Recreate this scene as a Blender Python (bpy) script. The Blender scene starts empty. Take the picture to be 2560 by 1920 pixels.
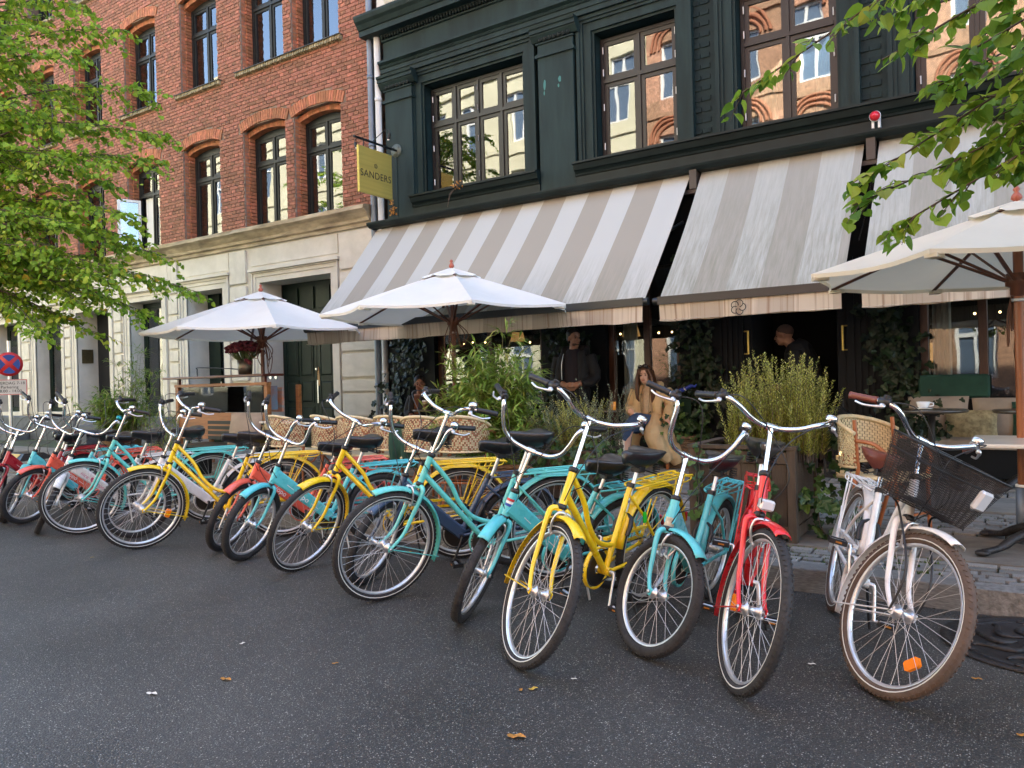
import bpy, math, random
from math import sin, cos, pi, radians, sqrt, atan2, hypot
from mathutils import Vector, Matrix
from mathutils import noise as mnoise
random.seed(7)
SC = bpy.context.scene
COL = SC.collection

# ---------------------------------------------------------------- camera
CAM_H = 1.31
def cam_matrix(yaw, pitch, roll):
    cy, sy = cos(yaw), sin(yaw)
    fwd = Vector((-sy*cos(pitch), cy*cos(pitch), sin(pitch)))
    right = Vector((cy, sy, 0)); up = right.cross(fwd)
    r2 = right*cos(roll) + up*sin(roll); u2 = -right*sin(roll) + up*cos(roll)
    return r2, u2, fwd
CR, CU, CF = cam_matrix(radians(33.494), radians(-0.217), radians(-1.4735))
cam_data = bpy.data.cameras.new('camera')
cam = bpy.data.objects.new('camera', cam_data)
COL.objects.link(cam)
cam.matrix_world = Matrix(((CR.x, CU.x, -CF.x, 0), (CR.y, CU.y, -CF.y, 0), (CR.z, CU.z, -CF.z, CAM_H), (0, 0, 0, 1)))
cam_data.sensor_width = 36
cam_data.lens = 36*1922/2560
cam_data.clip_start = 0.05
cam_data.clip_end = 1500
SC.camera = cam
SC.render.resolution_x, SC.render.resolution_y = 1024, 768

# ---------------------------------------------------------------- daylight
SUN_EL, SUN_AZ = radians(41), radians(22)     # azimuth measured from +Y (behind the facades) towards +X
world = bpy.data.worlds.new('World'); SC.world = world; world.use_nodes = True
wn = world.node_tree; wn.nodes.clear()
sky = wn.nodes.new('ShaderNodeTexSky'); sky.sky_type = 'NISHITA'; sky.sun_disc = False
sky.sun_elevation = SUN_EL; sky.sun_rotation = SUN_AZ
sky.air_density = 0.95; sky.dust_density = 0.9; sky.ozone_density = 0.1
bg = wn.nodes.new('ShaderNodeBackground'); bg.inputs[1].default_value = 0.15
wo = wn.nodes.new('ShaderNodeOutputWorld')
wn.links.new(sky.outputs[0], bg.inputs[0]); wn.links.new(bg.outputs[0], wo.inputs[0])
sun_data = bpy.data.lights.new('sun', 'SUN'); sun_data.energy = 3.9; sun_data.angle = radians(0.53); sun_data.color = (1, .965, .83)
sun = bpy.data.objects.new('sun', sun_data); COL.objects.link(sun)
sdir = Vector((sin(SUN_AZ)*cos(SUN_EL), cos(SUN_AZ)*cos(SUN_EL), sin(SUN_EL)))
sun.rotation_euler = sdir.to_track_quat('Z', 'Y').to_euler(); sun.location = (0, 0, 40)
SC.view_settings.view_transform = 'Standard'; SC.view_settings.look = 'None'
SC.view_settings.exposure = 2.82; SC.view_settings.gamma = 1.0
SC.view_settings.use_curve_mapping = False
SC.render.engine = 'CYCLES'
SC.cycles.use_denoising = True
SC.cycles.max_bounces = 8; SC.cycles.diffuse_bounces = 4; SC.cycles.glossy_bounces = 4
SC.cycles.transparent_max_bounces = 12; SC.cycles.transmission_bounces = 4
SC.cycles.caustics_reflective = False; SC.cycles.caustics_refractive = False
SC.cycles.sample_clamp_indirect = 6

# ---------------------------------------------------------------- layout helpers (pixel of the 2560x1920 photograph -> place)
def ray(x, y):
    return CR*((x-1280)/1922) - CU*((y-960)/1922) + CF
def at_y(x, y, Y):
    d = ray(x, y); t = Y/d.y
    return Vector((d.x*t, Y, CAM_H+d.z*t))
def at_z(x, y, zz=0.0):
    d = ray(x, y); t = (zz-CAM_H)/d.z
    return Vector((d.x*t, d.y*t, zz))
def at_d(x, y, depth):
    d = ray(x, y)
    return d*depth + Vector((0, 0, CAM_H))

# ---------------------------------------------------------------- materials
def new_mat(name):
    m = bpy.data.materials.new(name); m.use_nodes = True
    nt = m.node_tree; b = nt.nodes['Principled BSDF']
    return m, nt, b
def mat(name, color, rough=.5, metal=0.0, var=0.0, vscale=8.0, bump=0.0, bscale=60.0, coat=0.0, spec=.5, stretch=None, color2=None, rvar=0.0, emit=None, estr=0.0, detail=4.0, island=0.0, sub=0.0):
    m, nt, b = new_mat(name); L = nt.links
    b.inputs['Base Color'].default_value = (*color, 1); b.inputs['Roughness'].default_value = rough
    b.inputs['Metallic'].default_value = metal; b.inputs['Specular IOR Level'].default_value = spec
    if coat: b.inputs['Coat Weight'].default_value = coat; b.inputs['Coat Roughness'].default_value = .08
    if emit: b.inputs['Emission Color'].default_value = (*emit, 1); b.inputs['Emission Strength'].default_value = estr
    tc = nt.nodes.new('ShaderNodeTexCoord'); src = tc.outputs['Object']
    if stretch:
        mp = nt.nodes.new('ShaderNodeMapping'); mp.inputs['Scale'].default_value = stretch
        L.new(src, mp.inputs[0]); src = mp.outputs[0]
    cur = None
    if var or color2:
        n = nt.nodes.new('ShaderNodeTexNoise'); n.inputs['Scale'].default_value = vscale; n.inputs['Detail'].default_value = detail
        n.inputs['Roughness'].default_value = .62
        L.new(src, n.inputs['Vector'])
        r = nt.nodes.new('ShaderNodeValToRGB'); L.new(n.outputs['Fac'], r.inputs[0])
        r.color_ramp.elements[0].position = .32; r.color_ramp.elements[1].position = .68
        c1 = tuple(c*(1-var) for c in color); c2 = color2 or tuple(min(1, c*(1+var)) for c in color)
        r.color_ramp.elements[0].color = (*c1, 1); r.color_ramp.elements[1].color = (*c2, 1)
        cur = r.outputs[0]
        if rvar:
            mr = nt.nodes.new('ShaderNodeMapRange'); mr.inputs[3].default_value = max(0, rough-rvar); mr.inputs[4].default_value = min(1, rough+rvar)
            L.new(n.outputs['Fac'], mr.inputs[0]); L.new(mr.outputs[0], b.inputs['Roughness'])
    if island:
        g = nt.nodes.new('ShaderNodeNewGeometry'); oi = nt.nodes.new('ShaderNodeObjectInfo')
        ad = nt.nodes.new('ShaderNodeMath'); ad.operation = 'ADD'; L.new(g.outputs['Random Per Island'], ad.inputs[0]); L.new(oi.outputs['Random'], ad.inputs[1])
        fr = nt.nodes.new('ShaderNodeMath'); fr.operation = 'FRACT'; L.new(ad.outputs[0], fr.inputs[0])
        hs = nt.nodes.new('ShaderNodeHueSaturation')
        mv = nt.nodes.new('ShaderNodeMapRange'); mv.inputs[3].default_value = 1-island; mv.inputs[4].default_value = 1+island
        L.new(fr.outputs[0], mv.inputs[0]); L.new(mv.outputs[0], hs.inputs['Value'])
        mh = nt.nodes.new('ShaderNodeMapRange'); mh.inputs[3].default_value = .5+island*.03; mh.inputs[4].default_value = .5-island*.03
        L.new(fr.outputs[0], mh.inputs[0]); L.new(mh.outputs[0], hs.inputs['Hue'])
        if cur: L.new(cur, hs.inputs['Color'])
        else: hs.inputs['Color'].default_value = (*color, 1)
        cur = hs.outputs[0]
    if cur: L.new(cur, b.inputs['Base Color'])
    if bump:
        n2 = nt.nodes.new('ShaderNodeTexNoise'); n2.inputs['Scale'].default_value = bscale; n2.inputs['Detail'].default_value = 5
        L.new(src, n2.inputs['Vector'])
        bp = nt.nodes.new('ShaderNodeBump'); bp.inputs['Strength'].default_value = bump; bp.inputs['Distance'].default_value = .01
        L.new(n2.outputs['Fac'], bp.inputs['Height']); L.new(bp.outputs[0], b.inputs['Normal'])
    return m
def leaf_mat(name, stops, trans=.35, rough=.45):
    m, nt, b = new_mat(name); L = nt.links
    g = nt.nodes.new('ShaderNodeNewGeometry'); oi = nt.nodes.new('ShaderNodeObjectInfo')
    ad = nt.nodes.new('ShaderNodeMath'); ad.operation = 'ADD'; L.new(g.outputs['Random Per Island'], ad.inputs[0]); L.new(oi.outputs['Random'], ad.inputs[1])
    fr = nt.nodes.new('ShaderNodeMath'); fr.operation = 'FRACT'; L.new(ad.outputs[0], fr.inputs[0])
    r = nt.nodes.new('ShaderNodeValToRGB'); L.new(fr.outputs[0], r.inputs[0])
    els = r.color_ramp.elements
    els[0].position, els[0].color = stops[0][0], (*stops[0][1], 1)
    els[1].position, els[1].color = stops[-1][0], (*stops[-1][1], 1)
    for p, c in stops[1:-1]:
        e = els.new(p); e.color = (*c, 1)
    L.new(r.outputs[0], b.inputs['Base Color']); b.inputs['Roughness'].default_value = rough; b.inputs['Specular IOR Level'].default_value = .3
    tr = nt.nodes.new('ShaderNodeBsdfTranslucent'); L.new(r.outputs[0], tr.inputs['Color'])
    mx = nt.nodes.new('ShaderNodeMixShader'); mx.inputs[0].default_value = trans
    out = nt.nodes['Material Output']
    L.new(b.outputs[0], mx.inputs[1]); L.new(tr.outputs[0], mx.inputs[2]); L.new(mx.outputs[0], out.inputs[0])
    return m
def glass_mat(name, ior=1.75, tint=(.75, .8, .8), wav=0.0):
    m, nt, b = new_mat(name); L = nt.links; nt.nodes.remove(b)
    gl = nt.nodes.new('ShaderNodeBsdfGlossy'); gl.inputs['Roughness'].default_value = .015; gl.inputs['Color'].default_value = (.97, .97, .97, 1)
    tp = nt.nodes.new('ShaderNodeBsdfTransparent'); tp.inputs['Color'].default_value = (*tint, 1)
    fr = nt.nodes.new('ShaderNodeFresnel'); fr.inputs['IOR'].default_value = ior
    mx = nt.nodes.new('ShaderNodeMixShader'); L.new(fr.outputs[0], mx.inputs[0]); L.new(tp.outputs[0], mx.inputs[1]); L.new(gl.outputs[0], mx.inputs[2])
    L.new(mx.outputs[0], nt.nodes['Material Output'].inputs[0])
    if wav:
        tc = nt.nodes.new('ShaderNodeTexCoord'); n = nt.nodes.new('ShaderNodeTexNoise'); n.inputs['Scale'].default_value = 2.2; n.inputs['Detail'].default_value = 1
        L.new(tc.outputs['Object'], n.inputs['Vector'])
        bp = nt.nodes.new('ShaderNodeBump'); bp.inputs['Strength'].default_value = wav; bp.inputs['Distance'].default_value = .02
        L.new(n.outputs['Fac'], bp.inputs['Height']); L.new(bp.outputs[0], gl.inputs['Normal']); L.new(bp.outputs[0], fr.inputs['Normal'])
    return m

# ---------------------------------------------------------------- mesh builder
class MB:
    def __init__(s): s.v = []; s.f = []; s.m = []; s.s = []
    def add(s, vs, fs, mi=0, smooth=False, M=None):
        o = len(s.v)
        if M is not None: vs = [M @ Vector(p) for p in vs]
        s.v += [tuple(p) for p in vs]
        for f in fs: s.f.append(tuple(i+o for i in f)); s.m.append(mi); s.s.append(smooth)
        return s
    def box(s, x0, x1, y0, y1, z0, z1, mi=0, M=None):
        vs = [(x0,y0,z0),(x1,y0,z0),(x1,y1,z0),(x0,y1,z0),(x0,y0,z1),(x1,y0,z1),(x1,y1,z1),(x0,y1,z1)]
        return s.add(vs, [(0,3,2,1),(4,5,6,7),(0,1,5,4),(1,2,6,5),(2,3,7,6),(3,0,4,7)], mi, False, M)
    def cbox(s, x0, x1, y0, y1, z0, z1, c=.004, mi=0, M=None):
        # box with chamfered edges all round
        X = (x0, x0+c, x1-c, x1); Y = (y0, y0+c, y1-c, y1); Z = (z0, z0+c, z1-c, z1)
        vs = []; ix = {}
        for a in (1, 2):
            for b in (1, 2):
                for d in (1, 2):
                    for k in range(3):
                        i = [a, b, d]; i[k] = 0 if i[k] == 1 else 3
                        ix[(a, b, d, k)] = len(vs); vs.append((X[i[0]], Y[i[1]], Z[i[2]]))
        fs = []
        for k in range(3):
            o = [j for j in range(3) if j != k]
            for e in (1, 2):
                q = []
                for p, r in ((1, 1), (2, 1), (2, 2), (1, 2)):
                    t = [0, 0, 0]; t[k] = e; t[o[0]] = p; t[o[1]] = r; q.append(ix[(t[0], t[1], t[2], k)])
                flip = (e == 1) != (k == 1)
                fs.append(tuple(reversed(q)) if flip else tuple(q))
        for k in range(3):                      # edges along axis k
            o = [j for j in range(3) if j != k]
            for p in (1, 2):
                for r in (1, 2):
                    t1 = [0,0,0]; t2 = [0,0,0]; t1[o[0]] = t2[o[0]] = p; t1[o[1]] = t2[o[1]] = r; t1[k] = 1; t2[k] = 2
                    fs.append((ix[(*t1, o[0])], ix[(*t2, o[0])], ix[(*t2, o[1])], ix[(*t1, o[1])]))
        for a in (1, 2):
            for b in (1, 2):
                for d in (1, 2): fs.append((ix[(a,b,d,0)], ix[(a,b,d,1)], ix[(a,b,d,2)]))
        return s.add(vs, fs, mi, False, M)
    def quad(s, a, b, c, d, mi=0): return s.add([a, b, c, d], [(0, 1, 2, 3)], mi)
    def tube(s, pts, r, n=8, mi=0, cap=True, closed=False, sx=1.0, up=None, M=None, smooth=True):
        P = [Vector(p) for p in pts]; N = len(P)
        R = r if isinstance(r, (list, tuple)) else [r]*N
        vs = []; fs = []
        T = []
        for i in range(N):
            if closed: t = P[(i+1) % N]-P[i-1]
            else: t = P[min(i+1, N-1)]-P[max(i-1, 0)]
            T.append(t.normalized() if t.length > 1e-9 else Vector((0, 0, 1)))
        a = Vector(up) if up else (Vector((0, 0, 1)) if abs(T[0].z) < .9 else Vector((1, 0, 0)))
        nrm = (a - T[0]*a.dot(T[0])).normalized()
        for i in range(N):
            if i: 
                q = T[i-1].rotation_difference(T[i]); nrm = q @ nrm; nrm = (nrm - T[i]*nrm.dot(T[i])).normalized()
            bn = T[i].cross(nrm)
            for k in range(n):
                an = 2*pi*k/n
                vs.append(P[i] + nrm*(cos(an)*R[i]) + bn*(sin(an)*R[i]*sx))
        for i in range(N if closed else N-1):
            j = (i+1) % N
            for k in range(n):
                k2 = (k+1) % n
                fs.append((i*n+k, i*n+k2, j*n+k2, j*n+k))
        s.add(vs, fs, mi, smooth, M)
        if cap and not closed:
            o = len(vs)
            s.add(vs[:n], [tuple(reversed(range(n)))], mi, False, M); s.add(vs[-n:], [tuple(range(n))], mi, False, M)
        return s
    def lathe(s, prof, n=24, mi=0, M=None, smooth=True, a0=0, a1=2*pi):
        full = abs(a1-a0-2*pi) < 1e-6; K = n if full else n+1
        vs = [(r*cos(a0+(a1-a0)*k/n), r*sin(a0+(a1-a0)*k/n), z) for r, z in prof for k in range(K)]
        fs = []
        for i in range(len(prof)-1):
            for k in range(n):
                k2 = (k+1) % K
                fs.append((i*K+k, i*K+k2, (i+1)*K+k2, (i+1)*K+k))
        return s.add(vs, fs, mi, smooth, M)
    def cyl(s, p0, p1, r, n=10, mi=0): return s.tube([p0, p1], r, n, mi)
    def ball(s, c, r, n=10, mi=0, sc=(1, 1, 1), M=None):
        m = max(4, n//2+1)
        Mt = Matrix.Translation(Vector(c)) @ Matrix.Diagonal((*sc, 1))
        if M is not None: Mt = M @ Mt
        return s.lathe([(max(1e-4, r*sin(pi*i/m)), -r*cos(pi*i/m)) for i in range(m+1)], n, mi, Mt)
    def prism(s, poly, z0, z1, mi=0, M=None):
        n = len(poly)
        vs = [(x, y, z0) for x, y in poly]+[(x, y, z1) for x, y in poly]
        fs = [tuple(reversed(range(n))), tuple(range(n, 2*n))]+[(i, (i+1) % n, n+(i+1) % n, n+i) for i in range(n)]
        return s.add(vs, fs, mi, False, M)
    def grid(s, fn, nu, nv, mi=0, smooth=True, M=None):
        vs = [fn(i/nu, j/nv) for i in range(nu+1) for j in range(nv+1)]
        fs = [(i*(nv+1)+j, (i+1)*(nv+1)+j, (i+1)*(nv+1)+j+1, i*(nv+1)+j+1) for i in range(nu) for j in range(nv)]
        return s.add(vs, fs, mi, smooth, M)
    def mesh(s, name, mats):
        me = bpy.data.meshes.new(name); me.from_pydata(s.v, [], s.f)
        for m in (mats if isinstance(mats, (list, tuple)) else [mats]): me.materials.append(m)
        me.polygons.foreach_set('material_index', s.m); me.polygons.foreach_set('use_smooth', s.s)
        me.update(); return me
    def build(s, name, mats, parent=None, M=None):
        return link(name, s.mesh(name, mats), parent, M)
def link(name, data, parent=None, M=None):
    o = bpy.data.objects.new(name, data); COL.objects.link(o)
    if parent is not None: o.parent = parent
    if M is not None: o.matrix_local = M
    return o
def props(o, label=None, cat=None, group=None, kind=None):
    if label: o['label'] = label
    if cat: o['category'] = cat
    if group: o['group'] = group
    if kind: o['kind'] = kind
    return o
def thing(name, label, cat, loc=(0, 0, 0), rz=0.0, group=None, M=None):
    o = bpy.data.objects.new(name, None); COL.objects.link(o); o.empty_display_size = .1
    o.matrix_world = M if M is not None else Matrix.Translation(Vector(loc)) @ Matrix.Rotation(rz, 4, 'Z')
    return props(o, label, cat, group)
def finalize_mods(o):
    dg = bpy.context.evaluated_depsgraph_get(); ev = o.evaluated_get(dg)
    me = bpy.data.meshes.new_from_object(ev); old = o.data; o.modifiers.clear(); o.data = me
    return o
def text_mesh(name, body, size, m, extrude=.001, spacing=1.0):
    cu = bpy.data.curves.new(name, 'FONT'); cu.body = body; cu.size = size; cu.extrude = extrude
    cu.align_x = 'CENTER'; cu.align_y = 'CENTER'; cu.space_character = spacing; cu.resolution_u = 4
    t = bpy.data.objects.new(name, cu); COL.objects.link(t)
    dg = bpy.context.evaluated_depsgraph_get()
    me = bpy.data.meshes.new_from_object(t.evaluated_get(dg)); bpy.data.objects.remove(t)
    me.materials.clear(); me.materials.append(m)
    return me
def smoothpath(pts, k=6):
    P = [Vector(p) for p in pts]; out = []
    for i in range(len(P)-1):
        p0 = P[max(i-1, 0)]; p1 = P[i]; p2 = P[i+1]; p3 = P[min(i+2, len(P)-1)]
        for j in range(k):
            t = j/k
            out.append(.5*((2*p1)+(p2-p0)*t+(2*p0-5*p1+4*p2-p3)*t*t+(3*p1-p0-3*p2+p3)*t**3))
    out.append(P[-1]); return out
def T(x, y, z): return Matrix.Translation((x, y, z))
def RX(a): return Matrix.Rotation(a, 4, 'X')
def RY(a): return Matrix.Rotation(a, 4, 'Y')
def RZ(a): return Matrix.Rotation(a, 4, 'Z')
def arc(cx, cz, r, a0, a1, n=16):
    return [(cx+r*cos(a0+(a1-a0)*i/n), 0, cz+r*sin(a0+(a1-a0)*i/n)) for i in range(n+1)]
def wall_grid(mb, x0, x1, z0, z1, holes, yf, depth, mi=0):
    # front face with rectangular openings plus their reveals
    xs = sorted({x0, x1, *[h[0] for h in holes], *[h[1] for h in holes]}); zs = sorted({z0, z1, *[h[2] for h in holes], *[h[3] for h in holes]})
    xs = [x for x in xs if x0 <= x <= x1]; zs = [z for z in zs if z0 <= z <= z1]
    for i in range(len(xs)-1):
        for j in range(len(zs)-1):
            cx, cz = (xs[i]+xs[i+1])/2, (zs[j]+zs[j+1])/2
            if any(h[0] < cx < h[1] and h[2] < cz < h[3] for h in holes): continue
            mb.quad((xs[i], yf, zs[j]), (xs[i+1], yf, zs[j]), (xs[i+1], yf, zs[j+1]), (xs[i], yf, zs[j+1]), mi)
    for a, b, c, d in holes:
        mb.quad((a, yf, c), (a, yf, d), (a, yf+depth, d), (a, yf+depth, c), mi)
        mb.quad((b, yf, c), (b, yf+depth, c), (b, yf+depth, d), (b, yf, d), mi)
        mb.quad((a, yf, d), (b, yf, d), (b, yf+depth, d), (a, yf+depth, d), mi)
        mb.quad((a, yf, c), (a, yf+depth, c), (b, yf+depth, c), (b, yf, c), mi)
UNIT = None
def unit_cube():
    global UNIT
    if UNIT is None:
        b = MB(); b.cbox(-.5, .5, -.5, .5, -.5, .5, .03); UNIT = b
    return UNIT
def pieces(name, boxes, m, parent, keep=300, zrot=False, stuffname=None, jitter=0.0):
    """boxes: (cx,cy,cz,sx,sy,sz[,roll]) - nearest ones single objects sharing one mesh, the rest joined"""
    C0 = Vector((0, 0, CAM_H)); P0 = parent.matrix_world.inverted() if parent is not None else Matrix()
    def inview(b):
        d = Vector(b[:3])-C0; z = d.dot(CF)
        if z < .3: return False
        return abs(d.dot(CR)/z) < .68 and abs(d.dot(CU)/z) < .52
    vis = sorted([b for b in boxes if inview(b)], key=lambda b: (Vector(b[:3])-C0).length/ (max(b[3], b[5]) if len(b) < 8 else 1))
    first = vis[:keep]; ids = {id(b) for b in first}; rest = [b for b in boxes if id(b) not in ids]
    me = unit_cube().mesh(name, m)
    def mx(b):
        M = T(b[0]+random.uniform(-jitter, jitter), b[1]+random.uniform(-jitter, jitter), b[2])
        if len(b) > 6 and b[6]: M = M @ (RZ(b[6]) if zrot else RY(b[6]))
        return M @ Matrix.Diagonal((b[3], b[4], b[5], 1))
    for b in first: link(name, me, parent, P0 @ mx(b))
    if rest:
        big = MB(); u = unit_cube()
        for b in rest:
            M = P0 @ mx(b)
            big.box(-.5, .5, -.5, .5, -.5, .5, 0, M)
        o = big.build(stuffname or name+'_field', m, parent); o['kind'] = 'stuff'
# ================================================================ GROUND
def zp(y): return .13+.02*(y-4.95)          # the pavement rises gently towards the houses
def asphalt():
    m, nt, b = new_mat('asphalt'); L = nt.links
    tc = nt.nodes.new('ShaderNodeTexCoord')
    def vor(scale, thr_lo, thr_hi):
        v = nt.nodes.new('ShaderNodeTexVoronoi'); v.inputs['Scale'].default_value = scale; v.inputs['Randomness'].default_value = 1
        L.new(tc.outputs['Object'], v.inputs['Vector'])
        sp = nt.nodes.new('ShaderNodeSeparateColor'); L.new(v.outputs['Color'], sp.inputs[0])
        gt = nt.nodes.new('ShaderNodeMath'); gt.operation = 'GREATER_THAN'; gt.inputs[1].default_value = thr_lo; L.new(sp.outputs[0], gt.inputs[0])
        mr = nt.nodes.new('ShaderNodeMapRange'); mr.inputs[1].default_value = .22; mr.inputs[2].default_value = .42; mr.inputs[3].default_value = 1; mr.inputs[4].default_value = 0
        L.new(v.outputs['Distance'], mr.inputs[0])
        mu = nt.nodes.new('ShaderNodeMath'); mu.operation = 'MULTIPLY'; L.new(gt.outputs[0], mu.inputs[0]); L.new(mr.outputs[0], mu.inputs[1])
        m2 = nt.nodes.new('ShaderNodeMath'); m2.operation = 'MULTIPLY'; L.new(mu.outputs[0], m2.inputs[0]); L.new(sp.outputs[1], m2.inputs[1])
        return m2.outputs[0], v
    s1, v1 = vor(118, .80, 1); s2, v2 = vor(210, .78, 1)
    mx = nt.nodes.new('ShaderNodeMath'); mx.operation = 'MAXIMUM'; L.new(s1, mx.inputs[0]); L.new(s2, mx.inputs[1])
    n = nt.nodes.new('ShaderNodeTexNoise'); n.inputs['Scale'].default_value = .9; n.inputs['Detail'].default_value = 5; L.new(tc.outputs['Object'], n.inputs['Vector'])
    r = nt.nodes.new('ShaderNodeValToRGB'); L.new(n.outputs['Fac'], r.inputs[0])
    r.color_ramp.elements[0].position = .3; r.color_ramp.elements[0].color = (.027, .0265, .0235, 1)
    r.color_ramp.elements[1].position = .72; r.color_ramp.elements[1].color = (.050, .049, .044, 1)
    nb_ = nt.nodes.new('ShaderNodeTexNoise'); nb_.inputs['Scale'].default_value = .33; nb_.inputs['Detail'].default_value = 7; nb_.inputs['Roughness'].default_value = .65; nb_.inputs['Distortion'].default_value = .6
    L.new(tc.outputs['Object'], nb_.inputs['Vector'])
    rb_ = nt.nodes.new('ShaderNodeValToRGB'); L.new(nb_.outputs['Fac'], rb_.inputs[0]); rb_.color_ramp.elements[0].position = .36; rb_.color_ramp.elements[0].color = (.62, .62, .62, 1); rb_.color_ramp.elements[1].position = .62; rb_.color_ramp.elements[1].color = (1.22, 1.22, 1.2, 1)
    mb_ = nt.nodes.new('ShaderNodeMix'); mb_.data_type = 'RGBA'; mb_.blend_type = 'MULTIPLY'; mb_.inputs[0].default_value = 1; L.new(r.outputs[0], mb_.inputs[6]); L.new(rb_.outputs[0], mb_.inputs[7])
    n3 = nt.nodes.new('ShaderNodeTexNoise'); n3.inputs['Scale'].default_value = 130; n3.inputs['Detail'].default_value = 3; L.new(tc.outputs['Object'], n3.inputs['Vector'])
    mm = nt.nodes.new('ShaderNodeMix'); mm.data_type = 'RGBA'; mm.blend_type = 'MULTIPLY'; mm.inputs[0].default_value = .8
    r3 = nt.nodes.new('ShaderNodeValToRGB'); L.new(n3.outputs['Fac'], r3.inputs[0]); r3.color_ramp.elements[0].color = (.45, .45, .45, 1); r3.color_ramp.elements[1].color = (1.5, 1.5, 1.5, 1)
    r3.color_ramp.elements[0].position = .35; r3.color_ramp.elements[1].position = .65
    L.new(mb_.outputs[2], mm.inputs[6]); L.new(r3.outputs[0], mm.inputs[7])
    m3 = nt.nodes.new('ShaderNodeMix'); m3.data_type = 'RGBA'; L.new(mx.outputs[0], m3.inputs[0]); L.new(mm.outputs[2], m3.inputs[6]); m3.inputs[7].default_value = (.46, .445, .39, 1)
    L.new(m3.outputs[2], b.inputs['Base Color'])
    mr = nt.nodes.new('ShaderNodeMapRange'); mr.inputs[1].default_value = .3; mr.inputs[2].default_value = .7; mr.inputs[3].default_value = .46; mr.inputs[4].default_value = .66; L.new(n.outputs['Fac'], mr.inputs[0]); L.new(mr.outputs[0], b.inputs['Roughness'])
    bp = nt.nodes.new('ShaderNodeBump'); bp.inputs['Strength'].default_value = .55; bp.inputs['Distance'].default_value = .004
    ad = nt.nodes.new('ShaderNodeMath'); ad.operation = 'ADD'; L.new(n3.outputs['Fac'], ad.inputs[0]); L.new(v1.outputs['Distance'], ad.inputs[1])
    L.new(ad.outputs[0], bp.inputs['Height']); L.new(bp.outputs[0], b.inputs['Normal'])
    return m
M_ASPH = asphalt()
road = MB().quad((-300, -300, 0), (300, -300, 0), (300, 300, 0), (-300, 300, 0)).build('road', M_ASPH)
props(road, 'dark speckled asphalt street in front of the parked bicycles', 'road', kind='structure')
M_GRAN = mat('kerb_granite', (.23, .225, .205), .8, var=.4, vscale=28, bump=.7, bscale=70, island=.2)
M_SETT = mat('sett_stone', (.225, .22, .20), .75, var=.35, vscale=22, bump=.6, bscale=45, island=.28)
M_SLAB = mat('slab_stone', (.175, .16, .135), .78, var=.3, vscale=5, bump=.35, bscale=60, island=.15)
M_JOINT = mat('joint_soil', (.035, .03, .024), .95, color2=(.05, .075, .02), vscale=2.2, bump=.5, bscale=50)
M_MOSS = leaf_mat('moss', [(0, (.05, .09, .015)), (.5, (.08, .14, .025)), (1, (.11, .17, .04))], .2, .8)
pave = MB(); 
pave.quad((-60, 4.83, .104), (30, 4.83, .104), (30, 9.9, zp(9.9)-.028), (-60, 9.9, zp(9.9)-.028))
pave.quad((-60, 4.83, -.2), (30, 4.83, -.2), (30, 4.83, .104), (-60, 4.83, .104))
pavement = pave.build('pavement', M_JOINT); props(pavement, 'stone pavement between the kerb and the house fronts', 'pavement', kind='structure')
rs = random.Random(3)
bx = []; x = -26.0
while x < 4:
    w = rs.uniform(.85, 1.35)
    if x < -1.19 < x+w: w = -1.19-x if -1.19-x > .5 else w
    bx.append((x+w/2, 4.87, .05+rs.uniform(-.006, .006), w-.008, .17+rs.uniform(-.012, .012), .17)); x += w
pieces('kerbstone', bx, M_GRAN, pavement, 60)
# five rows of small setts behind the kerb, a band of big slabs, setts, slabs and setts again
bx = []
def setts(y0, y1, rows, x0, x1, lx):
    d = (y1-y0)/rows
    for r in range(rows):
        y = y0+(r+.5)*d; x = x0+rs.uniform(0, .1)
        while x < x1:
            w = lx*rs.uniform(.75, 1.25)
            bx.append((x+w/2, y+rs.uniform(-.004, .004), zp(y)-.05+rs.uniform(-.005, .005), w-.016, d-.014, .1, rs.uniform(-.03, .03)))
            x += w
setts(4.97, 5.39, 5, -16, 3.2, .15)
setts(6.24, 7.10, 9, -16, 3.2, .15)
setts(7.98, 9.26, 12, -14, 3.2, .16)
pieces('sett', bx, M_SETT, pavement, 300, zrot=True, stuffname='sett_field')
bx = []
for (y0, y1) in ((5.40, 6.23), (7.12, 7.96)):
    x = -24+rs.uniform(0, .5)
    while x < 3.4:
        w = rs.uniform(.9, 1.5); y = (y0+y1)/2
        bx.append((x+w/2, y, zp(y)-.042+rs.uniform(-.003, .003), w-.012, y1-y0-.012, .09)); x += w
pieces('paving_slab', bx, M_SLAB, pavement, 80)
mb = MB()
for i in range(2600):                       # moss tufts in the joints
    if i < 1900: y = rs.choice([5.05+.084*k for k in range(5)])+rs.uniform(-.012, .012)
    else: y = rs.uniform(6.2, 7.1)
    x = rs.uniform(-3.6, .6)
    if mnoise.noise((x*2.3, y*2.3, 0)) < .05: continue
    h = rs.uniform(.004, .016); a = rs.uniform(0, 6.3); z = zp(y)-.012; w = rs.uniform(.004, .011)
    mb.add([(x-cos(a)*w, y-sin(a)*w, z), (x+cos(a)*w, y+sin(a)*w, z), (x+rs.uniform(-.008, .008), y+rs.uniform(-.008, .008), z+h+.01)], [(0, 1, 2)])
o = mb.build('moss', M_MOSS); props(o, 'green moss growing in the joints of the stone setts', 'moss', kind='stuff')
gb = MB()
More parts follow.
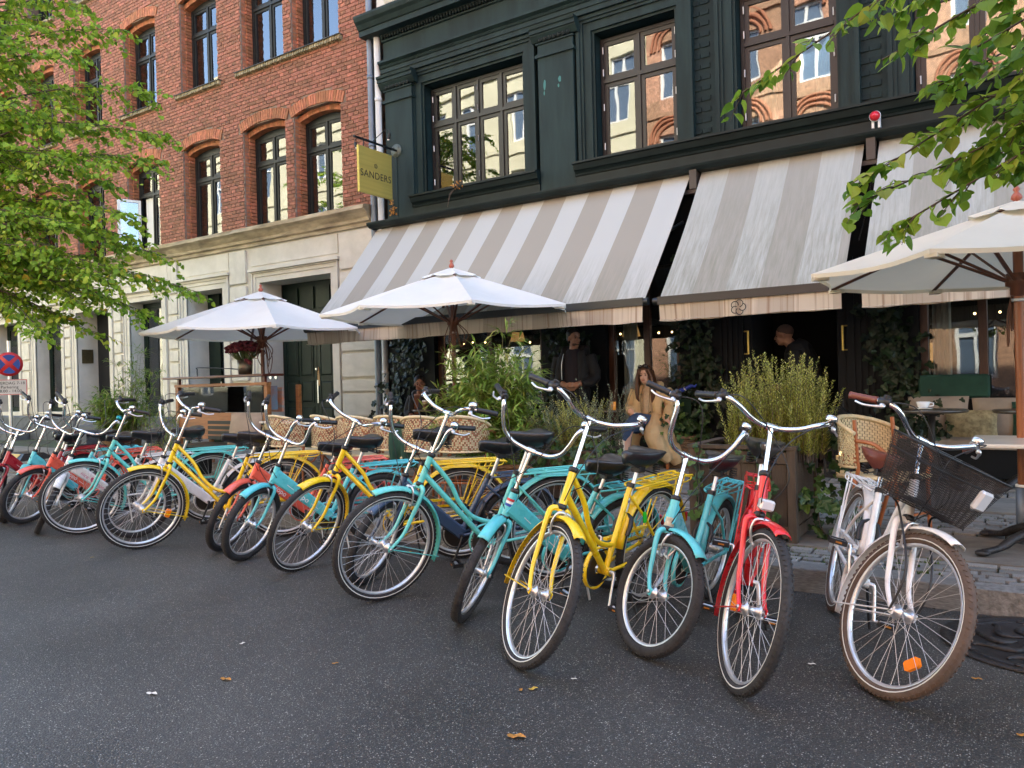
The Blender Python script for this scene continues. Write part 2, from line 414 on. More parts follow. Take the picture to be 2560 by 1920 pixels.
for i in range(1500):                       # grit, bits of leaf and bark swept against the kerb
    x = rs.uniform(-9, 1.2); y = 4.775-abs(rs.gauss(0, .11)); z = .002; s_ = rs.uniform(.002, .009); a = rs.uniform(0, 6.3)
    if y < 4.2: continue
    gb.add([(x+s_*cos(a), y+s_*sin(a), z), (x+s_*cos(a+2), y+s_*sin(a+2), z), (x+s_*cos(a+4), y+s_*sin(a+4), z+rs.uniform(0, .004)), (x, y, z+s_*.6)], [(0, 1, 3), (1, 2, 3), (2, 0, 3)])
o = gb.build('gutter_grit', mat('grit', (.09, .07, .045), .9, island=.6)); props(o, 'grit and leaf crumbs swept along the foot of the kerb', 'grit', kind='stuff')
# far pavement (behind the camera)
fp = MB().box(-60, 30, -8.2, -5.6, -.1, .12).build('pavement', M_SLAB); props(fp, 'pavement on the far side of the street', 'pavement', kind='structure')
# cast iron cover with a flower relief
M_IRON = mat('cast_iron', (.030, .027, .025), .5, metal=.35, var=.4, vscale=14, bump=.5, bscale=60)
mc = thing('manhole_cover', 'round cast iron cover with flower relief in the asphalt by the kerb', 'manhole cover', (.08, 4.36, .0))
b = MB(); b.lathe([(.44, .004), (.44, .012), (.40, .012), (.395, .005), (.0001, .005)], 48); b.build('rim_plate', M_IRON, mc)
b = MB()
for k in range(10):
    a = 2*pi*k/10
    ca, sa = cos(a), sin(a)
    pts = [(ca*(.12+.2*t)+.06*sin(t*5)*-sa, sa*(.12+.2*t)+.06*sin(t*5)*ca, .009) for t in [i/8 for i in range(9)]]
    b.tube(pts, [.006+.012*sin(pi*i/8) for i in range(9)], 6)
    b.ball((ca*.36, sa*.36, .008), .02, 8, sc=(1, 1, .4))
b.lathe([(.09, .006), (.085, .014), (.06, .014), (.055, .006)], 24); b.lathe([(.375, .006), (.37, .012), (.355, .012), (.35, .006)], 40)
b.build('relief', M_IRON, mc)
# fallen leaves and scraps on the asphalt
M_FLEAF = mat('fallen_leaf', (.42, .19, .03), .7, var=.35, vscale=40)
M_FLEAF2 = mat('fallen_leaf_yellow', (.55, .36, .05), .7, var=.3, vscale=40)
M_PALE = mat('pale_scrap', (.62, .60, .52), .8)
def fallen(x, y, size, m, label, rot, zz=0.0, cat='leaf'):
    p = at_z(x, y, zz); n = 12; b = MB(); vs = []
    for i in range(n):
        a = 2*pi*i/n; r = size*.8*(.44+.16*cos(2*a)+.06*cos(5*a+1))
        vs.append((r*cos(a), r*.75*sin(a), .003+.006*size/.06*abs(sin(a*1.5))))
    vs.append((0, 0, .005)); b.add(vs, [(i, (i+1) % n, n) for i in range(n)])
    o = b.build('fallen_leaf' if cat == 'leaf' else 'paper_scrap', m, None, T(p.x, p.y, zz+.002) @ RZ(rot)); props(o, label, cat)
fallen(1291, 1845, .075, M_FLEAF, 'orange brown leaf nearest the bottom edge on the asphalt', .4)
fallen(1333, 1725, .05, M_FLEAF2, 'yellow leaf, right one of a pair on the asphalt below the yellow bicycle', 1.1)
fallen(1302, 1728, .035, M_FLEAF, 'small orange leaf, left one of a pair on the asphalt', 2.0)
fallen(565, 1701, .06, M_FLEAF, 'orange leaf lying alone on the asphalt, left of the middle', .2)
fallen(838, 1661, .035, M_FLEAF, 'small brown leaf on the asphalt below the gap between wheels', .8)
fallen(606, 1611, .04, M_PALE, 'narrow pale leaf on the asphalt left of centre', 1.5)
fallen(2030, 1663, .038, M_PALE, 'small pale oval scrap between the red and the white bicycle', .3, cat='scrap')
fallen(2442, 1700, .045, M_FLEAF, 'brown leaf on the asphalt right of the brown tyre', .1)
fallen(2540, 1558, .055, M_FLEAF2, 'yellow leaf lying by the kerb at the right edge', .5)
fallen(380, 1737, .055, M_PALE, 'white round scrap on the asphalt at lower left', .3, cat='scrap')
fallen(2558, 1842, .05, M_FLEAF, 'orange leaf at the lower right corner of the asphalt', .3)
fallen(1023, 1382, .05, M_FLEAF2, 'yellow leaf under the turquoise bicycle beside its kickstand', .9)
fallen(230, 1395, .03, M_FLEAF2, 'tiny yellow leaf on the asphalt below the left wheels', .9)
fallen(1435, 1700, .03, M_PALE, 'tiny pale leaf on the asphalt under the yellow wheel', .4)
# ================================================================ BRICK HOUSE
YF = 9.3
M_BRICK = mat('red_brick', (.305, .125, .074), .85, var=.38, vscale=9, bump=.5, bscale=50, island=.27)
M_BRICK2 = mat('arch_brick', (.40, .15, .07), .85, var=.3, vscale=12, bump=.4, bscale=60, island=.25)
M_MORTAR = mat('mortar', (.235, .17, .13), .95, var=.3, vscale=6, bump=.4, bscale=80)
M_SILLB = mat('sill_brick', (.27, .22, .12), .85, var=.45, vscale=14, bump=.4, bscale=50, island=.3)
M_STONE = mat('pale_plaster', (.61, .575, .49), .8, var=.10, vscale=2.2, bump=.12, bscale=35, color2=(.68, .64, .555))
M_CORN = mat('weathered_stone', (.40, .33, .22), .85, var=.4, vscale=3.5, bump=.5, bscale=22, stretch=(.6, 1, 2.2))
M_PLINTH = mat('plinth_stone', (.085, .09, .10), .75, var=.25, vscale=6, bump=.3, bscale=40)
M_FRAME = mat('black_frame', (.011, .013, .014), .45, spec=.35, var=.2, vscale=9)
M_WHITE = mat('white_paint', (.78, .78, .76), .45)
M_LEAD = mat('lead_flashing', (.06, .06, .065), .6)
M_GLASS = glass_mat('window_glass', 2.4, (.70, .78, .78), .06)
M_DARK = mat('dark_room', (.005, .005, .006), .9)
M_CURT = mat('curtain', (.66, .68, .63), .9, var=.1, vscale=5, stretch=(6, 6, .3))
M_GREEND = mat('green_door_paint', (.006, .016, .011), .5, spec=.3, var=.3, vscale=4)
brick_house = thing('brick_house', 'red brick house with arched black windows over a pale stone ground floor', 'house', (-15, YF, 0))
BI = brick_house.matrix_world.inverted()
OPX = [-10.065, -11.46, -13.34, -15.36, -17.44, -19.5, -21.56, -23.6]
ROWS = [(4.27, 6.09, 6.185), (7.20, 9.04, 9.135), (10.16, 11.9, 12.0)]
HW = .585
BW_TOP = 11.0
def arch_z(dx, zs, zc, hw=HW, extra=0.0):
    # segmental arch: height of the soffit at offset dx
    rise = zc-zs; R = (hw*hw+rise*rise)/(2*rise); cz = zc-R
    return cz+sqrt(max(0.0, (R+extra)**2-dx*dx)), R, cz
bricks = []; BH = .0665; xL, xR = -25.2, -8.82
nrow = int((BW_TOP-4.26)/BH)
rb = random.Random(11)
for r in range(nrow):
    z = 4.27+BH*(r+.5)
    blocked = []
    for (zb, zs, zc) in ROWS:
        for cx in OPX:
            if zb-.10 < z < zb: blocked.append((cx-HW-.1, cx+HW+.1))       # sill course
            elif zb <= z <= zs: blocked.append((cx-HW, cx+HW))
            elif zs < z < zc+.25:
                rise = zc-zs; R = (HW*HW+rise*rise)/(2*rise); cz = zc-R; d2 = (R+.215)**2-(z-cz)**2
                if d2 > 0:
                    w = min(sqrt(d2), HW+.13); blocked.append((cx-w, cx+w))
    blocked.sort()
    off = (r % 2)*.06 + (0 if r % 4 < 2 else .12)
    x = xL+off; header = r % 2 == 1; k = 0
    while x < xR:
        w = (.108 if header else .228); x1 = min(x+w, xR); a = x; nx = x1+.012
        segs = [(a, x1)]
        for p, q in blocked:
            ns = []
            for s0, s1 in segs:
                if q <= s0 or p >= s1: ns.append((s0, s1)); continue
                if p-s0 > .03: ns.append((s0, p-.008))
                if s1-q > .03: ns.append((q+.008, s1))
            segs = ns
        for s0, s1 in segs:
            pr = rb.uniform(0, .006)
            bricks.append(((s0+s1)/2, YF+.03-pr, z+rb.uniform(-.002, .002), s1-s0, .06, BH-.0115))
        x = nx; k += 1
mb = MB()                                   # mortar backing, with the openings
holes = [(cx-HW, cx+HW, zb, zc-.02) for (zb, zs, zc) in ROWS[:2] for cx in OPX]+[(cx-HW, cx+HW, 10.16, 11.0) for cx in OPX]
wall_grid(mb, xL, -8.81, 4.2, 11.0, holes, YF+.012, .34)
mb.box(-40, xL, YF+.012, YF+.4, 4.2, 11.0); 
mb.box(-40, -8.81, YF+.012, YF+.6, 11.0, 17.2)
mb.box(-40, -8.81, YF+.6, YF+9, 0, 17.2)
mb.build('brick_wall', [M_MORTAR], brick_house, BI)
# upper storeys above the picture keep the colour of brick
MB().box(-40, -8.815, YF-.002, YF+.011, 11.02, 16.6).build('upper_wall', M_BRICK, brick_house, BI)
MB().box(-40, -8.8, YF-.35, YF+.05, 16.6, 17.3).build('roof_cornice', M_CORN, brick_house, BI)
pieces('brick', bricks, M_BRICK, brick_house, 300, stuffname='brick_courses')
# arches of standing bricks and their reveals
vb = MB()
for ri, (zb, zs, zc) in enumerate(ROWS[:2]):
    rise = zc-zs; R = (HW*HW+rise*rise)/(2*rise); cz = zc-R; am = math.asin(HW/R)
    for cx in OPX:
        n = 22
        for i in range(n):
            a = -am-.03+(2*am+.06)*(i+.5)/n
            M = T(cx, YF+.03-.006, cz) @ RY(a) @ T(0, 0, R)
            vb.box(-.0255, .0255, -.032+rb.uniform(-.003, .003), .03, .004, .195+rb.uniform(-.006, .0), 0, M)
        a2 = am*1.02                            # inner ring, set back
        for i in range(n):
            a = -a2+(2*a2)*(i+.5)/n
            M = T(cx, YF+.03, cz) @ RY(a) @ T(0, 0, R)
            vb.box(-.0245, .0245, .075, .30, -.10, -.001, 0, M)
        for sgn in (-1, 1):                     # stepped brick jambs
            z = zb+.035
            while z < zs-.02:
                j = cx+sgn*(HW-.04)
                vb.box(min(j, j+sgn*.041), max(j, j+sgn*.041), YF+.12, YF+.345, z-.027, z+.027)
                for j2 in (cx+sgn*(HW-.004),): vb.box(min(j2, j2+sgn*.03), max(j2, j2+sgn*.03), YF+.036, YF+.118, z-.027, z+.027)
                z += BH
vb.build('window_arches', M_BRICK2, brick_house, BI)['kind'] = 'stuff'
def sill(x0, x1, z):
    n = int((x1-x0)/.062)
    sb = MB()
    for i in range(n):
        x = x0+(x1-x0)*(i+.5)/n
        M = T(x, YF+.02, z-.045) @ RX(radians(-14))
        sb.cbox(-.024, .024, -.085+rb.uniform(-.004, .004), .08, -.05, .05, .005, 0, M)
    sb.build('window_sill', M_SILLB, brick_house, BI)
for cx in OPX[2:]: sill(cx-.72, cx+.70, 7.20)
sill(OPX[1]-.70, OPX[0]+.67, 7.20)
for cx in OPX: sill(cx-.7, cx+.7, 10.16)
lead = MB()
for a, b2 in [(cx-.73, cx+.71) for cx in OPX[2:]]+[(OPX[1]-.71, OPX[0]+.68)]:
    lead.box(a, b2, YF-.08, YF+.3, 7.201, 7.211)
lead.build('sill_flashing', M_LEAD, brick_house, BI)

def casement_window(parent, x0, x1, z0, z1, y, cols, transom, m_frame, name='window', arch=None, hinges=False, open_left=False, curtain=.25, fr=.06, sash=.05, wavy=None, skip=()):
    """frame mesh with one pane child per light"""
    P = parent.matrix_world.inverted()
    b = MB(); t = .07
    b.box(x0, x0+fr, y, y+t, z0, z1); b.box(x1-fr, x1, y, y+t, z0, z1)
    b.box(x0+fr, x1-fr, y, y+t, z0, z0+fr); 
    if arch:
        zs, zc, cx, hw = arch
        n = 14
        for i in range(n):                      # solid head panel that follows the arch
            xa = x0+fr+(x1-x0-2*fr)*i/n; xb = x0+fr+(x1-x0-2*fr)*(i+1)/n
            za = arch_z(xa-cx, zs, zc, hw)[0]; zb2 = arch_z(xb-cx, zs, zc, hw)[0]
            b.add([(xa, y, z1-fr), (xb, y, z1-fr), (xb, y, zb2), (xa, y, za), (xa, y+t, z1-fr), (xb, y+t, z1-fr), (xb, y+t, zb2), (xa, y+t, za)], [(0, 1, 2, 3), (4, 7, 6, 5), (0, 4, 5, 1), (3, 2, 6, 7)])
    else: b.box(x0+fr, x1-fr, y, y+t, z1-fr, z1)
    cw = (x1-x0-2*fr)/cols
    zt = transom
    if zt: b.box(x0+fr, x1-fr, y-.012, y+t, zt-.025, zt+.025)
    for c in range(1, cols): 
        xc = x0+fr+cw*c
        for za, zb2 in (((z0+fr, zt-.0252), (zt+.0252, z1-fr)) if zt else ((z0+fr, z1-fr),)): b.box(xc-.02, xc+.02, y-.008, y+t, za, zb2)
    o = b.build(name, m_frame, parent, P)
    OI = o.matrix_world.inverted() if False else Matrix()
    k = 0
    for c in range(cols):
        for za, zb2 in (((z0+fr, zt-.025), (zt+.025, z1-fr)) if zt else ((z0+fr, z1-fr),)):
            xa = x0+fr+cw*c+(.02 if c else 0); xb = x0+fr+cw*(c+1)-(.02 if c < cols-1 else 0)
            k += 1
            if (c, za < (zt or 0)) in skip: continue
            s = MB(); s.box(xa+.002, xa+sash, y+.012, y+.06, za+.002, zb2-.002); s.box(xb-sash, xb-.002, y+.012, y+.06, za+.002, zb2-.002)
            s.box(xa+sash, xb-sash, y+.012, y+.06, za+.002, za+sash); s.box(xa+sash, xb-sash, y+.012, y+.06, zb2-sash, zb2-.002)
            s.build('sash', m_frame, o)
            tilt = rb.uniform(-.006, .006); tl2 = rb.uniform(-.007, .007)
            g = MB(); w, h = (xb-xa)/2-sash+.004, (zb2-za)/2-sash+.004
            g.box(-w, w, 0, .006, -h, h, 0)
            g.build('pane', M_GLASS, o, T((xa+xb)/2, y+.03, (za+zb2)/2) @ RZ(tilt) @ RX(tl2))
    # what hangs behind the glass
    if curtain:
        c = MB(); W = (x1-x0)
        for sgn, wd in ((-1, curtain*rb.uniform(.7, 1.3)), (1, curtain*rb.uniform(.6, 1.2))):
            cxx = x0 if sgn < 0 else x1-wd*W
            c.grid(lambda u, v: (cxx+u*wd*W, y+.22+.02*sin(u*38), z0+.03+v*(z1-z0)), 40, 1)
        c.build('curtain', M_CURT, o)
    if hinges:
        h = MB()
        for c in range(cols):
            xh = x0+fr+cw*c if c % 2 == 0 else x0+fr+cw*(c+1)
            for zz in ((z0+.2, (zt or z1)-.35) + (((zt+.12), z1-.16) if zt else ())): h.cyl((xh, y-.014, zz-.045), (xh, y-.014, zz+.045), .008, 6)
        h.build('hinge', M_WHITE, o)
    return o
for ri, (zb, zs, zc) in enumerate(ROWS):
    for i, cx in enumerate(OPX):
        if ri == 2 and i < 4: continue
        z1 = zs-.11 if ri < 2 else 10.97
        casement_window(brick_house, cx-HW+.045, cx+HW-.045, zb+.012, z1+.03, YF+.24, 2, zb+1.22 if ri < 2 else None, M_FRAME,
            arch=(zs-.105, zc-.105, cx, HW-.04) if ri < 2 else None, curtain=rb.choice([0, .3, .35]) if not (ri == 0 and i == 0) else .45,
            skip=((0, True),) if (ri == 0 and i == 3) else ())
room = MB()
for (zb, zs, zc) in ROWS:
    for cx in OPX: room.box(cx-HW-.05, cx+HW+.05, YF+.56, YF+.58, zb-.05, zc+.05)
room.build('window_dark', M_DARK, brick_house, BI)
# open casement, swung outwards, white inside
oc = MB(); hingex = OPX[3]-HW+.11; wz0, wz1, ww = 4.35, 5.42, .46
Mo = T(hingex, YF+.23, 0) @ RZ(radians(-112))
oc.box(0, .055, -.025, .02, wz0, wz1, 0, Mo); oc.box(ww-.055, ww, -.025, .02, wz0, wz1, 0, Mo); oc.box(.055, ww-.055, -.025, .02, wz0, wz0+.055, 0, Mo); oc.box(.055, ww-.055, -.025, .02, wz1-.055, wz1, 0, Mo)
o = oc.build('open_casement', M_WHITE, brick_house, BI)
MB().box(.055, ww-.055, -.004, .004, wz0+.055, wz1-.055, 0, Mo).build('pane', M_GLASS, o)
MB().box(OPX[3]-.38, OPX[3]-.02, YF+.3, YF+.32, 4.3, 5.45).build('white_reveal', M_WHITE, brick_house, BI)
# cornice between stone and brick
cb = MB()
prof = [(0, 3.92), (-.05, 3.92), (-.05, 3.98), (-.09, 4.0), (-.10, 4.05), (-.17, 4.13), (-.24, 4.17), (-.24, 4.235), (-.02, 4.262), (.03, 4.262)]
def extrude_profile(b, prof, x0, x1, y, mi=0, jag=None):
    n = len(prof); N = 1 if not jag else 60
    vs = []
    for i in range(N+1):
        x = x0+(x1-x0)*i/N
        for dy, z in prof: vs.append((x, y+dy+(jag*mnoise.noise((x*3, z*9, 1)) if jag and dy < -.06 else 0), z))
    fs = [(i*n+k, (i+1)*n+k, (i+1)*n+k+1, i*n+k+1) for i in range(N) for k in range(n-1)]
    fs += [tuple(range(n)), tuple(range(N*n+n-1, N*n-1, -1))]
    b.add(vs, fs, mi)
extrude_profile(cb, prof, -25.2, -8.80, YF, 0, .03); cb.build('stone_cornice', M_CORN, brick_house, BI)
# ------------------------------------------------ pale stone ground floor
GO = [(-11.66, -9.80, .1, 3.24), (-13.92, -12.76, .1, 3.24), (-15.98, -14.78, .75, 3.2), (-18.19, -16.80, .1, 3.14), (-20.12, -18.88, .85, 3.2), (-22.3, -21.0, .85, 3.1), (-24.4, -23.2, .85, 3.1)]
sw = MB(); wall_grid(sw, -40, -8.72, .1, 3.93, GO, YF+.0, .48)
sw.quad((-8.72, YF, .1), (-8.72, YF+.5, .1), (-8.72, YF+.5, 3.93), (-8.72, YF, 3.93))
sw.build('stone_wall', M_STONE, brick_house, BI)
blocks = []; xs_strip = [(-9.56, -8.74), (-12.50, -12.03), (-14.50, -14.20), (-16.55, -16.28), (-18.66, -18.42), (-20.75, -20.4)]
zl = [(.80, 1.17), (1.21, 1.40), (1.45, 1.84), (1.89, 2.10), (2.15, 2.55), (2.60, 2.80), (2.85, 3.22), (3.27, 3.88)]
for (a, c) in xs_strip:
    for z0, z1 in zl: blocks.append(((a+c)/2, YF-.012, (z0+z1)/2, c-a, .07, z1-z0))
pieces('stone_block', blocks, M_STONE, brick_house, 120)
fr = MB()                                   # stepped mouldings round the openings
def surround(a, c, z1, w=.26, zb=.8):
    for k, (i, o2, pr) in enumerate(((.0, .10, .02), (.104, .17, .035), (.174, w, .055))):
        fr.box(a-o2, a-i, YF-pr, YF+.02, zb, z1+o2); fr.box(c+i, c+o2, YF-pr, YF+.02, zb, z1+o2)
        fr.box(a-i+.0005, c+i-.0005, YF-pr+.001, YF+.02, z1+i, z1+o2-.0005)
    fr.box(a-w-.05, c+w+.05, YF-.10, YF+.02, z1+w+.003, z1+w+.05)
surround(-11.66, -9.80, 3.24, .20); surround(-13.92, -12.76, 3.24, .22)
for a, c, z1 in ((-15.98, -14.78, 3.2), (-18.19, -16.80, 3.14), (-20.12, -18.88, 3.2), (-22.3, -21.0, 3.1)): surround(a, c, z1, .19, .78)
fr.build('door_surround', M_STONE, brick_house, BI)
pj = MB()                                   # raised panels under the cornice
for a, c in ((-14.14, -12.56), (-11.90, -9.62), (-16.25, -14.56), (-18.4, -16.6)): pj.box(a, c, YF-.015, YF+.02, 3.56, 3.89)
pj.build('frieze_panel', M_STONE, brick_house, BI)
pl = MB()
ed = sorted([-40]+[v for h in GO if h[2] < .5 for v in (h[0], h[1])]+[-8.70])
for i in range(0, len(ed), 2): pl.cbox(ed[i]+(.02 if i else 0), ed[i+1]-(.02 if i+1 < len(ed)-1 else 0), YF-.11, YF+.03, .05, .76, .03)
pl.build('plinth', M_PLINTH, brick_house, BI)
# dark green double door
yd = YF+.47
def panel_door(parent, x0, x1, z0, z1, y, leaves, m, rows, name='door'):
    P = parent.matrix_world.inverted(); out = []
    w = (x1-x0)/leaves
    for k in range(leaves):
        a = x0+w*k+.006; c = x0+w*(k+1)-.006
        b = MB(); b.box(a, c, y, y+.06, z0, z1)
        nc = 2; pw = (c-a-.10*(nc+1))/nc
        for i in range(nc):
            for (p, q) in rows:
                xa = a+.10+i*(pw+.10)
                b.box(xa-.02, xa+pw+.02, y-.014, y-.001, p-.02, p); b.box(xa-.02, xa+pw+.02, y-.014, y-.001, q, q+.02)
                b.box(xa-.02, xa, y-.014, y-.001, p+.0005, q-.0005); b.box(xa+pw, xa+pw+.02, y-.014, y-.001, p+.0005, q-.0005)
                b.add([(xa+.03, y-.018, p+.03), (xa+pw-.03, y-.018, p+.03), (xa+pw-.03, y-.018, q-.03), (xa+.03, y-.018, q-.03), (xa+.005, y-.002, p+.005), (xa+pw-.005, y-.002, p+.005), (xa+pw-.005, y-.002, q-.005), (xa+.005, y-.002, q-.005)], [(0, 1, 2, 3), (0, 4, 5, 1), (1, 5, 6, 2), (2, 6, 7, 3), (3, 7, 4, 0)])
        out.append(b.build(name, m, parent, P))
    return out
drs = panel_door(brick_house, -11.64, -9.82, .22, 2.55, yd, 2, M_GREEND, ((.42, .92), (1.02, 1.40), (1.50, 2.35)))
tb = MB(); tb.box(-11.66, -9.8, yd-.03, yd+.05, 2.552, 2.66); tb.box(-11.66, -9.8, yd+.03, yd+.08, 2.66, 3.24)
for i in range(4):
    xa = -11.55+i*.42; tb.box(xa, xa+.34, yd, yd+.028, 2.74, 3.14)
tb.build('transom_panel', M_GREEND, brick_house, BI)
M_WORN = mat('worn_wood', (.42, .27, .13), .8, var=.4, vscale=12, stretch=(1, 1, .2))
M_STEEL = mat('steel', (.62, .63, .64), .3, metal=1, var=.1, vscale=20)
hb = MB(); hb.box(-10.72, -10.69, yd-.02, yd-.005, 1.0, 1.42); hb.cyl((-10.70, yd-.03, 1.62), (-10.70, yd-.06, 1.62), .02, 10); hb.build('lock_plate', M_STEEL, brick_house, BI)
wp = MB(); wp.prism([(-.02, 0), (.025, .02), (.035, .12), (.02, .3), (.0, .36), (-.02, .28)], 0, .012, 0, T(-10.69, yd-.002, 1.30) @ RX(pi/2)); wp.build('worn_patch', M_WORN, brick_house, BI)
# side doors, shop windows and the dark entrance
dd = MB(); dd.box(-13.92, -13.55, yd, yd+.06, .2, 3.24); dd.box(-12.95, -12.76, yd, yd+.06, .2, 3.24); dd.box(-13.55, -12.95, yd, yd+.06, 2.5, 2.62); dd.build('side_door_frame', M_GREEND, brick_house, BI)
MB().box(-13.55, -12.95, yd+.03, yd+.04, .2, 3.24).build('pane', M_GLASS, brick_house, BI)
hh = MB(); hh.cyl((-13.48, yd-.05, 1.15), (-13.48, yd-.05, 1.45), .012, 8); hh.cyl((-13.48, yd-.05, 1.3), (-13.38, yd-.05, 1.3), .01, 8); hh.build('door_handle', M_STEEL, brick_house, BI)
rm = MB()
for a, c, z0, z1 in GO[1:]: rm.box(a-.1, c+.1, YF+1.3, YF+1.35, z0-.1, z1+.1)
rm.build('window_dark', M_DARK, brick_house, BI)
for a, c, z0, z1 in (GO[2], GO[4], GO[5], GO[6]):
    casement_window(brick_house, a+.01, c-.01, z0, z1-.01, YF+.30, 1, 2.62 if a < -17 else None, M_GREEND, curtain=.0, fr=.07)
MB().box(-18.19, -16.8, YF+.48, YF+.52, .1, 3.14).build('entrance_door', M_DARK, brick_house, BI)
M_BRASS = mat('brass', (.50, .36, .10), .35, metal=.9, var=.25, vscale=8)
M_BRONZE = mat('bronze_plate', (.10, .075, .035), .45, metal=.6, var=.3, vscale=9)
nb = MB(); nb.box(-18.185, -18.17, YF+.10, YF+.36, 1.98, 2.30); o = nb.build('name_plate', M_BRONZE, brick_house, BI)
o = link('lettering', text_mesh('lettering', 'à ter', .26, mat('gold_letter', (.6, .5, .3), .5), .002), brick_house, BI @ T(-19.35, YF+.315, 2.42) @ RX(pi/2))
mn = MB(); mn.box(-19.75, -19.55, YF+.305, YF+.312, .95, 1.28); mn.box(-19.52, -19.32, YF+.305, YF+.312, .95, 1.28); mn.build('menu_card', mat('paper', (.66, .66, .5), .8), brick_house, BI)
for q in ((-18.15, -16.84, 8.75, YF-.12, .1, .38), (-18.1, -16.9, YF-.118, YF+.4, .1, .55), (-21.6, -20.3, 8.8, YF-.12, .1, .36)): MB().cbox(*q, .01).build('entrance_step', M_PLINTH, brick_house, BI)
ft = MB()
for (x, y) in ((810, 882-40), (826, 882-40), (678, 943), (691, 943), (679, 979)):
    p = at_y(x, y, YF); ft.cyl((p.x-.0, YF-.02, p.z), (p.x, YF+.01, p.z), .035, 10)
ft.build('wall_fitting', M_STEEL, brick_house, BI)

# ================================================================ GREEN HOUSE
M_GRN = mat('dark_green_paint', (.0125, .0265, .0265), .6, spec=.22, var=.34, vscale=1.5, stretch=(3, 3, .45), bump=.12, bscale=18)
M_GRNB = mat('green_painted_brick', (.008, .021, .023), .62, spec=.22, var=.3, vscale=6, bump=.3, bscale=50, island=.1)
M_GRND = mat('green_black_sill', (.007, .014, .014), .5, spec=.25, var=.25, vscale=5)
M_WINBR = mat('brown_black_frame', (.014, .013, .013), .4)
M_PLASTW = mat('white_plaster', (.72, .70, .64), .8, var=.06, vscale=2)
green_house = thing('green_house', 'dark green painted house with classical cornice, pilasters and a shaded café front', 'house', (-3, YF, 0))
GI = green_house.matrix_world.inverted()
GW = [(-7.69, -5.86, 4.26, 5.97), (-4.71, -3.57, 4.26, 5.97), (-2.80, -1.66, 4.26, 5.97), (-.90, .28, 4.26, 5.97), (1.0, 2.2, 4.26, 5.97)]
gw = MB(); wall_grid(gw, -8.50, 14, 3.6, 6.25, GW, YF+.06, .30); gw.build('painted_wall', M_GRNB, green_house, GI)
gw = MB(); gw.box(-8.50, 14, YF+.07, YF+.6, 6.25, 7.2); gw.box(-8.66, 14, YF+.66, YF+9, 3.6, 17); gw.build('back_wall', M_GRN, green_house, GI)
bx = []
bays = [(-7.86, -5.56), (-4.97, 3.4)]
nr = int((6.18-4.25)/.0665)
for r in range(nr):
    z = 4.262+.0665*(r+.5); x = -7.86+(.06 if r % 2 else 0)
    while x < 1.1:
        w = .108 if r % 2 else .228
        s0, s1 = x, x+w
        ok = any(a <= s0 and s1 <= c for a, c in bays) and not any(h[0]-.28 < s1 and s0 < h[1]+.16 for h in GW)
        if ok: bx.append(((s0+s1)/2, YF+.065-rb.uniform(0, .006), z, w, .03, .0565))
        x += w+.012
pieces('brick', bx, M_GRNB, green_house, 260, stuffname='brick_courses')
# windows with moulded casings
cs = MB()
for i, (a, c, z0, z1) in enumerate(GW):
    for k, (ii, oo, pr) in enumerate(((0, .035, .02), (.036, .15, .05), (.151, .19, .075), (.191, .24, .095))):
        cs.box(a-oo, a-ii, YF+.06-pr, YF+.08, z0, z1+oo); cs.box(c+ii, c+oo if c+oo < 20 else c+oo, YF+.06-pr, YF+.08, z0, z1+oo)
        cs.box(a-ii+.0005, c+ii-.0005, YF+.061-pr, YF+.08, z1+ii, z1+oo-.0005)
cs.build('window_casing', M_GRN, green_house, GI)
for i, (a, c, z0, z1) in enumerate(GW):
    casement_window(green_house, a+.01, c-.01, z0+.01, z1-.04, YF+.20, 4 if i == 0 else 2, 5.35, M_WINBR, hinges=True, curtain=.3 if i < 3 else .0, fr=.045, sash=.055)
rm = MB()
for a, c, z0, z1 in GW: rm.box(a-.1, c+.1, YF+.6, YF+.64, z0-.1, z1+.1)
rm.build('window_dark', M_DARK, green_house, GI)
wc = MB()
wc.grid(lambda u, v: (-.88+u*1.1, YF+.33+.012*sin(u*30), 4.3+v*1.65), 40, 1); wc.build('roller_blind', mat('rose_blind', (.45, .40, .38), .85), green_house, GI)
# pilasters
pt = MB()
for a, c in ((-8.42, -7.86), (-5.545, -4.985), (3.3, 3.9)):
    pb = MB(); pb.cbox(a, c, YF-.06, YF+.07, 3.6, 6.02, .004)
    pb.box(a-.03, c+.03, YF-.09, YF+.07, 5.80, 5.84)
    pb.box(a-.015, c+.015, YF-.075, YF+.07, 5.841, 5.855)
    pb.box(a-.02, c+.02, YF-.08, YF+.07, 5.985, 6.005)
    extrude_profile(pb, [(.07, 6.022), (-.07, 6.022), (-.085, 6.04), (-.13, 6.10), (-.13, 6.115), (-.15, 6.12), (-.15, 6.17), (-.17, 6.18), (-.18, 6.215), (.07, 6.215)], a-.08, c+.08, YF)
    pb.build('pilaster', M_GRN, green_house, GI)
    n = 7
    for k in range(n):                        # egg and dart
        x = a+.02+(c-a-.04)*(k+.5)/n
        pt.ball((x, YF-.085, 6.05), .034, 8, sc=(.75, .7, 1.15))
        pt.tube([(x-.036, YF-.09, 6.09), (x-.034, YF-.1, 6.04), (x, YF-.085, 6.008), (x+.034, YF-.1, 6.04), (x+.036, YF-.09, 6.09)], .007, 5)
pt.build('egg_and_dart', M_GRND, green_house, GI)
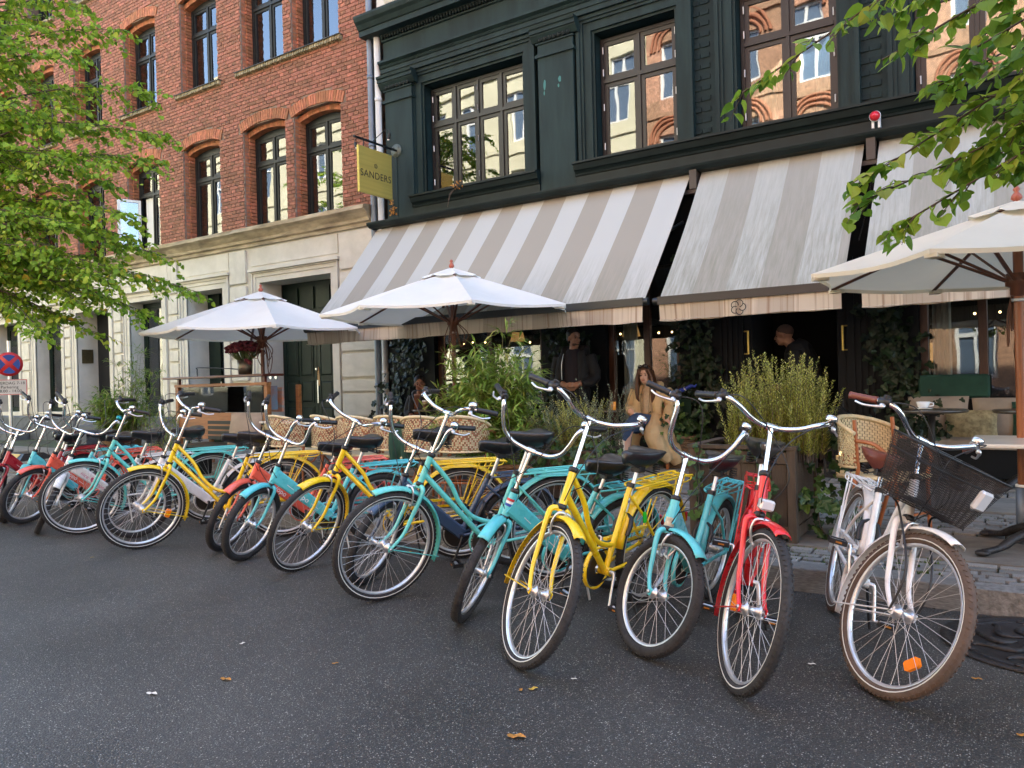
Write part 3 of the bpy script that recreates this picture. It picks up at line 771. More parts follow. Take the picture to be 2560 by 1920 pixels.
# entablature: architrave, frieze, dentil row, crown cornice
en = MB()
extrude_profile(en, [(.07, 6.217), (-.07, 6.217), (-.07, 6.29), (-.085, 6.29), (-.085, 6.355), (-.10, 6.36), (-.115, 6.385), (-.10, 6.40), (-.15, 6.43), (-.15, 6.465), (-.05, 6.475), (.07, 6.475)], -8.48, 14, YF)
en.box(-8.44, 14, YF-.045, YF+.07, 6.476, 6.79)
extrude_profile(en, [(.07, 6.79), (-.06, 6.79), (-.075, 6.80), (-.075, 6.815), (-.06, 6.82), (-.10, 6.90), (.07, 6.90)], -8.46, 14, YF)
extrude_profile(en, [(.07, 6.901), (-.24, 6.901), (-.24, 6.99), (-.26, 6.995), (-.30, 7.06), (-.34, 7.10), (-.36, 7.155), (-.36, 7.19), (.07, 7.215)], -8.78, 14, YF)
en.build('cornice', M_GRN, green_house, GI)
dn = MB(); x = -8.42
while x < -2.5:
    dn.cbox(x, x+.034, YF-.115, YF-.055, 6.825, 6.895, .01); x += .055
dn.build('dentil_row', M_GRND, green_house, GI)
# sills with their mouldings
sl = MB()
SPROF = [(.07, 3.95), (-.075, 3.95), (-.075, 4.055), (-.09, 4.06), (-.10, 4.085), (-.085, 4.09), (-.11, 4.12), (-.13, 4.13), (-.16, 4.20), (-.19, 4.205), (-.19, 4.232), (.07, 4.258)]
extrude_profile(sl, SPROF, -7.87, -5.552, YF); extrude_profile(sl, SPROF, -4.98, 14, YF)
sl.build('sill_moulding', M_GRND, green_house, GI)
ld = MB(); extrude_profile(ld, [(.07, 3.80), (-.20, 3.82), (-.26, 3.86), (-.27, 3.885), (-.27, 3.905), (-.07, 3.948), (.07, 3.948)], -8.70, 14, YF); ld.build('awning_ledge', M_GRND, green_house, GI)
# white upper storeys
uw = MB(); uw.box(-8.62, 14, YF+.02, YF+.66, 7.216, 17); uw.box(-8.62, 14, YF-.03, YF+.02, 7.216, 7.30)
extrude_profile(uw, [(.03, 7.42), (-.03, 7.42), (-.05, 7.45), (-.10, 7.50), (-.10, 7.53), (.03, 7.54)], -8.40, -7.72, YF)
extrude_profile(uw, [(.03, 7.30), (-.06, 7.30), (-.06, 7.34), (.03, 7.36)], -8.40, -7.72, YF)
uw.box(-8.32, -7.80, YF-.06, YF+.02, 7.541, 8.2)
uw.build('white_upper_storey', M_PLASTW, green_house, GI)
MB().box(-8.7, 14, YF-.4, YF+9, 17, 17.4).build('roof_cornice', M_PLASTW, green_house, GI)
ww = MB(); ww.box(-7.55, -6.6, YF-.01, YF+.02, 7.5, 9); o = ww.build('window', M_FRAME, green_house, GI)
# worn paint marks on the middle pilaster
M_PEEL = mat('old_green_paint', (.03, .16, .15), .6)
for (x, z, w, h) in ((-5.44, 5.42, .04, .16), (-5.20, 5.44, .05, .10), (-5.22, 5.36, .03, .05), (-5.45, 5.30, .02, .07)):
    n = 9; vs = [(x+w*.5*cos(6.28*i/n)*(.7+.5*rb.random()), YF-.0615, z+h*.5*sin(6.28*i/n)*(.7+.5*rb.random())) for i in range(n)]
    MB().add(vs, [tuple(range(n))]).build('paint_mark', M_PEEL, green_house, GI)
# ------------------------------------------------ shaded café front
M_BLUEBLK = mat('blue_black_panel', (.004, .006, .008), .6, spec=.2, var=.2, vscale=3)
M_BROWN = mat('oiled_wood_frame', (.055, .020, .009), .4, var=.35, vscale=5, stretch=(4, 4, .5))
M_SHOPGL = glass_mat('shop_glass', 1.6, (.85, .88, .88), .06)
gz = zp(YF)
cf = MB()
def pier(x0, x1, y0=YF-.03): cf.box(x0, x1, y0, YF+.35, .05, 3.62)
for a, c in ((-8.52, -7.56), (-5.62, -4.62), (-3.58, -2.78), (-1.62, -.90)): pier(a, c)
cf.box(-8.52, 14, YF+.04, YF+.35, 2.75, 3.62)                       # beam above the shop windows
cf.box(-7.56, -5.62, YF+.0, YF+.3, .05, .72); cf.box(-4.62, -3.58, YF, YF+.3, .05, .52); cf.box(-.90, 14, YF, YF+.3, .05, .80)
for a, c in ((-3.10, -2.80), (-1.60, -1.34)):
    for k in range(4): cf.box(a+.03+k*.065, a+.065+k*.065, YF-.05, YF-.031, .4, 2.6)
cf.build('shop_front', M_BLUEBLK, green_house, GI)
wf = MB()
for x in (-7.56, -6.62, -5.70, -4.62, -4.11, -3.66, -.90, -.36, .35, 1.1): wf.cbox(x, x+.085, YF+.06, YF+.15, .52, 2.75, .006)
wf.box(-7.47, -5.70, YF+.07, YF+.14, .721, .80); wf.box(-4.53, -3.66, YF+.07, YF+.14, .521, .60); wf.box(-.81, 3, YF+.07, YF+.14, .801, .88)
wf.build('window_frame', M_BROWN, green_house, GI)
gl = MB()
for a, c, z0 in ((-7.47, -6.62, .8), (-6.53, -5.70, .8), (-4.53, -4.11, .6), (-4.02, -3.66, .6), (-.81, -.36, .88), (-.27, .35, .88), (.44, 1.1, .88)):
    gl = MB(); gl.box(a, c, YF+.10, YF+.106, z0, 2.75); gl.build('shop_pane', M_SHOPGL, green_house, GI)
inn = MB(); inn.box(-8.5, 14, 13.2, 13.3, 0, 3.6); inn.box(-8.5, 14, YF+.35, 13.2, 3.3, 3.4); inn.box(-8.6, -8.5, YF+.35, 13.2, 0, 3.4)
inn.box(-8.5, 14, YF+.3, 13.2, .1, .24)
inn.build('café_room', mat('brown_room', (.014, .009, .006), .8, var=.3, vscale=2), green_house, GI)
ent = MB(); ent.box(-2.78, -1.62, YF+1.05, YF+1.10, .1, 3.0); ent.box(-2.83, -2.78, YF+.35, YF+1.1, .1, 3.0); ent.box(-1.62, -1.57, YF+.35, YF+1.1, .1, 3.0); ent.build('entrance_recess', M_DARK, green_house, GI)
hd = MB()
for x in (-2.72, -1.66):
    hd.cyl((x, YF-.03, 1.56), (x, YF-.03, 1.84), .014, 8)
    for z in (1.565, 1.835): hd.cyl((x, YF-.03, z), (x-.05 if x < -2 else x+.05, YF-.03, z), .008, 6)
hd.build('door_handle', M_BRASS, green_house, GI)
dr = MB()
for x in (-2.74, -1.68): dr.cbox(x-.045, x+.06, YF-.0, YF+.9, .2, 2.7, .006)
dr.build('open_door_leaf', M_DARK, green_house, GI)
cu = MB()
for x0, x1 in ((-4.52, -4.30), (-3.74, -3.60), (-.80, -.62)):
    cu.grid(lambda u, v: (x0+u*(x1-x0), YF+.32+.025*sin(u*(x1-x0)*110), .6+v*2.0), 40, 1)
cu.build('curtain', M_CURT, green_house, GI)
M_GLOW = mat('lamp_glow', (1, .6, .2), .5, emit=(1, .62, .25), estr=2.4)
M_SHADE = mat('lamp_shade', (.30, .15, .04), .7, emit=(1, .52, .16), estr=.06)
def shade(x, y, z, r0, r1, h, label, name='pendant_lamp', cord=True):
    t = thing(name, label, 'lamp', (x, y, z))
    b = MB(); b.lathe([(r0, 0), (r1, h)], 24); b.lathe([(r1-.004, h-.002), (r0-.004, .002)], 24); b.build('lamp_shade', M_SHADE, t)
    MB().ball((0, 0, h*.4), .03, 8).build('bulb', M_GLOW, t)
    if cord: MB().cyl((0, 0, h*.4), (0, 0, 3.3-z), .006, 6).build('cord', M_FRAME, t)
    else: 
        b = MB(); b.lathe([(.0001, -.4), (.09, -.4), (.09, -.385), (.02, -.36), (.015, -.1), (.012, h*.3)], 14); b.build('lamp_base', M_BRASS, t)
shade(-4.60, 10.05, 1.90, .13, .09, .15, 'amber pendant lamp glowing inside the café window above the seated woman')
shade(-6.75, 10.4, 1.95, .12, .09, .14, 'amber pendant lamp inside the café window behind the bamboo')
shade(-.80, 9.86, 1.40, .13, .05, .22, 'small table lamp with amber shade inside the right café window', 'table_lamp', False)
CL = ((1551, 835, 10.6, 'warm ceiling light farther left of the amber lamp over the seated woman'), (1562, 835, 10.9, 'warm ceiling light touching the amber lamp over the seated woman on its left'), (1647, 832, 10.6, 'warm ceiling light right of the brown window post above the seated woman'), (1213, 856, 10.8, 'warm ceiling light just right of the middle parasol pole'), (1325, 856, 11.2, 'single warm ceiling light left of the standing man'), (1160, 860, 11, 'warm ceiling light just above the bamboo tips, nearest to the parasol pole'), (1182, 856, 11.4, 'small warm ceiling light between two others above the bamboo'), (2374, 786, 11, 'warm ceiling light nearest to the left brown post of the right café window'), (2437, 784, 11.5, 'warm ceiling light in the middle of the right café window'), (2500, 780, 12, 'warm ceiling light close to the cream parasol pole'), (1680, 830, 11.5, 'warm ceiling light beside the ivy pier right of the seated woman'))
for x, y, dep, lb_ in CL:
    p = at_y(x, y, dep); o = MB().ball((0, 0, 0), .015, 8).build('spot_bulb', M_GLOW, None, T(p.x, p.y, p.z))
    props(o, lb_, 'lamp', group='ceiling lights in the café')
    MB().cyl((0, 0, .01), (0, 0, max(.05, 3.3-p.z)), .004, 5).build('cord', M_FRAME, o)
# round red sticker on the right window
st = MB(); st.lathe([(.0001, 0), (.085, 0)], 24); o = st.build('window_sticker', mat('sticker_red', (.30, .012, .015), .5), green_house, GI @ T(-.71, YF+.095, 1.09) @ RX(pi/2))
link('lettering', text_mesh('lettering', 'MICHELIN\n2023', .028, M_WHITE, .0008), o, T(0, .012, .0015))
# things that hang on the front: drainpipes
def drainpipe(x, y, r, z0, z1, m, label, brk):
    t = thing('drainpipe', label, 'drainpipe', (x, y, 0))
    MB().cyl((0, 0, z0), (0, 0, z1), r, 14).build('pipe', m, t)
    b = MB()
    for z in brk: b.lathe([(r, z-.03), (r+.008, z-.03), (r+.008, z+.03), (r, z+.03)], 14); b.box(-.012, .012, -.0, .1, z-.015, z+.015)
    b.build('bracket', m, t)
M_ZINC = mat('zinc', (.17, .20, .24), .5, metal=.5, var=.2, vscale=6, stretch=(1, 1, .4))
M_PIPEW = mat('white_pipe', (.62, .62, .60), .5, var=.12, vscale=4)
drainpipe(-8.72, YF-.06, .05, .15, 13, M_ZINC, 'grey zinc drainpipe on the seam between brick and green house', (1.3, 2.6, 5.2, 6.3, 9))
drainpipe(-8.56, YF-.06, .052, .15, 6.9, M_PIPEW, 'white drainpipe beside the dark green corner pilaster', (4.35, 1.5, 5.9))
# ================================================================ HOUSES ACROSS THE STREET (seen mirrored in the panes)
M_CREAM = mat('cream_plaster', (.62, .58, .42), .85, var=.08, vscale=1.2)
M_OBR = mat('orange_brick', (.42, .235, .145), .85, var=.35, vscale=9, island=.25)
M_PANE2 = mat('far_pane', (.10, .14, .20), .08, spec=.8)
def far_house(name, label, x0, x1, m, arched):
    h = thing(name, label, 'house', ((x0+x1)/2, -8.2, 0)); HI = h.matrix_world.inverted()
    y = -8.2
    hs = []; n = int((x1-x0)/2.3); dx = (x1-x0)/n
    for i in range(n):
        for z in (1.0, 4.6, 8.1, 11.5, 14.6): hs.append((x0+dx*(i+.5)-.55, x0+dx*(i+.5)+.55, z, z+2.1))
    b = MB(); wall_grid(b, x0, x1, 0, 18.0, hs, y, -.25); b.box(x0, x1, y-8, y-.3, 0, 18)
    for z in (4.0, 7.5, 10.9, 14.1): b.box(x0, x1, y+.002, y+.08, z, z+.18)
    b.box(x0, x1, y+.002, y+.5, 17.6, 18.1)
    b.build('wall', m, h, HI)
    for a, c, z0, z1 in hs:
        f = MB()
        for q in ((a, a+.09), ((a+c)/2-.05, (a+c)/2+.05), (c-.09, c)): f.box(q[0], q[1], y-.2, y-.12, z0, z1)
        f.box(a, c, y-.199, y-.121, z0, z0+.09); f.box(a, c, y-.199, y-.121, z1-.09, z1); f.box(a, c, y-.199, y-.121, z0+1.35, z0+1.43)
        o = f.build('window', M_WHITE, h, HI)
        MB().box(a, c, y-.19, y-.18, z0, z1).build('pane', M_PANE2, o)
    if arched:
        b = MB()
        for a, c, z0, z1 in hs:
            for rr in (.62, .80, .95):
                pts = [((a+c)/2+rr*cos(pi*k/14), y+.04, z1-.25+rr*sin(pi*k/14)) for k in range(15)]
                b.tube(pts, .06, 5)
        b.build('brick_arch', mat('arch_orange', (.38, .15, .08), .85), h, HI)
far_house('cream_house', 'sunlit cream plaster house across the street, mirrored in the windows', -60, -11.6, M_CREAM, False)
far_house('orange_brick_house', 'sunlit orange brick house with round arches across the street, mirrored in the windows', -11.55, 14, M_OBR, True)
# ================================================================ AWNINGS
def awning_mat(nm, c1, c2, z0, z1):
    m, nt, b = new_mat(nm); L = nt.links
    tc = nt.nodes.new('ShaderNodeTexCoord'); sx = nt.nodes.new('ShaderNodeSeparateXYZ'); L.new(tc.outputs['Object'], sx.inputs[0])
    dv = nt.nodes.new('ShaderNodeMath'); dv.operation = 'DIVIDE'; dv.inputs[1].default_value = .702; L.new(sx.outputs[0], dv.inputs[0])
    fr = nt.nodes.new('ShaderNodeMath'); fr.operation = 'FRACT'; L.new(dv.outputs[0], fr.inputs[0])
    gt = nt.nodes.new('ShaderNodeMath'); gt.operation = 'GREATER_THAN'; gt.inputs[1].default_value = .5; L.new(fr.outputs[0], gt.inputs[0])
    mx = nt.nodes.new('ShaderNodeMix'); mx.data_type = 'RGBA'; L.new(gt.outputs[0], mx.inputs[0])
    mx.inputs[6].default_value = (*c1, 1); mx.inputs[7].default_value = (*c2, 1)
    n = nt.nodes.new('ShaderNodeTexNoise'); mp = nt.nodes.new('ShaderNodeMapping'); mp.inputs['Scale'].default_value = (16, 1.2, 1.2); L.new(tc.outputs['Object'], mp.inputs[0]); L.new(mp.outputs[0], n.inputs['Vector']); n.inputs['Scale'].default_value = 2; n.inputs['Detail'].default_value = 8; n.inputs['Roughness'].default_value = .7
    # algae stains build up towards the lower hem of the cloth
    mr = nt.nodes.new('ShaderNodeMapRange'); mr.inputs[1].default_value = z0; mr.inputs[2].default_value = z1; L.new(sx.outputs[2], mr.inputs[0])
    r = nt.nodes.new('ShaderNodeValToRGB'); r.color_ramp.elements[0].position = .36; r.color_ramp.elements[1].position = .74; L.new(n.outputs['Fac'], r.inputs[0])
    ml = nt.nodes.new('ShaderNodeMath'); ml.operation = 'MULTIPLY'; L.new(r.outputs[0], ml.inputs[0]); L.new(mr.outputs[0], ml.inputs[1])
    m2 = nt.nodes.new('ShaderNodeMix'); m2.data_type = 'RGBA'; L.new(ml.outputs[0], m2.inputs[0]); L.new(mx.outputs[2], m2.inputs[6]); m2.inputs[7].default_value = (.20, .205, .15, 1)
    L.new(m2.outputs[2], b.inputs['Base Color']); b.inputs['Roughness'].default_value = .85
    tr = nt.nodes.new('ShaderNodeBsdfTranslucent'); L.new(m2.outputs[2], tr.inputs['Color'])
    ms = nt.nodes.new('ShaderNodeMixShader'); ms.inputs[0].default_value = .03; L.new(b.outputs[0], ms.inputs[1]); L.new(tr.outputs[0], ms.inputs[2]); L.new(ms.outputs[0], nt.nodes['Material Output'].inputs[0])
    return m
def valance_mat():
    m, nt, b = new_mat('valance_cloth'); L = nt.links
    tc = nt.nodes.new('ShaderNodeTexCoord'); sx = nt.nodes.new('ShaderNodeSeparateXYZ'); L.new(tc.outputs['Object'], sx.inputs[0])
    dv = nt.nodes.new('ShaderNodeMath'); dv.operation = 'DIVIDE'; dv.inputs[1].default_value = .702; L.new(sx.outputs[0], dv.inputs[0])
    fr = nt.nodes.new('ShaderNodeMath'); fr.operation = 'FRACT'; L.new(dv.outputs[0], fr.inputs[0])
    gt = nt.nodes.new('ShaderNodeMath'); gt.operation = 'GREATER_THAN'; gt.inputs[1].default_value = .5; L.new(fr.outputs[0], gt.inputs[0])
    mx = nt.nodes.new('ShaderNodeMix'); mx.data_type = 'RGBA'; L.new(gt.outputs[0], mx.inputs[0])
    mx.inputs[6].default_value = (.60, .53, .42, 1); mx.inputs[7].default_value = (.45, .385, .30, 1)
    n = nt.nodes.new('ShaderNodeTexNoise'); mp = nt.nodes.new('ShaderNodeMapping'); mp.inputs['Scale'].default_value = (34, .5, .5); L.new(tc.outputs['Object'], mp.inputs[0]); L.new(mp.outputs[0], n.inputs['Vector']); n.inputs['Scale'].default_value = 1; n.inputs['Detail'].default_value = 5
    r = nt.nodes.new('ShaderNodeValToRGB'); r.color_ramp.elements[0].position = .52; r.color_ramp.elements[1].position = .70; L.new(n.outputs['Fac'], r.inputs[0])
    m2 = nt.nodes.new('ShaderNodeMix'); m2.data_type = 'RGBA'; L.new(r.outputs[0], m2.inputs[0]); L.new(mx.outputs[2], m2.inputs[6]); m2.inputs[7].default_value = (.30, .21, .14, 1)
    L.new(m2.outputs[2], b.inputs['Base Color']); b.inputs['Roughness'].default_value = .85
    tr = nt.nodes.new('ShaderNodeBsdfTranslucent'); L.new(m2.outputs[2], tr.inputs['Color'])
    ms = nt.nodes.new('ShaderNodeMixShader'); ms.inputs[0].default_value = .12; L.new(b.outputs[0], ms.inputs[1]); L.new(tr.outputs[0], ms.inputs[2]); L.new(ms.outputs[0], nt.nodes['Material Output'].inputs[0])
    return m
M_AWN, M_VAL = awning_mat('awning_cloth', (.475, .475, .435), (.325, .295, .238), -1.0, -1.8), valance_mat()
M_AWN2 = awning_mat('stained_awning_cloth', (.42, .42, .375), (.325, .305, .255), .3, -1.55)
M_BAR = mat('black_bar', (.014, .017, .018), .35)
def pinwheel(name, R, r, m, parent, M):
    b = MB()
    for k in range(5):
        a = 2*pi*k/5
        c = (R*.55*cos(a), R*.55*sin(a))
        pts = [(c[0]+R*.47*cos(a+t), c[1]+R*.47*sin(a+t), 0) for t in [(-2.75+4.1*i/14) for i in range(15)]]
        b.tube(pts, r, 5)
    return b.build(name, m, parent, M)
def awning(x0, x1, label, motif=False, proj=1.53):
    zt, zb = 3.86, 2.16; yt, yb = YF-.05, YF-.05-proj
    t = thing('awning', label, 'awning', (x0, yt, zt), group='striped awnings over the café front')
    W = x1-x0
    def cl(u, v):
        seam = abs(((u*W)/.351) % 1-.5)*2
        sag = -.045*sin(pi*v)*(1+.3*sin(u*W*2.2))-.010*sin(pi*v)*cos(u*W*9)+.007*(seam**14)*sin(pi*v)+.006*mnoise.noise((u*W*3.5, v*2.5, x0))*sin(pi*v)
        return (u*W, v*(yb-yt), v*(zb-zt)+sag)
    b = MB(); b.grid(cl, int(W*34), 22); b.build('cloth', M_AWN if x0 < -5 else M_AWN2, t)
    b = MB()
    b.tube([(-.04 if x0 < -8 else -.06, yb-yt-.03, zb-zt-.035), (W+.05, yb-yt-.03, zb-zt-.035)], .042, 8)
    b.box(0, W, yb-yt-.072, yb-yt-.055, zb-zt-.075, zb-zt+.01); b.build('front_bar', M_BAR, t)
    b = MB(); b.tube([(-.02, -.03, .02), (W+.02, -.03, .02)], .05, 10); b.build('roller', M_BAR, t)
    b = MB(); N = max(20, int(W*12))
    b.grid(lambda u, v: (.01+u*(W-.02), yb-yt-.05+.022*sin(u*W*3.1+1)*v+.010*sin(u*W*9+sin(u*W*2))*v, zb-zt-.075-v*(.175+.008*sin(u*W*4)+.005*sin(u*W*13))), N, 3); b.build('valance', M_VAL, t)
    b = MB(); b.tube([(.01, yb-yt-.051, zb-zt-.245), (W-.01, yb-yt-.051, zb-zt-.245)], .006, 5); b.build('hem', M_VAL, t)
    b = MB()
    for xx in (.12, W-.12): b.tube([(xx, -.02, -.62), (xx+(.5 if xx < 1 else -.5)*min(1, W/3), -.75, -1.1), (xx, yb-yt, zb-zt-.03)], .022, 6)
    b.build('folding_arm', M_BAR, t)
    if motif: pinwheel('motif', .075, .0045, M_FRAME, t, T(W*.47, yb-yt-.075, zb-zt-.165) @ RX(pi/2))
    return t
awning(-8.63, -3.36, 'longest striped awning, left of the two dark gaps, with eight pale stripes')
awning(-3.22, -1.38, 'short striped awning between the two dark gaps, pinwheel motif on its valance', True, 1.46)
awning(-1.23, 3.1, 'stained striped awning at the right, half behind the hanging lime branch', False, 1.42)
for x in (-3.29, -1.30):
    t = thing('awning_bracket', 'brown metal bracket under the ledge in the %s gap between awnings' % ('left' if x < -2 else 'right'), 'bracket', (x, YF-.12, 3.62))
    b = MB(); b.box(-.045, .045, -.1, .05, -.02, .26); b.box(-.12, .12, -.08, .05, -.07, -.021); b.build('bracket_plate', mat('bracket_brown', (.045, .035, .03), .5), t)
    b = MB(); pts = smoothpath([(.0, -.02, -.07), (-.01, -.25, -.5), (-.06, -.6, -.95)], 20)
    for i, p in enumerate(pts): b.ball(p, .008, 5, sc=(1, 1, 1.6))
    b.build('chain', M_FRAME, t)
al = thing('alarm_siren', 'red and white alarm siren above the right gap between the awnings', 'alarm', M=T(-1.25, YF-.17, 3.935) @ Matrix.Scale(.78, 4))
b = MB(); b.box(-.05, -.02, -.03, .03, 0, .10); b.box(.03, .055, -.03, .08, 0, .17); b.lathe([(.068, .0), (.075, .02), (.068, .03)], 18, 0, T(0, -.04, .15) @ RX(pi/2)); b.build('siren_stand', M_WHITE, al)
b = MB(); b.lathe([(.066, 0), (.066, .02), (.05, .045), (.047, .05), (.03, .066), (.026, .07), (.0001, .08)], 18, 0, T(0, -.066, .15) @ RX(pi/2)); b.build('red_dome', mat('siren_red', (.62, .015, .03), .3, coat=.4), al)

# ================================================================ HANGING SIGN
M_GOLD = mat('brushed_brass', (.56, .45, .11), .42, metal=.55, var=.10, vscale=3, stretch=(1, .15, 6))
M_INK = mat('engraved_black', (.01, .01, .01), .6)
sg = thing('hanging_sign', 'square brass sign reading SANDERS on a black bracket arm', 'sign', (-8.2, YF-.06, 4.55), rz=0)
b = MB(); b.cbox(-.02, .02, -.87, -.14, -.345, .355, .004); b.build('sign_board', M_GOLD, sg)
for sgn in (1, -1):
    MM = T(sgn*.0215, -.505, -.05) @ RZ(sgn*pi/2) @ RX(pi/2)
    link('lettering', text_mesh('lettering', 'SANDERS', .152, M_INK, .0008, 1.08), sg, MM)
    pinwheel('emblem', .034, .0032, M_INK, sg, T(sgn*.021, -.505, .105) @ RZ(sgn*pi/2) @ RX(pi/2))
b = MB(); b.cyl((0, 0, .465), (0, -.94, .465), .018, 10); b.cyl((0, -.30, .36), (0, -.30, .46), .008, 6); b.cyl((0, -.74, .36), (0, -.74, .46), .008, 6); b.build('bracket_arm', M_FRAME, sg)
b = MB(); b.lathe([(.0001, 0), (.105, 0), (.105, .012), (.0001, .012)], 28, 0, T(0, .0, .465) @ RX(pi/2))
for k in range(4): b.lathe([(.012, .013), (.012, .02), (.0001, .02)], 8, 0, T(.075*cos(.8+k*pi/2), .0, .465+.075*sin(.8+k*pi/2)) @ RX(pi/2))
b.build('wall_plate', mat('grey_green_plate', (.10, .115, .09), .5, metal=.3), sg)
MB().cyl((0, -.005, .36), (0, -.005, -.72), .008, 6).build('cable', M_GRN, sg)
for sgn in (1, -1):
    b = MB(); b.tube(smoothpath([(0, -.55, .47), (sgn*.18, -.55, .56), (sgn*.30, -.55, .60), (sgn*.36, -.55, .56), (sgn*.355, -.55, .52)], 6), .007, 6); o = b.build('lamp_arm', M_FRAME, sg)
    b = MB(); b.tube([(sgn*.355, -.55, .53), (sgn*.335, -.55, .45)], [.022, .027], 10); b.build('spot_lamp', M_FRAME, o)
    MB().ball((sgn*.332, -.55, .445), .02, 8).build('spot_bulb', M_WHITE, o)

# ================================================================ PARASOLS
def canvas(name, c, tr_):
    m = mat(name, c, .9, var=.04, vscale=2.5, bump=.08, bscale=28); nt = m.node_tree; L = nt.links; b = nt.nodes['Principled BSDF']
    t_ = nt.nodes.new('ShaderNodeBsdfTranslucent'); t_.inputs['Color'].default_value = (c[0], c[1]*.97, c[2]*.9, 1)
    mx = nt.nodes.new('ShaderNodeMixShader'); mx.inputs[0].default_value = tr_; L.new(b.outputs[0], mx.inputs[1]); L.new(t_.outputs[0], mx.inputs[2]); L.new(mx.outputs[0], nt.nodes['Material Output'].inputs[0]); return m
M_CANV = canvas('white_canvas', (.86, .86, .80), .24); M_CANVC = canvas('cream_canvas', (.78, .72, .57), .30)
M_TEAK = mat('dark_teak', (.115, .038, .016), .4, var=.3, vscale=7, stretch=(3, 3, .4))
M_TEAKL = mat('teak_pole', (.26, .085, .03), .38, var=.3, vscale=7, stretch=(3, 3, .3))
M_FINI = mat('finial_wood', (.36, .09, .05), .4)
M_CORD = mat('brown_cord', (.12, .05, .025), .7)
def parasol(x, y, R, zr, za, zbase, label, canvas, pole, rot=0.0, n=8, pr=.026, sleeve=None):
    t = thing('parasol', label, 'parasol', (x, y, 0), rot, 'wooden pole parasols in front of the café')
    corners = [(R*cos(2*pi*k/n), R*sin(2*pi*k/n)) for k in range(n)]
    b = MB()
    def surf(k, u, v):                          # u across the panel, v from apex to rim
        a0, a1 = corners[k], corners[(k+1) % n]
        px = a0[0]*(1-u)+a1[0]*u; py = a0[1]*(1-u)+a1[1]*u
        inw = 1-.05*sin(pi*u)*v
        dip = -.055*sin(pi*u)*sin(pi*min(1, v*.85))
        return (px*v*inw, py*v*inw, za+(zr-za)*(v*.97+.03*v*v)+dip)
    for k in range(n): b.grid(lambda u, v: surf(k, u, .10+.90*v), 6, 10)
    canopy = b.build('canopy', canvas, t)
    hem = MB()
    for k in range(n): hem.grid(lambda u, v: tuple(Vector(surf(k, u, 1))+Vector((0, 0, -v*.028))), 6, 1)
    hem.build('hem', canvas, canopy)
    v2 = MB()                                 # scalloped vent cap
    for k in range(n):
        v2.grid(lambda u, v: (lambda q: (q[0], q[1], q[2]+.03+(-.02*sin(pi*u)+.035*sin(pi*u)*sin(pi*u))*v))(surf(k, u, .02+.21*v)), 6, 4)
    v2.build('vent_cap', canvas, t)
    b = MB()
    b.lathe([(.0001, za+.125), (.012, za+.12), (.022, za+.10), (.012, za+.085), (.03, za+.06), (.034, za+.04), (.018, za+.025), (.018, za-.02)], 12); b.build('finial', M_FINI, t)
    MB().cyl((0, 0, zbase), (0, 0, za), pr, 12).build('pole', pole, t)
    zh = zr-.10
    b = MB(); b.lathe([(pr+.001, zh-.10), (pr+.02, zh-.09), (pr+.02, zh-.04), (pr+.045, zh-.03), (pr+.045, zh+.05), (pr+.001, zh+.055)], 14); b.build('hub', M_TEAK, t)
    b = MB(); b.lathe([(pr+.001, zh-.135), (pr+.012, zh-.135), (pr+.012, zh-.115), (pr+.001, zh-.115)], 14); b.build('metal_ring', M_STEEL, t)
    for k in range(n):
        c = Vector((corners[k][0], corners[k][1], 0))
        e0 = c*.05; e0.z = za-.03; e1 = c*.985; e1.z = zr-.02
        rb_ = MB().tube([e0, e1], .012, 4, sx=1.5).build('rib', M_TEAK, t)
        m = c*.47; m.z = za+(zr-za)*.47-.03; h = c.normalized()*(pr+.03); h.z = zh
        MB().tube([h, m], .011, 4, sx=1.4).build('strut', M_TEAK, rb_)
        pk = c*.955; pk.z = zr-.035
        MB().box(-.05, .05, -.035, .035, -.012, .012, 0, Matrix.Translation(pk) @ RZ(2*pi*k/n)).build('rib_pocket', canvas, rb_)
    b = MB(); rr = random.Random(int(abs(x)*100))
    for k in range(5):                        # loops of cord hanging from the hub
        a = rr.uniform(-2.2, 2.2); l = rr.uniform(.25, .48); w = rr.uniform(.06, .16)
        pts = smoothpath([(.04*cos(a), .04*sin(a), zh), ((.06+w)*cos(a), (.06+w)*sin(a), zh-l*.5), (.10*cos(a+.3), .10*sin(a+.3), zh-l), (.06*cos(a+.6), .06*sin(a+.6), zh-l*.5), (.04*cos(a+.5), .04*sin(a+.5), zh-.02)], 7)
        b.tube(pts, .006, 5)
    b.tube([(.04, 0, zh-.05), (.09, -.02, zh-.16), (.03, -.03, zh-.22)], .008, 5); b.build('cord', M_CORD, t)
    if sleeve: 
        b = MB(); b.lathe([(pr+.001, sleeve), (pr+.014, sleeve), (pr+.014, zbase-.02), (pr+.001, zbase-.02)], 12); b.build('base_sleeve', M_ZINC, t)
        b = MB(); b.lathe([(pr+.0015, sleeve+.002), (pr+.015, sleeve+.002), (pr+.015, sleeve+.02), (pr+.0015, sleeve+.02)], 12); b.build('white_collar', M_WHITE, t)
    else:
        b = MB(); b.lathe([(.24, zbase), (.24, zbase+.05), (.05, zbase+.07), (.035, zbase+.3), (pr+.001, zbase+.3)], 20); b.build('base', M_IRON, t)
    return t
parasol(-8.65, 6.9, 1.52, 2.06, 2.60, zp(6.9), 'white parasol at the left, above the wooden counter and the dark red flowers', M_CANV, M_TEAK, .22)
parasol(-5.54, 7.15, 1.52, 2.12, 2.63, zp(7.15), 'white parasol in the middle, in front of the longest awning and above the bamboo', M_CANV, M_TEAK, .0)
parasol(.0, 6.1, 1.32, 1.985, 2.39, zp(6.1), 'cream parasol at the right edge above the marble table', M_CANVC, M_TEAKL, radians(27), pr=.03, sleeve=.52)

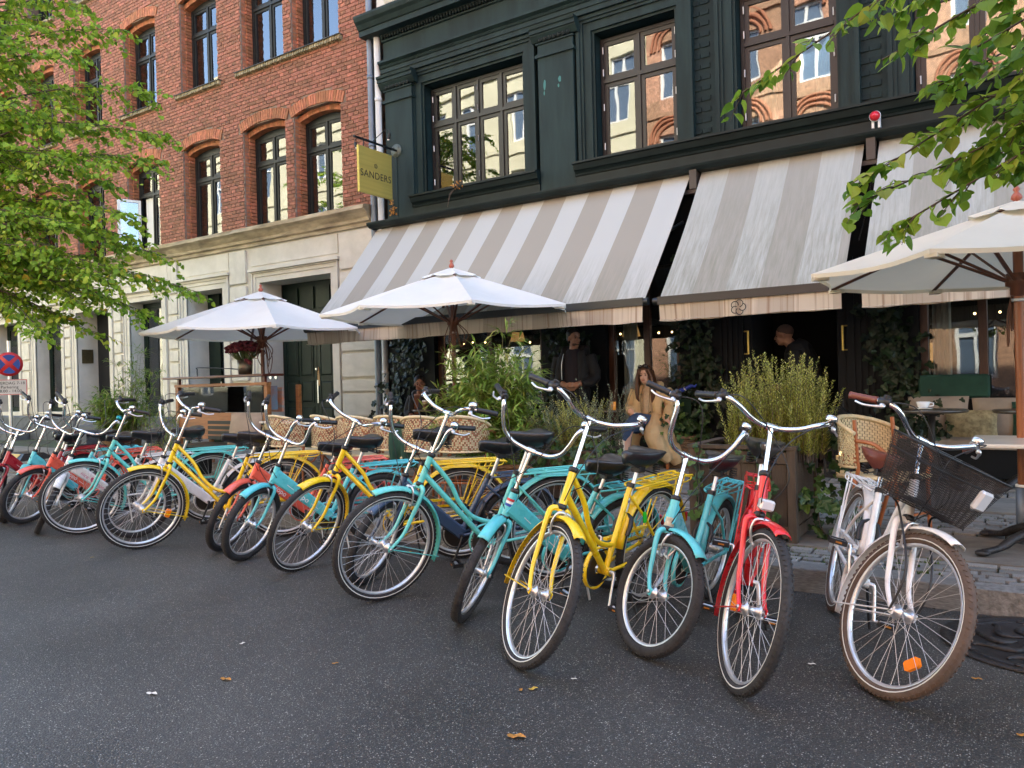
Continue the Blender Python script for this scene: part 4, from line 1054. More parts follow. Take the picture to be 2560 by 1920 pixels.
# ================================================================ TABLES, CHAIRS, BENCH
M_MARB = mat('marble', (.66, .63, .57), .3, var=.12, vscale=3, coat=.2)
M_RATT = mat('rattan_cane', (.36, .12, .04), .4, var=.25, vscale=10)
M_WEAVE = mat('cream_weave', (.60, .50, .30), .6, var=.15, vscale=30)
M_WRED = mat('red_weave', (.32, .12, .065), .6, var=.2, vscale=30)
M_CUSH = mat('taupe_cushion', (.30, .25, .20), .95, var=.12, vscale=4, bump=.2, bscale=20)
M_FLORAL = mat('patterned_cushion', (.16, .13, .07), .95, color2=(.42, .36, .20), vscale=16, bump=.2, bscale=30)
M_GREENF = mat('green_cushion', (.012, .05, .033), .9, var=.2, vscale=5)
def iron_table(x, y, label, top='rect', w=.62, d=.52, h=.74, rz=0.0, group=None, fs=1.0):
    z = zp(y); t = thing('cafe_table', label, 'table', (x, y, z), rz, group)
    b = MB()
    if top == 'rect': b.cbox(-w/2, w/2, -d/2, d/2, h-.025, h, .006)
    else: b.lathe([(.0001, h-.03), (w/2-.01, h-.03), (w/2, h-.02), (w/2, h-.004), (w/2-.01, h), (.0001, h)], 32)
    b.build('table_top', M_MARB if top == 'rect' else mat('dark_table', (.06, .045, .03), .35, coat=.4), t)
    b = MB()
    b.lathe([(.10, h-.028), (.10, h-.045), (.035, h-.07), (.028, h-.2), (.034, .46), (.026, .44), (.026, .34), (.042, .33), (.046, .31), (.030, .28), (.040, .26), (.044, .20), (.034, .15), (.06, .12), (.075, .09), (.05, .06), (.0001, .06)], 16); b.build('column', M_IRON, t)
    for k in range(4):
        a = pi/4+k*pi/2
        b = MB(); b.tube(smoothpath([(.03*cos(a), .03*sin(a), .13), (.14*fs*cos(a), .14*fs*sin(a), .11), (.24*fs*cos(a), .24*fs*sin(a), .045), (.33*fs*cos(a), .33*fs*sin(a), .025)], 4), [.035]*4+[.028]*4+[.022]*5, 7)
        b.ball((.33*fs*cos(a), .33*fs*sin(a), .022), .042, 9, sc=(1.1, 1.1, .5)); b.build('foot', M_IRON, t)
    return t
iron_table(.12, 5.90, 'marble topped table with cast iron foot under the cream parasol', w=.80, d=.76, h=.70, fs=1.45)
iron_table(-.72, 8.35, 'round dark table holding a white coffee cup in front of the cushioned bench', 'round', .62)
iron_table(.05, 8.3, 'round dark table behind the parasol pole at the right edge', 'round', .55)
iron_table(-7.30, 6.35, 'narrow marble topped table between patterned cushion and rattan chairs', w=.9, d=.5)
iron_table(-7.05, 8.5, 'small dark table holding a paper coffee cup near the left ivy', 'round', .5)
iron_table(-4.35, 8.62, 'small round table with an amber candle glass beside the woman in the trench coat', 'round', .55, h=.72)
M_PORC = mat('white_porcelain', (.80, .80, .78), .2, coat=.5)
def cup(x, y, z, label):
    t = thing('coffee_cup', label, 'cup', (x, y, z))
    b = MB(); b.lathe([(.0001, .012), (.035, .012), (.048, .03), (.062, .075), (.058, .075), (.04, .03), (.0001, .025)], 20); b.build('cup_bowl', M_PORC, t)
    b = MB(); b.lathe([(.0001, 0), (.05, 0), (.085, .014), (.085, .017), (.05, .006), (.0001, .005)], 24); b.build('saucer', M_PORC, t)
    b = MB(); b.tube([(.058, 0, .065), (.088, 0, .06), (.085, 0, .035), (.052, 0, .032)], .006, 6); b.build('cup_handle', M_PORC, t)
cup(-.78, 8.26, zp(8.35)+.741, 'white coffee cup on a saucer on the round table before the bench')
def bistro_chair(x, y, rz, label, alt=True, group='rattan bistro chairs along the kerb'):
    z = zp(y); t = thing('bistro_chair', label, 'chair', (x, y, z), rz, group)
    # seat faces +Y, the curved woven back is on the -Y side
    b = MB(); b.grid(lambda u, v: ((u-.5)*.44*(1-.12*v), -.20+.42*v, .455+.006*sin(u*pi*3)), 14, 12); b.tube([(-.22, -.2, .45), (.22, -.2, .45), (.20, .22, .45), (-.20, .22, .45)], .014, 6, closed=True); b.build('seat', M_WEAVE, t)
    def back(u, v):
        a = pi*(1.0+u)                         # half cylinder round the back
        r = .25+.02*v
        zt = .52+v*(.33-.10*abs(2*u-1)**2)
        return (r*cos(a), -.04+.24*sin(a), zt)
    nu, nv = (48, 17) if alt else (46, 16)
    w1, w2 = MB(), MB()
    for i in range(nu):
        for j in range(nv):
            e = .08 if alt else .03; q = [back((i+e)/nu, (j+e)/nv), back((i+1-e)/nu, (j+e)/nv), back((i+1-e)/nu, (j+1-e)/nv), back((i+e)/nu, (j+1-e)/nv)]
            red = (((abs(i % 12-6)*1.1+j*.9) % 3.1 < 1.5) and (i+j) % 2 == 0 or (abs(i % 12-6)*1.1+j*.9) % 3.1 < .9) if alt else (j < 5 and i % 3 == 0 and j % 2 == 0)
            tgt = w2 if red else w1
            off = .004*((i+j) % 2)
            tgt.add([(p[0]*(1+off*2), p[1]-off, p[2]) for p in q], [(0, 1, 2, 3)])
    w1.build('back_weave', M_WEAVE, t)['kind'] = 'stuff'; w2.build('back_pattern', M_WRED, t)['kind'] = 'stuff'
    b = MB(); b.tube([back(i/20, 1.0) for i in range(21)], .016, 7); b.tube([back(i/20, 0) for i in range(21)], .010, 6); b.build('back_rim', M_WEAVE, t)
    for sx in (-1, 1):
        b = MB(); b.tube([(sx*.235, -.06, .84), (sx*.235, -.04, .5), (sx*.21, -.18, .0)], .014, 7); b.build('leg', M_RATT, t)
        b = MB(); b.tube(smoothpath([(sx*.25, -.03, .70), (sx*.26, .10, .68), (sx*.25, .20, .58), (sx*.20, .20, .45), (sx*.20, .21, 0)], 5), .014, 7); b.build('leg', M_RATT, t)
    b = MB(); b.tube([(-.205, .2, .2), (.205, .2, .2)], .010, 6); b.tube([(-.215, -.14, .22), (.215, -.14, .22)], .010, 6); b.build('stretcher', M_RATT, t)
    for sx in (-1, 1): 
        b = MB(); b.tube(smoothpath([(sx*.24, -.10, .48), (sx*.255, .03, .33), (sx*.2, .18, .45)], 5), .010, 6); b.build('brace', M_RATT, t)
lab = ['leftmost red and cream rattan chair, half behind two black saddles', 'second red and cream rattan chair from the left, behind the coral and turquoise handlebars', 'third red and cream rattan chair, left of the yellow head tube', 'fourth red and cream rattan chair, right of the yellow head tube', 'fifth red and cream rattan chair, beside the dark green cushion', 'rightmost red and cream rattan chair, touching the bamboo']
for i, x in enumerate((-6.75, -6.12, -5.68, -5.20, -4.80, -4.42)): bistro_chair(x, 5.80+.05*(i % 2), rs.uniform(-.35, .35), lab[i])
bistro_chair(-.80, 5.80, radians(-112), 'pale cream woven rattan chair between the wooden planter and the white bicycle', False, None)
gc = thing('green_cloth', 'dark green blanket hanging over a rattan chair back by the bamboo', 'blanket', (-4.98, 5.62, 0))
b = MB(); b.grid(lambda u, v: (-.16+.32*u+.03*(v-.5)*sin(u*9), -.06*sin(pi*v*.9)-.03*sin(u*12)*v, .98-.02*u-v*.46), 16, 10); b.build('cloth', M_GREENF, gc)
# bench along the front with cushions
bn = thing('bench', 'low dark bench with taupe seat pads along the right café window', 'bench', (.4, 8.86, zp(8.9)))
b = MB(); b.box(-1.35, 1.4, -.2, .32, .05, .33); b.box(-1.35, 1.4, .24, .36, .33, .80); b.build('bench_frame', M_BLUEBLK, bn)
b = MB(); b.grid(lambda u, v: (-1.33+2.7*u, -.24+.48*v, .43-.06*(2*v-1)**4-.02*(2*u-1)**8), 20, 8); b.grid(lambda u, v: (-1.33+2.7*u, -.24, .33+.08*v), 20, 2); b.build('seat_pad', M_CUSH, bn)
def cushion(x, y, z, w, h, d, m, label, rz=0.0, tilt=-.22):
    b = MB()
    def f(sgn): return lambda u, v: ((u-.5)*w*(1-.06*sin(pi*v)), sgn*d*.5*(sin(pi*u)**.5)*(sin(pi*v)**.5), (v)*h+ .0*u)
    b.grid(f(1), 14, 12); b.grid(f(-1), 14, 12)
    o = b.build('cushion', m, None, T(x, y, z) @ RZ(rz) @ RX(tilt)); props(o, label, 'cushion')
zb = zp(8.9)+.42
cushion(-.72, 8.98, zb, .56, .42, .16, M_CUSH, 'large taupe cushion on the bench behind the coffee cup')
cushion(-.20, 9.0, zb, .44, .40, .15, M_CUSH, 'taupe cushion left of the parasol pole, on the bench')
cushion(-.42, 8.86, zb-.02, .46, .30, .14, M_FLORAL, 'beige patterned cushion on the bench behind the round table')
cushion(.12, 8.93, zb, .4, .36, .14, M_GREENF, 'dark green cushion on the bench by the parasol pole')
cushion(.42, 8.92, zb, .46, .34, .14, M_FLORAL, 'beige patterned cushion at the far right of the bench')
gb = MB(); gb.cbox(-.32, .32, -.04, .04, 0, .24, .02); o = gb.build('seat_back', M_GREENF, None, T(-.58, 9.14, 1.02)); props(o, 'dark green upholstered back rest below the red sticker', 'back rest')
# left bench with cushions in front of the counter
lb = thing('bench', 'black slatted bench beside the wooden counter at the left', 'bench', (-8.45, 6.25, zp(6.3)))
b = MB()
for k in range(5): b.box(-.9, .75, -.2+.09*k, -.13+.09*k, .40, .43)
for x in (-.8, .65): b.box(x-.03, x+.03, -.18, .22, 0, .399)
b.build('bench_slats', M_FRAME, lb)
b = MB()
for k in range(4): b.box(-.9, .75, .26, .29, .46+.07*k, .505+.07*k)
b.build('bench_back', M_FRAME, lb)
cushion(-8.30, 6.28, zp(6.3)+.42, .52, .42, .2, M_CUSH, 'big taupe cushion standing on the left bench', .2)
cushion(-7.80, 6.30, zp(6.3)+.42, .44, .32, .16, M_FLORAL, 'patterned cushion on the left bench beside the marble table', -.1)
# wooden counter with glass sides, a rail and a flower bucket
M_OAK = mat('oiled_oak', (.30, .13, .045), .45, var=.3, vscale=6, stretch=(.5, 4, 4))
M_PANE_REFLECTION = mat('painted_reflection', (.30, .42, .48), .5, color2=(.75, .28, .13), vscale=5, stretch=(.6, 1, 3))  # blue and orange reflections in the counter glass, painted as panel colour
M_CLEAR = glass_mat('clear_glass', 1.45, (.93, .95, .94))
ct = thing('wooden_counter', 'oak framed reception counter with glass panels in front of the pale facade', 'counter', M=T(-9.35, 6.75, zp(6.75)) @ Matrix.Diagonal((1, 1, .935, 1)))
b = MB()
W = 1.16
for x in (-1.02, .97): b.cbox(x-.035, x+.035, -.035, .035, 0, 1.255, .005)
for x in (-1.02, .97): b.cbox(x-.03, x+.03, .50, .56, 0, 1.255, .005)
b.cbox(-1.06, 1.01, -.045, .04, 1.256, 1.30, .005); b.cbox(-.984, .934, -.03, .03, .46, .52, .004); b.cbox(-1.06, -.98, .041, .56, 1.256, 1.30, .005)
b.build('frame', M_OAK, ct)
b = MB(); b.box(-.984, .934, -.018, .018, .525, .86); b.build('front_board', M_OAK, ct)
b = MB(); b.box(-.984, .934, -.004, .004, .865, 1.25); b.build('glass_panel', M_CLEAR, ct)
b = MB(); b.box(-1.024, -1.016, .05, .48, .5, 1.25); b.build('glass_panel', M_CLEAR, ct)
b = MB(); b.box(-.9, -.1, .30, .33, .86, 1.22); b.box(.12, .9, .30, .33, .86, 1.22); b.build('reflection_panel', M_PANE_REFLECTION, ct)
b = MB(); b.cbox(-1.28, 1.0, -.10, .26, 1.385, 1.42, .006)
for x in (-1.0, .92): b.box(x-.02, x+.02, -.02, .02, 1.301, 1.3845)
b.build('top_shelf', mat('mahogany', (.11, .03, .018), .35, var=.2, vscale=6, stretch=(.5, 4, 4), coat=.2), ct)
b = MB(); b.tube(smoothpath([(-.85, .2, 1.42), (-.85, .2, 1.53), (-.78, .2, 1.56), (.2, .2, 1.50), (.3, .2, 1.42)], 6), .008, 6); b.build('rail', M_FRAME, ct)
b = MB()
for i in range(46): b.box(.20+.016*i, .209+.016*i, .05, .20, .90, 1.02+.005*i)
b.build('book_row', mat('book_spines', (.3, .1, .05), .7, color2=(.1, .3, .45), vscale=30, stretch=(6, .1, .1)), ct)['kind'] = 'stuff'
fb = thing('flower_bucket', 'metal bucket of dark red chrysanthemums on the counter', 'flowers', (-8.92, 6.82, zp(6.75)+1.421*.935))
b = MB(); b.lathe([(.0001, .004), (.092, .004), (.105, .20), (.099, .20), (.09, .02), (.0001, .02)], 24); b.build('bucket', mat('tarnished_tin', (.20, .17, .13), .4, metal=.8, var=.35, vscale=7), fb)
b = MB(); st = MB(); rf = random.Random(5)
for i in range(270):
    a = rf.uniform(0, 2*pi); q = sqrt(rf.random()); r = .29*q; z = .33+.10*(1-q*q)+rf.uniform(-.03, .03)
    c = (r*cos(a), r*sin(a)*.8, z); b.ball(c, rf.uniform(.026, .04), 7, sc=(1, 1, .7))
    if i % 3 == 0: st.tube([(.06*cos(a)*q, .06*sin(a)*q, .17), c], .004, 4)
for k in range(3): b.ball((.18+.04*k, -.12, .19-.02*k), .03, 7)
st.tube([(.06, -.03, .22), (.16, -.1, .27), (.2, -.12, .20)], .004, 4)
b.build('flower_heads', mat('dark_red_petals', (.10, .008, .014), .8, var=.5, vscale=30, bump=.6, bscale=90), fb); st.build('stems', mat('stem_green', (.10, .15, .04), .7), fb)
# paper cup, candle glasses, lanterns
pc = thing('paper_cup', 'paper coffee cup with white lid and brown sleeve on the dark table', 'cup', (-7.06, 8.42, zp(8.5)+.741))
b = MB(); b.lathe([(.0001, 0), (.03, 0), (.04, .11), (.0001, .11)], 16); b.build('cup_body', mat('kraft_paper', (.42, .31, .17), .8), pc)
b = MB(); b.lathe([(.036, .035), (.040, .075), (.0405, .075), (.0365, .035)], 16); b.build('cup_sleeve', mat('brown_sleeve', (.10, .045, .02), .8), pc)
b = MB(); b.lathe([(.043, .11), (.043, .122), (.036, .13), (.0001, .128)], 16); b.build('cup_lid', M_WHITE, pc)
def candle_glass(x, y, z, label, s=1.0):
    b = MB(); b.lathe([(.0001, 0), (.035*s, 0), (.038*s, .10*s), (.034*s, .10*s), (.031*s, .01), (.0001, .01)], 16)
    o = b.build('candle_glass', mat('amber_glass', (.45, .18, .035), .2, emit=(1, .45, .1), estr=.04), None, T(x, y, z)); props(o, label, 'candle')
candle_glass(-4.18, 8.55, zp(8.62)+.721, 'amber candle glass on the small table left of the woman in the trench coat')
candle_glass(-6.18, 6.3, zp(6.35)+.60, 'amber glass behind the rattan chairs left of the bamboo', 1.2)
def lantern(x, y, label, h=.55, w=.24):
    z = zp(y); t = thing('lantern', label, 'lantern', (x, y, z))
    b = MB()
    for sx in (-1, 1):
        for sy in (-1, 1): b.box(sx*w/2-.012, sx*w/2+.012, sy*w/2-.012, sy*w/2+.012, 0, h)
    b.box(-w/2-.02, w/2+.02, -w/2-.02, w/2+.02, -.0, .03); b.box(-w/2-.02, w/2+.02, -w/2-.02, w/2+.02, h+.001, h+.025)
    b.add([(-w/2, -w/2, h+.026), (w/2, -w/2, h+.026), (w/2, w/2, h+.026), (-w/2, w/2, h+.026), (0, 0, h+.14)], [(0, 1, 4), (1, 2, 4), (2, 3, 4), (3, 0, 4)])
    b.tube([(-.04, 0, h+.12), (-.04, 0, h+.2), (.04, 0, h+.2), (.04, 0, h+.12)], .006, 6)
    b.build('lantern_frame', M_FRAME, t)
    b = MB(); b.box(-w/2+.013, w/2-.013, -w/2-.002, -w/2+.002, .031, h-.001); b.box(w/2-.002, w/2+.002, -w/2+.013, w/2-.013, .031, h-.001); b.build('lantern_glass', M_CLEAR, t)
    b = MB(); b.cyl((0, 0, .031), (0, 0, .22), .045, 14); b.build('candle', mat('candle_wax', (.75, .58, .36), .5, emit=(1, .6, .25), estr=.03), t)
    MB().ball((0, 0, .245), .014, 8, sc=(1, 1, 1.8)).build('flame', M_GLOW, t)
lantern(-2.62, 8.8, 'black glass lantern with lit candle left of the entrance, behind the black saddle', .62, .28)
lantern(-1.62, 8.75, 'black glass lantern with lit candle right of the entrance, above the brown grip', .62, .26)
# no-stopping sign
ns = thing('no_stopping_sign', 'round blue and red no stopping sign with a text plate at the left edge', 'sign', (-15.05, 6.5, zp(6.5)), radians(58))
MB().cyl((0, .02, 0), (0, .02, 2.1), .03, 12).build('pole', M_STEEL, ns)
b = MB(); b.lathe([(.0001, 0), (.215, 0), (.215, .004), (.0001, .004)], 40, 0, T(0, -.012, 1.68) @ RX(pi/2)); b.build('disc', mat('sign_red', (.55, .02, .025), .4), ns)
b = MB()
for k in range(4): 
    a = k*pi/2; b.add([(.052*cos(a), -.0175, 1.68+.046*sin(a))]+[(.170*cos(a+t), -.0175, 1.68+.170*sin(a+t)) for t in [(-.62+1.24*i/8) for i in range(9)]], [tuple(range(10))])
b.build('blue_field', mat('sign_blue', (.01, .06, .30), .4), ns)
b = MB(); b.box(-.27, .27, -.014, -.008, 1.13, 1.41); b.build('text_plate', mat('plate_white', (.62, .60, .58), .5), ns)
b = MB(); b.box(-.265, .265, -.0155, -.0145, 1.395, 1.405); b.box(-.265, .265, -.0155, -.0145, 1.135, 1.145); b.box(-.265, -.255, -.0155, -.0145, 1.146, 1.394); b.box(.255, .265, -.0155, -.0145, 1.146, 1.394); b.build('red_border', mat('sign_red2', (.55, .02, .025), .4), ns)
link('lettering', text_mesh('lettering', 'HVERDAG 7-18\nParkering\n08.00 - 14.00', .07, M_INK, .0006), ns, T(0, -.0165, 1.27) @ RX(pi/2))
yb = thing('foot_block', 'black rubber foot block with yellow plate by the sign pole', 'sign foot', (-14.7, 6.55, zp(6.5)))
b = MB(); b.add([(-.5, -.3, 0), (.5, -.3, 0), (.5, .3, 0), (-.5, .3, 0), (-.35, -.16, .11), (.35, -.16, .11), (.35, .16, .11), (-.35, .16, .11)], [(0, 1, 5, 4), (1, 2, 6, 5), (2, 3, 7, 6), (3, 0, 4, 7), (4, 5, 6, 7)]); b.build('block', M_FRAME, yb)
b = MB(); b.add([(-.3, -.275, .028), (.3, -.275, .028), (.28, -.18, .105), (-.28, -.18, .105)], [(0, 1, 2, 3)]); b.build('yellow_plate', mat('yellow_plate', (.55, .36, .02), .5), yb)
# ================================================================ BICYCLES
PAINT = {
 'turquoise': (.095, .56, .60), 'mint': (.12, .59, .54), 'yellow': (.88, .60, .010), 'coral': (.78, .125, .075), 'red': (.68, .018, .024),
 'crimson': (.42, .012, .022), 'white': (.80, .79, .76), 'navy': (.045, .075, .135), 'black': (.016, .016, .018)}
M_PAINT = {k: mat('paint_'+k, c, .3, var=.10, vscale=11, rvar=.12, coat=.45, spec=.5) for k, c in PAINT.items()}
M_CHROME = mat('chrome', (.72, .73, .75), .16, metal=1, var=.05, vscale=30)
M_ALU = mat('aluminium', (.66, .67, .68), .34, metal=.9, var=.08, vscale=20)
M_RIM = mat('rim_alu', (.70, .71, .72), .30, metal=.75, var=.12, vscale=7)
M_RUB = mat('tyre_rubber', (.024, .023, .023), .8, var=.35, vscale=30, bump=.3, bscale=120)
M_RUBB = mat('brown_tyre', (.098, .066, .047), .8, var=.2, vscale=30, bump=.3, bscale=120)
M_REFL = mat('white_stripe', (.75, .75, .68), .5)
M_BLK = mat('black_plastic', (.013, .013, .014), .42, var=.2, vscale=30)
M_SADB = mat('black_vinyl', (.014, .014, .015), .3, bump=.1, bscale=90, coat=.3)
M_SADBR = mat('brown_leather', (.16, .038, .02), .38, var=.15, vscale=8, bump=.1, bscale=70, coat=.2)
M_ORNG = mat('orange_reflector', (.72, .17, .008), .25, emit=(.9, .25, .0), estr=.03, coat=.6)  # weak emission puts a glow into the unlit reflector
M_AMB = mat('amber_strip', (.45, .17, .02), .4)
M_CLR = mat('clear_lamp', (.75, .77, .78), .12, metal=.2, coat=.8)
M_CABLE = mat('brake_cable_black', (.012, .012, .012), .45)
M_WHT = mat('sticker_white', (.8, .8, .8), .5)
M_FLAG = [mat('flag_red', (.6, .03, .04), .5), M_WHT, mat('flag_blue', (.02, .06, .35), .5)]
M_KEY = mat('key_tag_green', (.02, .55, .02), .4)
M_TAILR = mat('tail_red', (.45, .012, .01), .25, coat=.5)
PAINT_MESH = {}
def cached(key, fn):
    if key not in PAINT_MESH: PAINT_MESH[key] = fn()
    return PAINT_MESH[key]
GA = dict(R=.345, L=1.12, ha=67, rake=.06, cl=1.08, sz=.93, sx=.20, bb=(.46, .29), rt=.0245, hz0=.70, hz1=.88, ns=36)
GB = dict(R=.297, L=1.02, ha=68, rake=.045, cl=.88, sz=.86, sx=.14, bb=(.42, .27), rt=.028, hz0=.57, hz1=.72, ns=28)
def steer_x(G, z): return G['L']-G['rake']/sin(radians(G['ha']))-(z-G['R'])/math.tan(radians(G['ha']))
def ring(R, prof, n=48, mi=0, b=None):
    """torus-like solid round the Y axis from a closed profile of (radius offset, y)"""
    b = b or MB(); m = len(prof)
    vs = [((R+dr)*cos(2*pi*i/n), y, (R+dr)*sin(2*pi*i/n)) for i in range(n) for dr, y in prof]
    fs = [(i*m+k, ((i+1) % n)*m+k, ((i+1) % n)*m+(k+1) % m, i*m+(k+1) % m) for i in range(n) for k in range(m)]
    return b.add(vs, fs, mi, True)
def tyre_mesh(G, m):
    b = MB(); R = G['R']; rt = G['rt']; c = R-rt
    ring(c, [(rt*cos(2*pi*k/12), rt*.95*sin(2*pi*k/12)) for k in range(12)], 56, 0, b)
    n = 84                                     # tread blocks
    for i in range(n):
        a = 2*pi*i/n
        for sy in (-1, 1):
            M = RY(-a-(.5*sy*pi/n)) @ T(c, 0, 0) @ RY(0) @ RZ(sy*.62) 
            b.box(rt-.002, rt+.0022, -.007, .007, -.004, .004, 0, M @ RX(sy*.5))
    if G is GA:
        for sy in (-1, 1):
            ring(c, [(-rt*.30, sy*rt*.935), (-rt*.30+.005, sy*rt*.965), (-rt*.30+.005, sy*rt*.90)], 56, 1, b)
    return b.mesh('tyre', [m, M_REFL])
def rim_mesh(G):
    b = MB(); c = G['R']-2*G['rt']+.008
    return ring(c, [(.004, -.0125), (.004, .0125), (-.014, .011), (-.018, .004), (-.018, -.004), (-.014, -.011)], 56, 0, b).mesh('rim', M_RIM)
def spoke_mesh(G, rear):
    b = MB(); n = G['ns']; ro = G['R']-2*G['rt']-.004
    for i in range(n):
        a = 2*pi*i/n; side = 1 if i % 2 else -1
        off = (1 if (i//2) % 2 else -1)*radians(62)
        rh = .026; ah = a+off
        b.tube([(rh*cos(ah), side*.029, rh*sin(ah)), (ro*cos(a), side*.002, ro*sin(a))], .0011, 4, cap=False, smooth=False)
        b.tube([((ro-.012)*cos(a), side*.003, (ro-.012)*sin(a)), (ro*cos(a), side*.002, ro*sin(a))], .0024, 4)
    return b.mesh('spokes', mat('spoke_steel', (.52, .52, .51), .5, metal=.35) if 'spoke_steel' not in bpy.data.materials else bpy.data.materials['spoke_steel'])
def hub_mesh(G, rear):
    b = MB(); r = .028 if rear else .016
    Mx = RX(pi/2)
    b.lathe([(.005, -.066), (.005, -.052), (.012, -.05), (.012, -.038), (.031, -.032), (.031, -.028), (r, -.024), (r, .024), (.031, .028), (.031, .032), (.012, .038), (.012, .05), (.005, .052), (.005, .066)], 16, 0, Mx)
    for sy in (-1, 1): b.lathe([(.0001, -.004), (.010, -.004), (.010, .004), (.0001, .004)], 6, 0, T(0, sy*.062, 0) @ Mx)
    return b.mesh('hub', M_ALU)
def fender(R, w, a0, a1, m, b=None, n=22):
    b = b or MB()
    prof = [(-.016, -w), (-.004, -w*.8), (.004, 0), (-.004, w*.8), (-.016, w)]
    vs = []; fs = []
    for i in range(n+1):
        a = a0+(a1-a0)*i/n
        for dr, y in prof: vs.append(((R+dr)*cos(a), y, (R+dr)*sin(a)))
        for dr, y in prof[::-1]: vs.append(((R+dr-.003)*cos(a), y*.97, (R+dr-.003)*sin(a)))
    k = 10
    for i in range(n):
        for j in range(k): fs.append((i*k+j, (i+1)*k+j, (i+1)*k+(j+1) % k, i*k+(j+1) % k))
    fs += [tuple(range(k)), tuple(range(n*k+k-1, n*k-1, -1))]
    return b.add(vs, fs, 0, True)
def frame_mesh(G, m):
    b = MB(); bx_, bz = G['bb']; R = G['R']
    def st(z): return (steer_x(G, z), 0, z)
    b.tube([st(G['hz0']+.01), st(G['hz1']-.01)], .0195 if G is GA else .023, 14)
    if G is GA:
        b.tube([st(.765), (bx_+.01, 0, bz+.005)], .0175, 12)
        b.tube(smoothpath([st(.855), (.715, 0, .70), (.655, 0, .575), (.57, 0, .475), (.46, 0, .43), (.395, 0, .43)], 7), .0145, 12)
        b.cyl((.60, 0, .497), (.575, 0, .445), .009, 8)
    else:
        # fat flattened low tube
        p0 = Vector(st(.645)); p1 = Vector((bx_-.01, 0, bz+.01)); d = (p1-p0).normalized(); nrm = d.cross(Vector((0, 1, 0)))
        prof = [(.022, .035), (.030, .026), (.030, -.026), (.022, -.035), (-.022, -.035), (-.030, -.026), (-.030, .026), (-.022, .035)]
        vs = []
        for p, s in ((p0, 1.25), (p0.lerp(p1, .5), 1.1), (p1, .95)):
            for y, h in prof: vs.append(p+Vector((0, y*.95, 0))+nrm*(h*s*1.18))
        fs = [(i*8+k, (i+1)*8+k, (i+1)*8+(k+1) % 8, i*8+(k+1) % 8) for i in range(2) for k in range(8)]+[tuple(range(8)), tuple(range(23, 15, -1))]
        b.add(vs, fs, 0, False)
        b.tube(smoothpath([(bx_+.05, 0, bz+.075), (bx_-.03, 0, bz+.06), (bx_-.13, 0, bz+.13)], 5), .014, 10)
    sx, sz = G['sx'], G['sz']
    top = (sx+.075, 0, sz-.19)
    b.tube([(bx_, 0, bz), top], .0165 if G is GA else .018, 12)
    b.lathe([(.0235, -.034), (.0235, .034)], 16, 0, T(bx_, 0, bz) @ RX(pi/2)); 
    b.lathe([(.0001, -.034), (.0235, -.034)], 16, 0, T(bx_, 0, bz) @ RX(pi/2)); b.lathe([(.0235, .034), (.0001, .034)], 16, 0, T(bx_, 0, bz) @ RX(pi/2))
    for s in (-1, 1):
        b.tube([(bx_, s*.02, bz), (bx_-.12, s*.045, bz+.02), (0, s*.062, R)], .010, 8)
        b.tube([(sx+.10, s*.014, sz-.25), (sx-.02, s*.05, sz-.38 if G is GA else sz-.36), (0, s*.062, R)], .0085, 8)
        b.cbox(-.02, .03, s*.062-.004, s*.062+.004, R-.02, R+.02, .002)
    return b.mesh('frame', m)
def fork_mesh(G, m):
    b = MB(); R = G['R']; L = G['L']; z0 = G['hz0']; w = .055 if G is GA else .05
    c = (steer_x(G, z0), z0)
    for s in (-1, 1):
        p = smoothpath([(c[0], s*.010, z0-.005), (c[0]+.004, s*w*.85, z0-.016), (c[0]+.018, s*w, z0-.055), (steer_x(G, R+(z0-R)*.5)+.003, s*w, R+(z0-R)*.5), (steer_x(G, R+(z0-R)*.22)+.014, s*w*1.01, R+(z0-R)*.22), (L, s*w*1.03, R)], 5)
        n = len(p); b.tube(p, [.0145-.006*max(0, (i-8)/(n-8)) for i in range(n)], 10)
        b.cbox(L-.014, L+.014, s*w*1.03-.004, s*w*1.03+.004, R-.016, R+.02, .003)
    b.tube([(steer_x(G, z0-.02), 0, z0-.02), (steer_x(G, z0+.012), 0, z0+.012)], .019, 12)
    return b.mesh('fork', m)
def stem_mesh(G):
    b = MB(); z1 = G['hz1']; zc = G['cl']
    p1 = (steer_x(G, z1-.14), 0, z1-.14); p2 = (steer_x(G, zc), 0, zc)
    b.tube([p1, (steer_x(G, zc-.02), 0, zc-.02)], .0112, 12); b.lathe([(.0165, -.026), (.0175, -.02), (.0175, .02), (.0165, .026)], 14, 0, T(*p2) @ RX(pi/2))
    b.tube([(steer_x(G, zc-.03), 0, zc-.03), p2], .014, 10)
    return b.mesh('stem', M_CHROME)
def headset_mesh(G):
    b = MB(); 
    for z, r in ((G['hz1']-.002, .024), (G['hz0']+.004, .024)):
        x = steer_x(G, z); M = T(x, 0, z) @ RY(radians(90-G['ha'])*-1)
        b.lathe([(.0185, -.014), (r, -.01), (r+.002, 0), (r, .01), (.0185, .014)], 16, 0, M)
    return b.mesh('headset', M_BLK)
HB_A = [(0, 0, 0), (.004, .05, .002), (.03, .115, .022), (.045, .175, .055), (.040, .222, .077), (.008, .252, .082), (-.030, .277, .076), (-.125, .335, .058)]
HB_B = [(0, 0, 0), (.002, .055, .004), (.012, .115, .020), (.026, .170, .065), (.036, .200, .135), (.034, .218, .205), (.014, .236, .238), (-.022, .262, .247), (-.115, .330, .240)]
def hb_pts(G, s): 
    H = HB_A if G is GA else HB_B
    return [Vector((steer_x(G, G['cl'])+x, s*y, G['cl']+z)) for x, y, z in H]
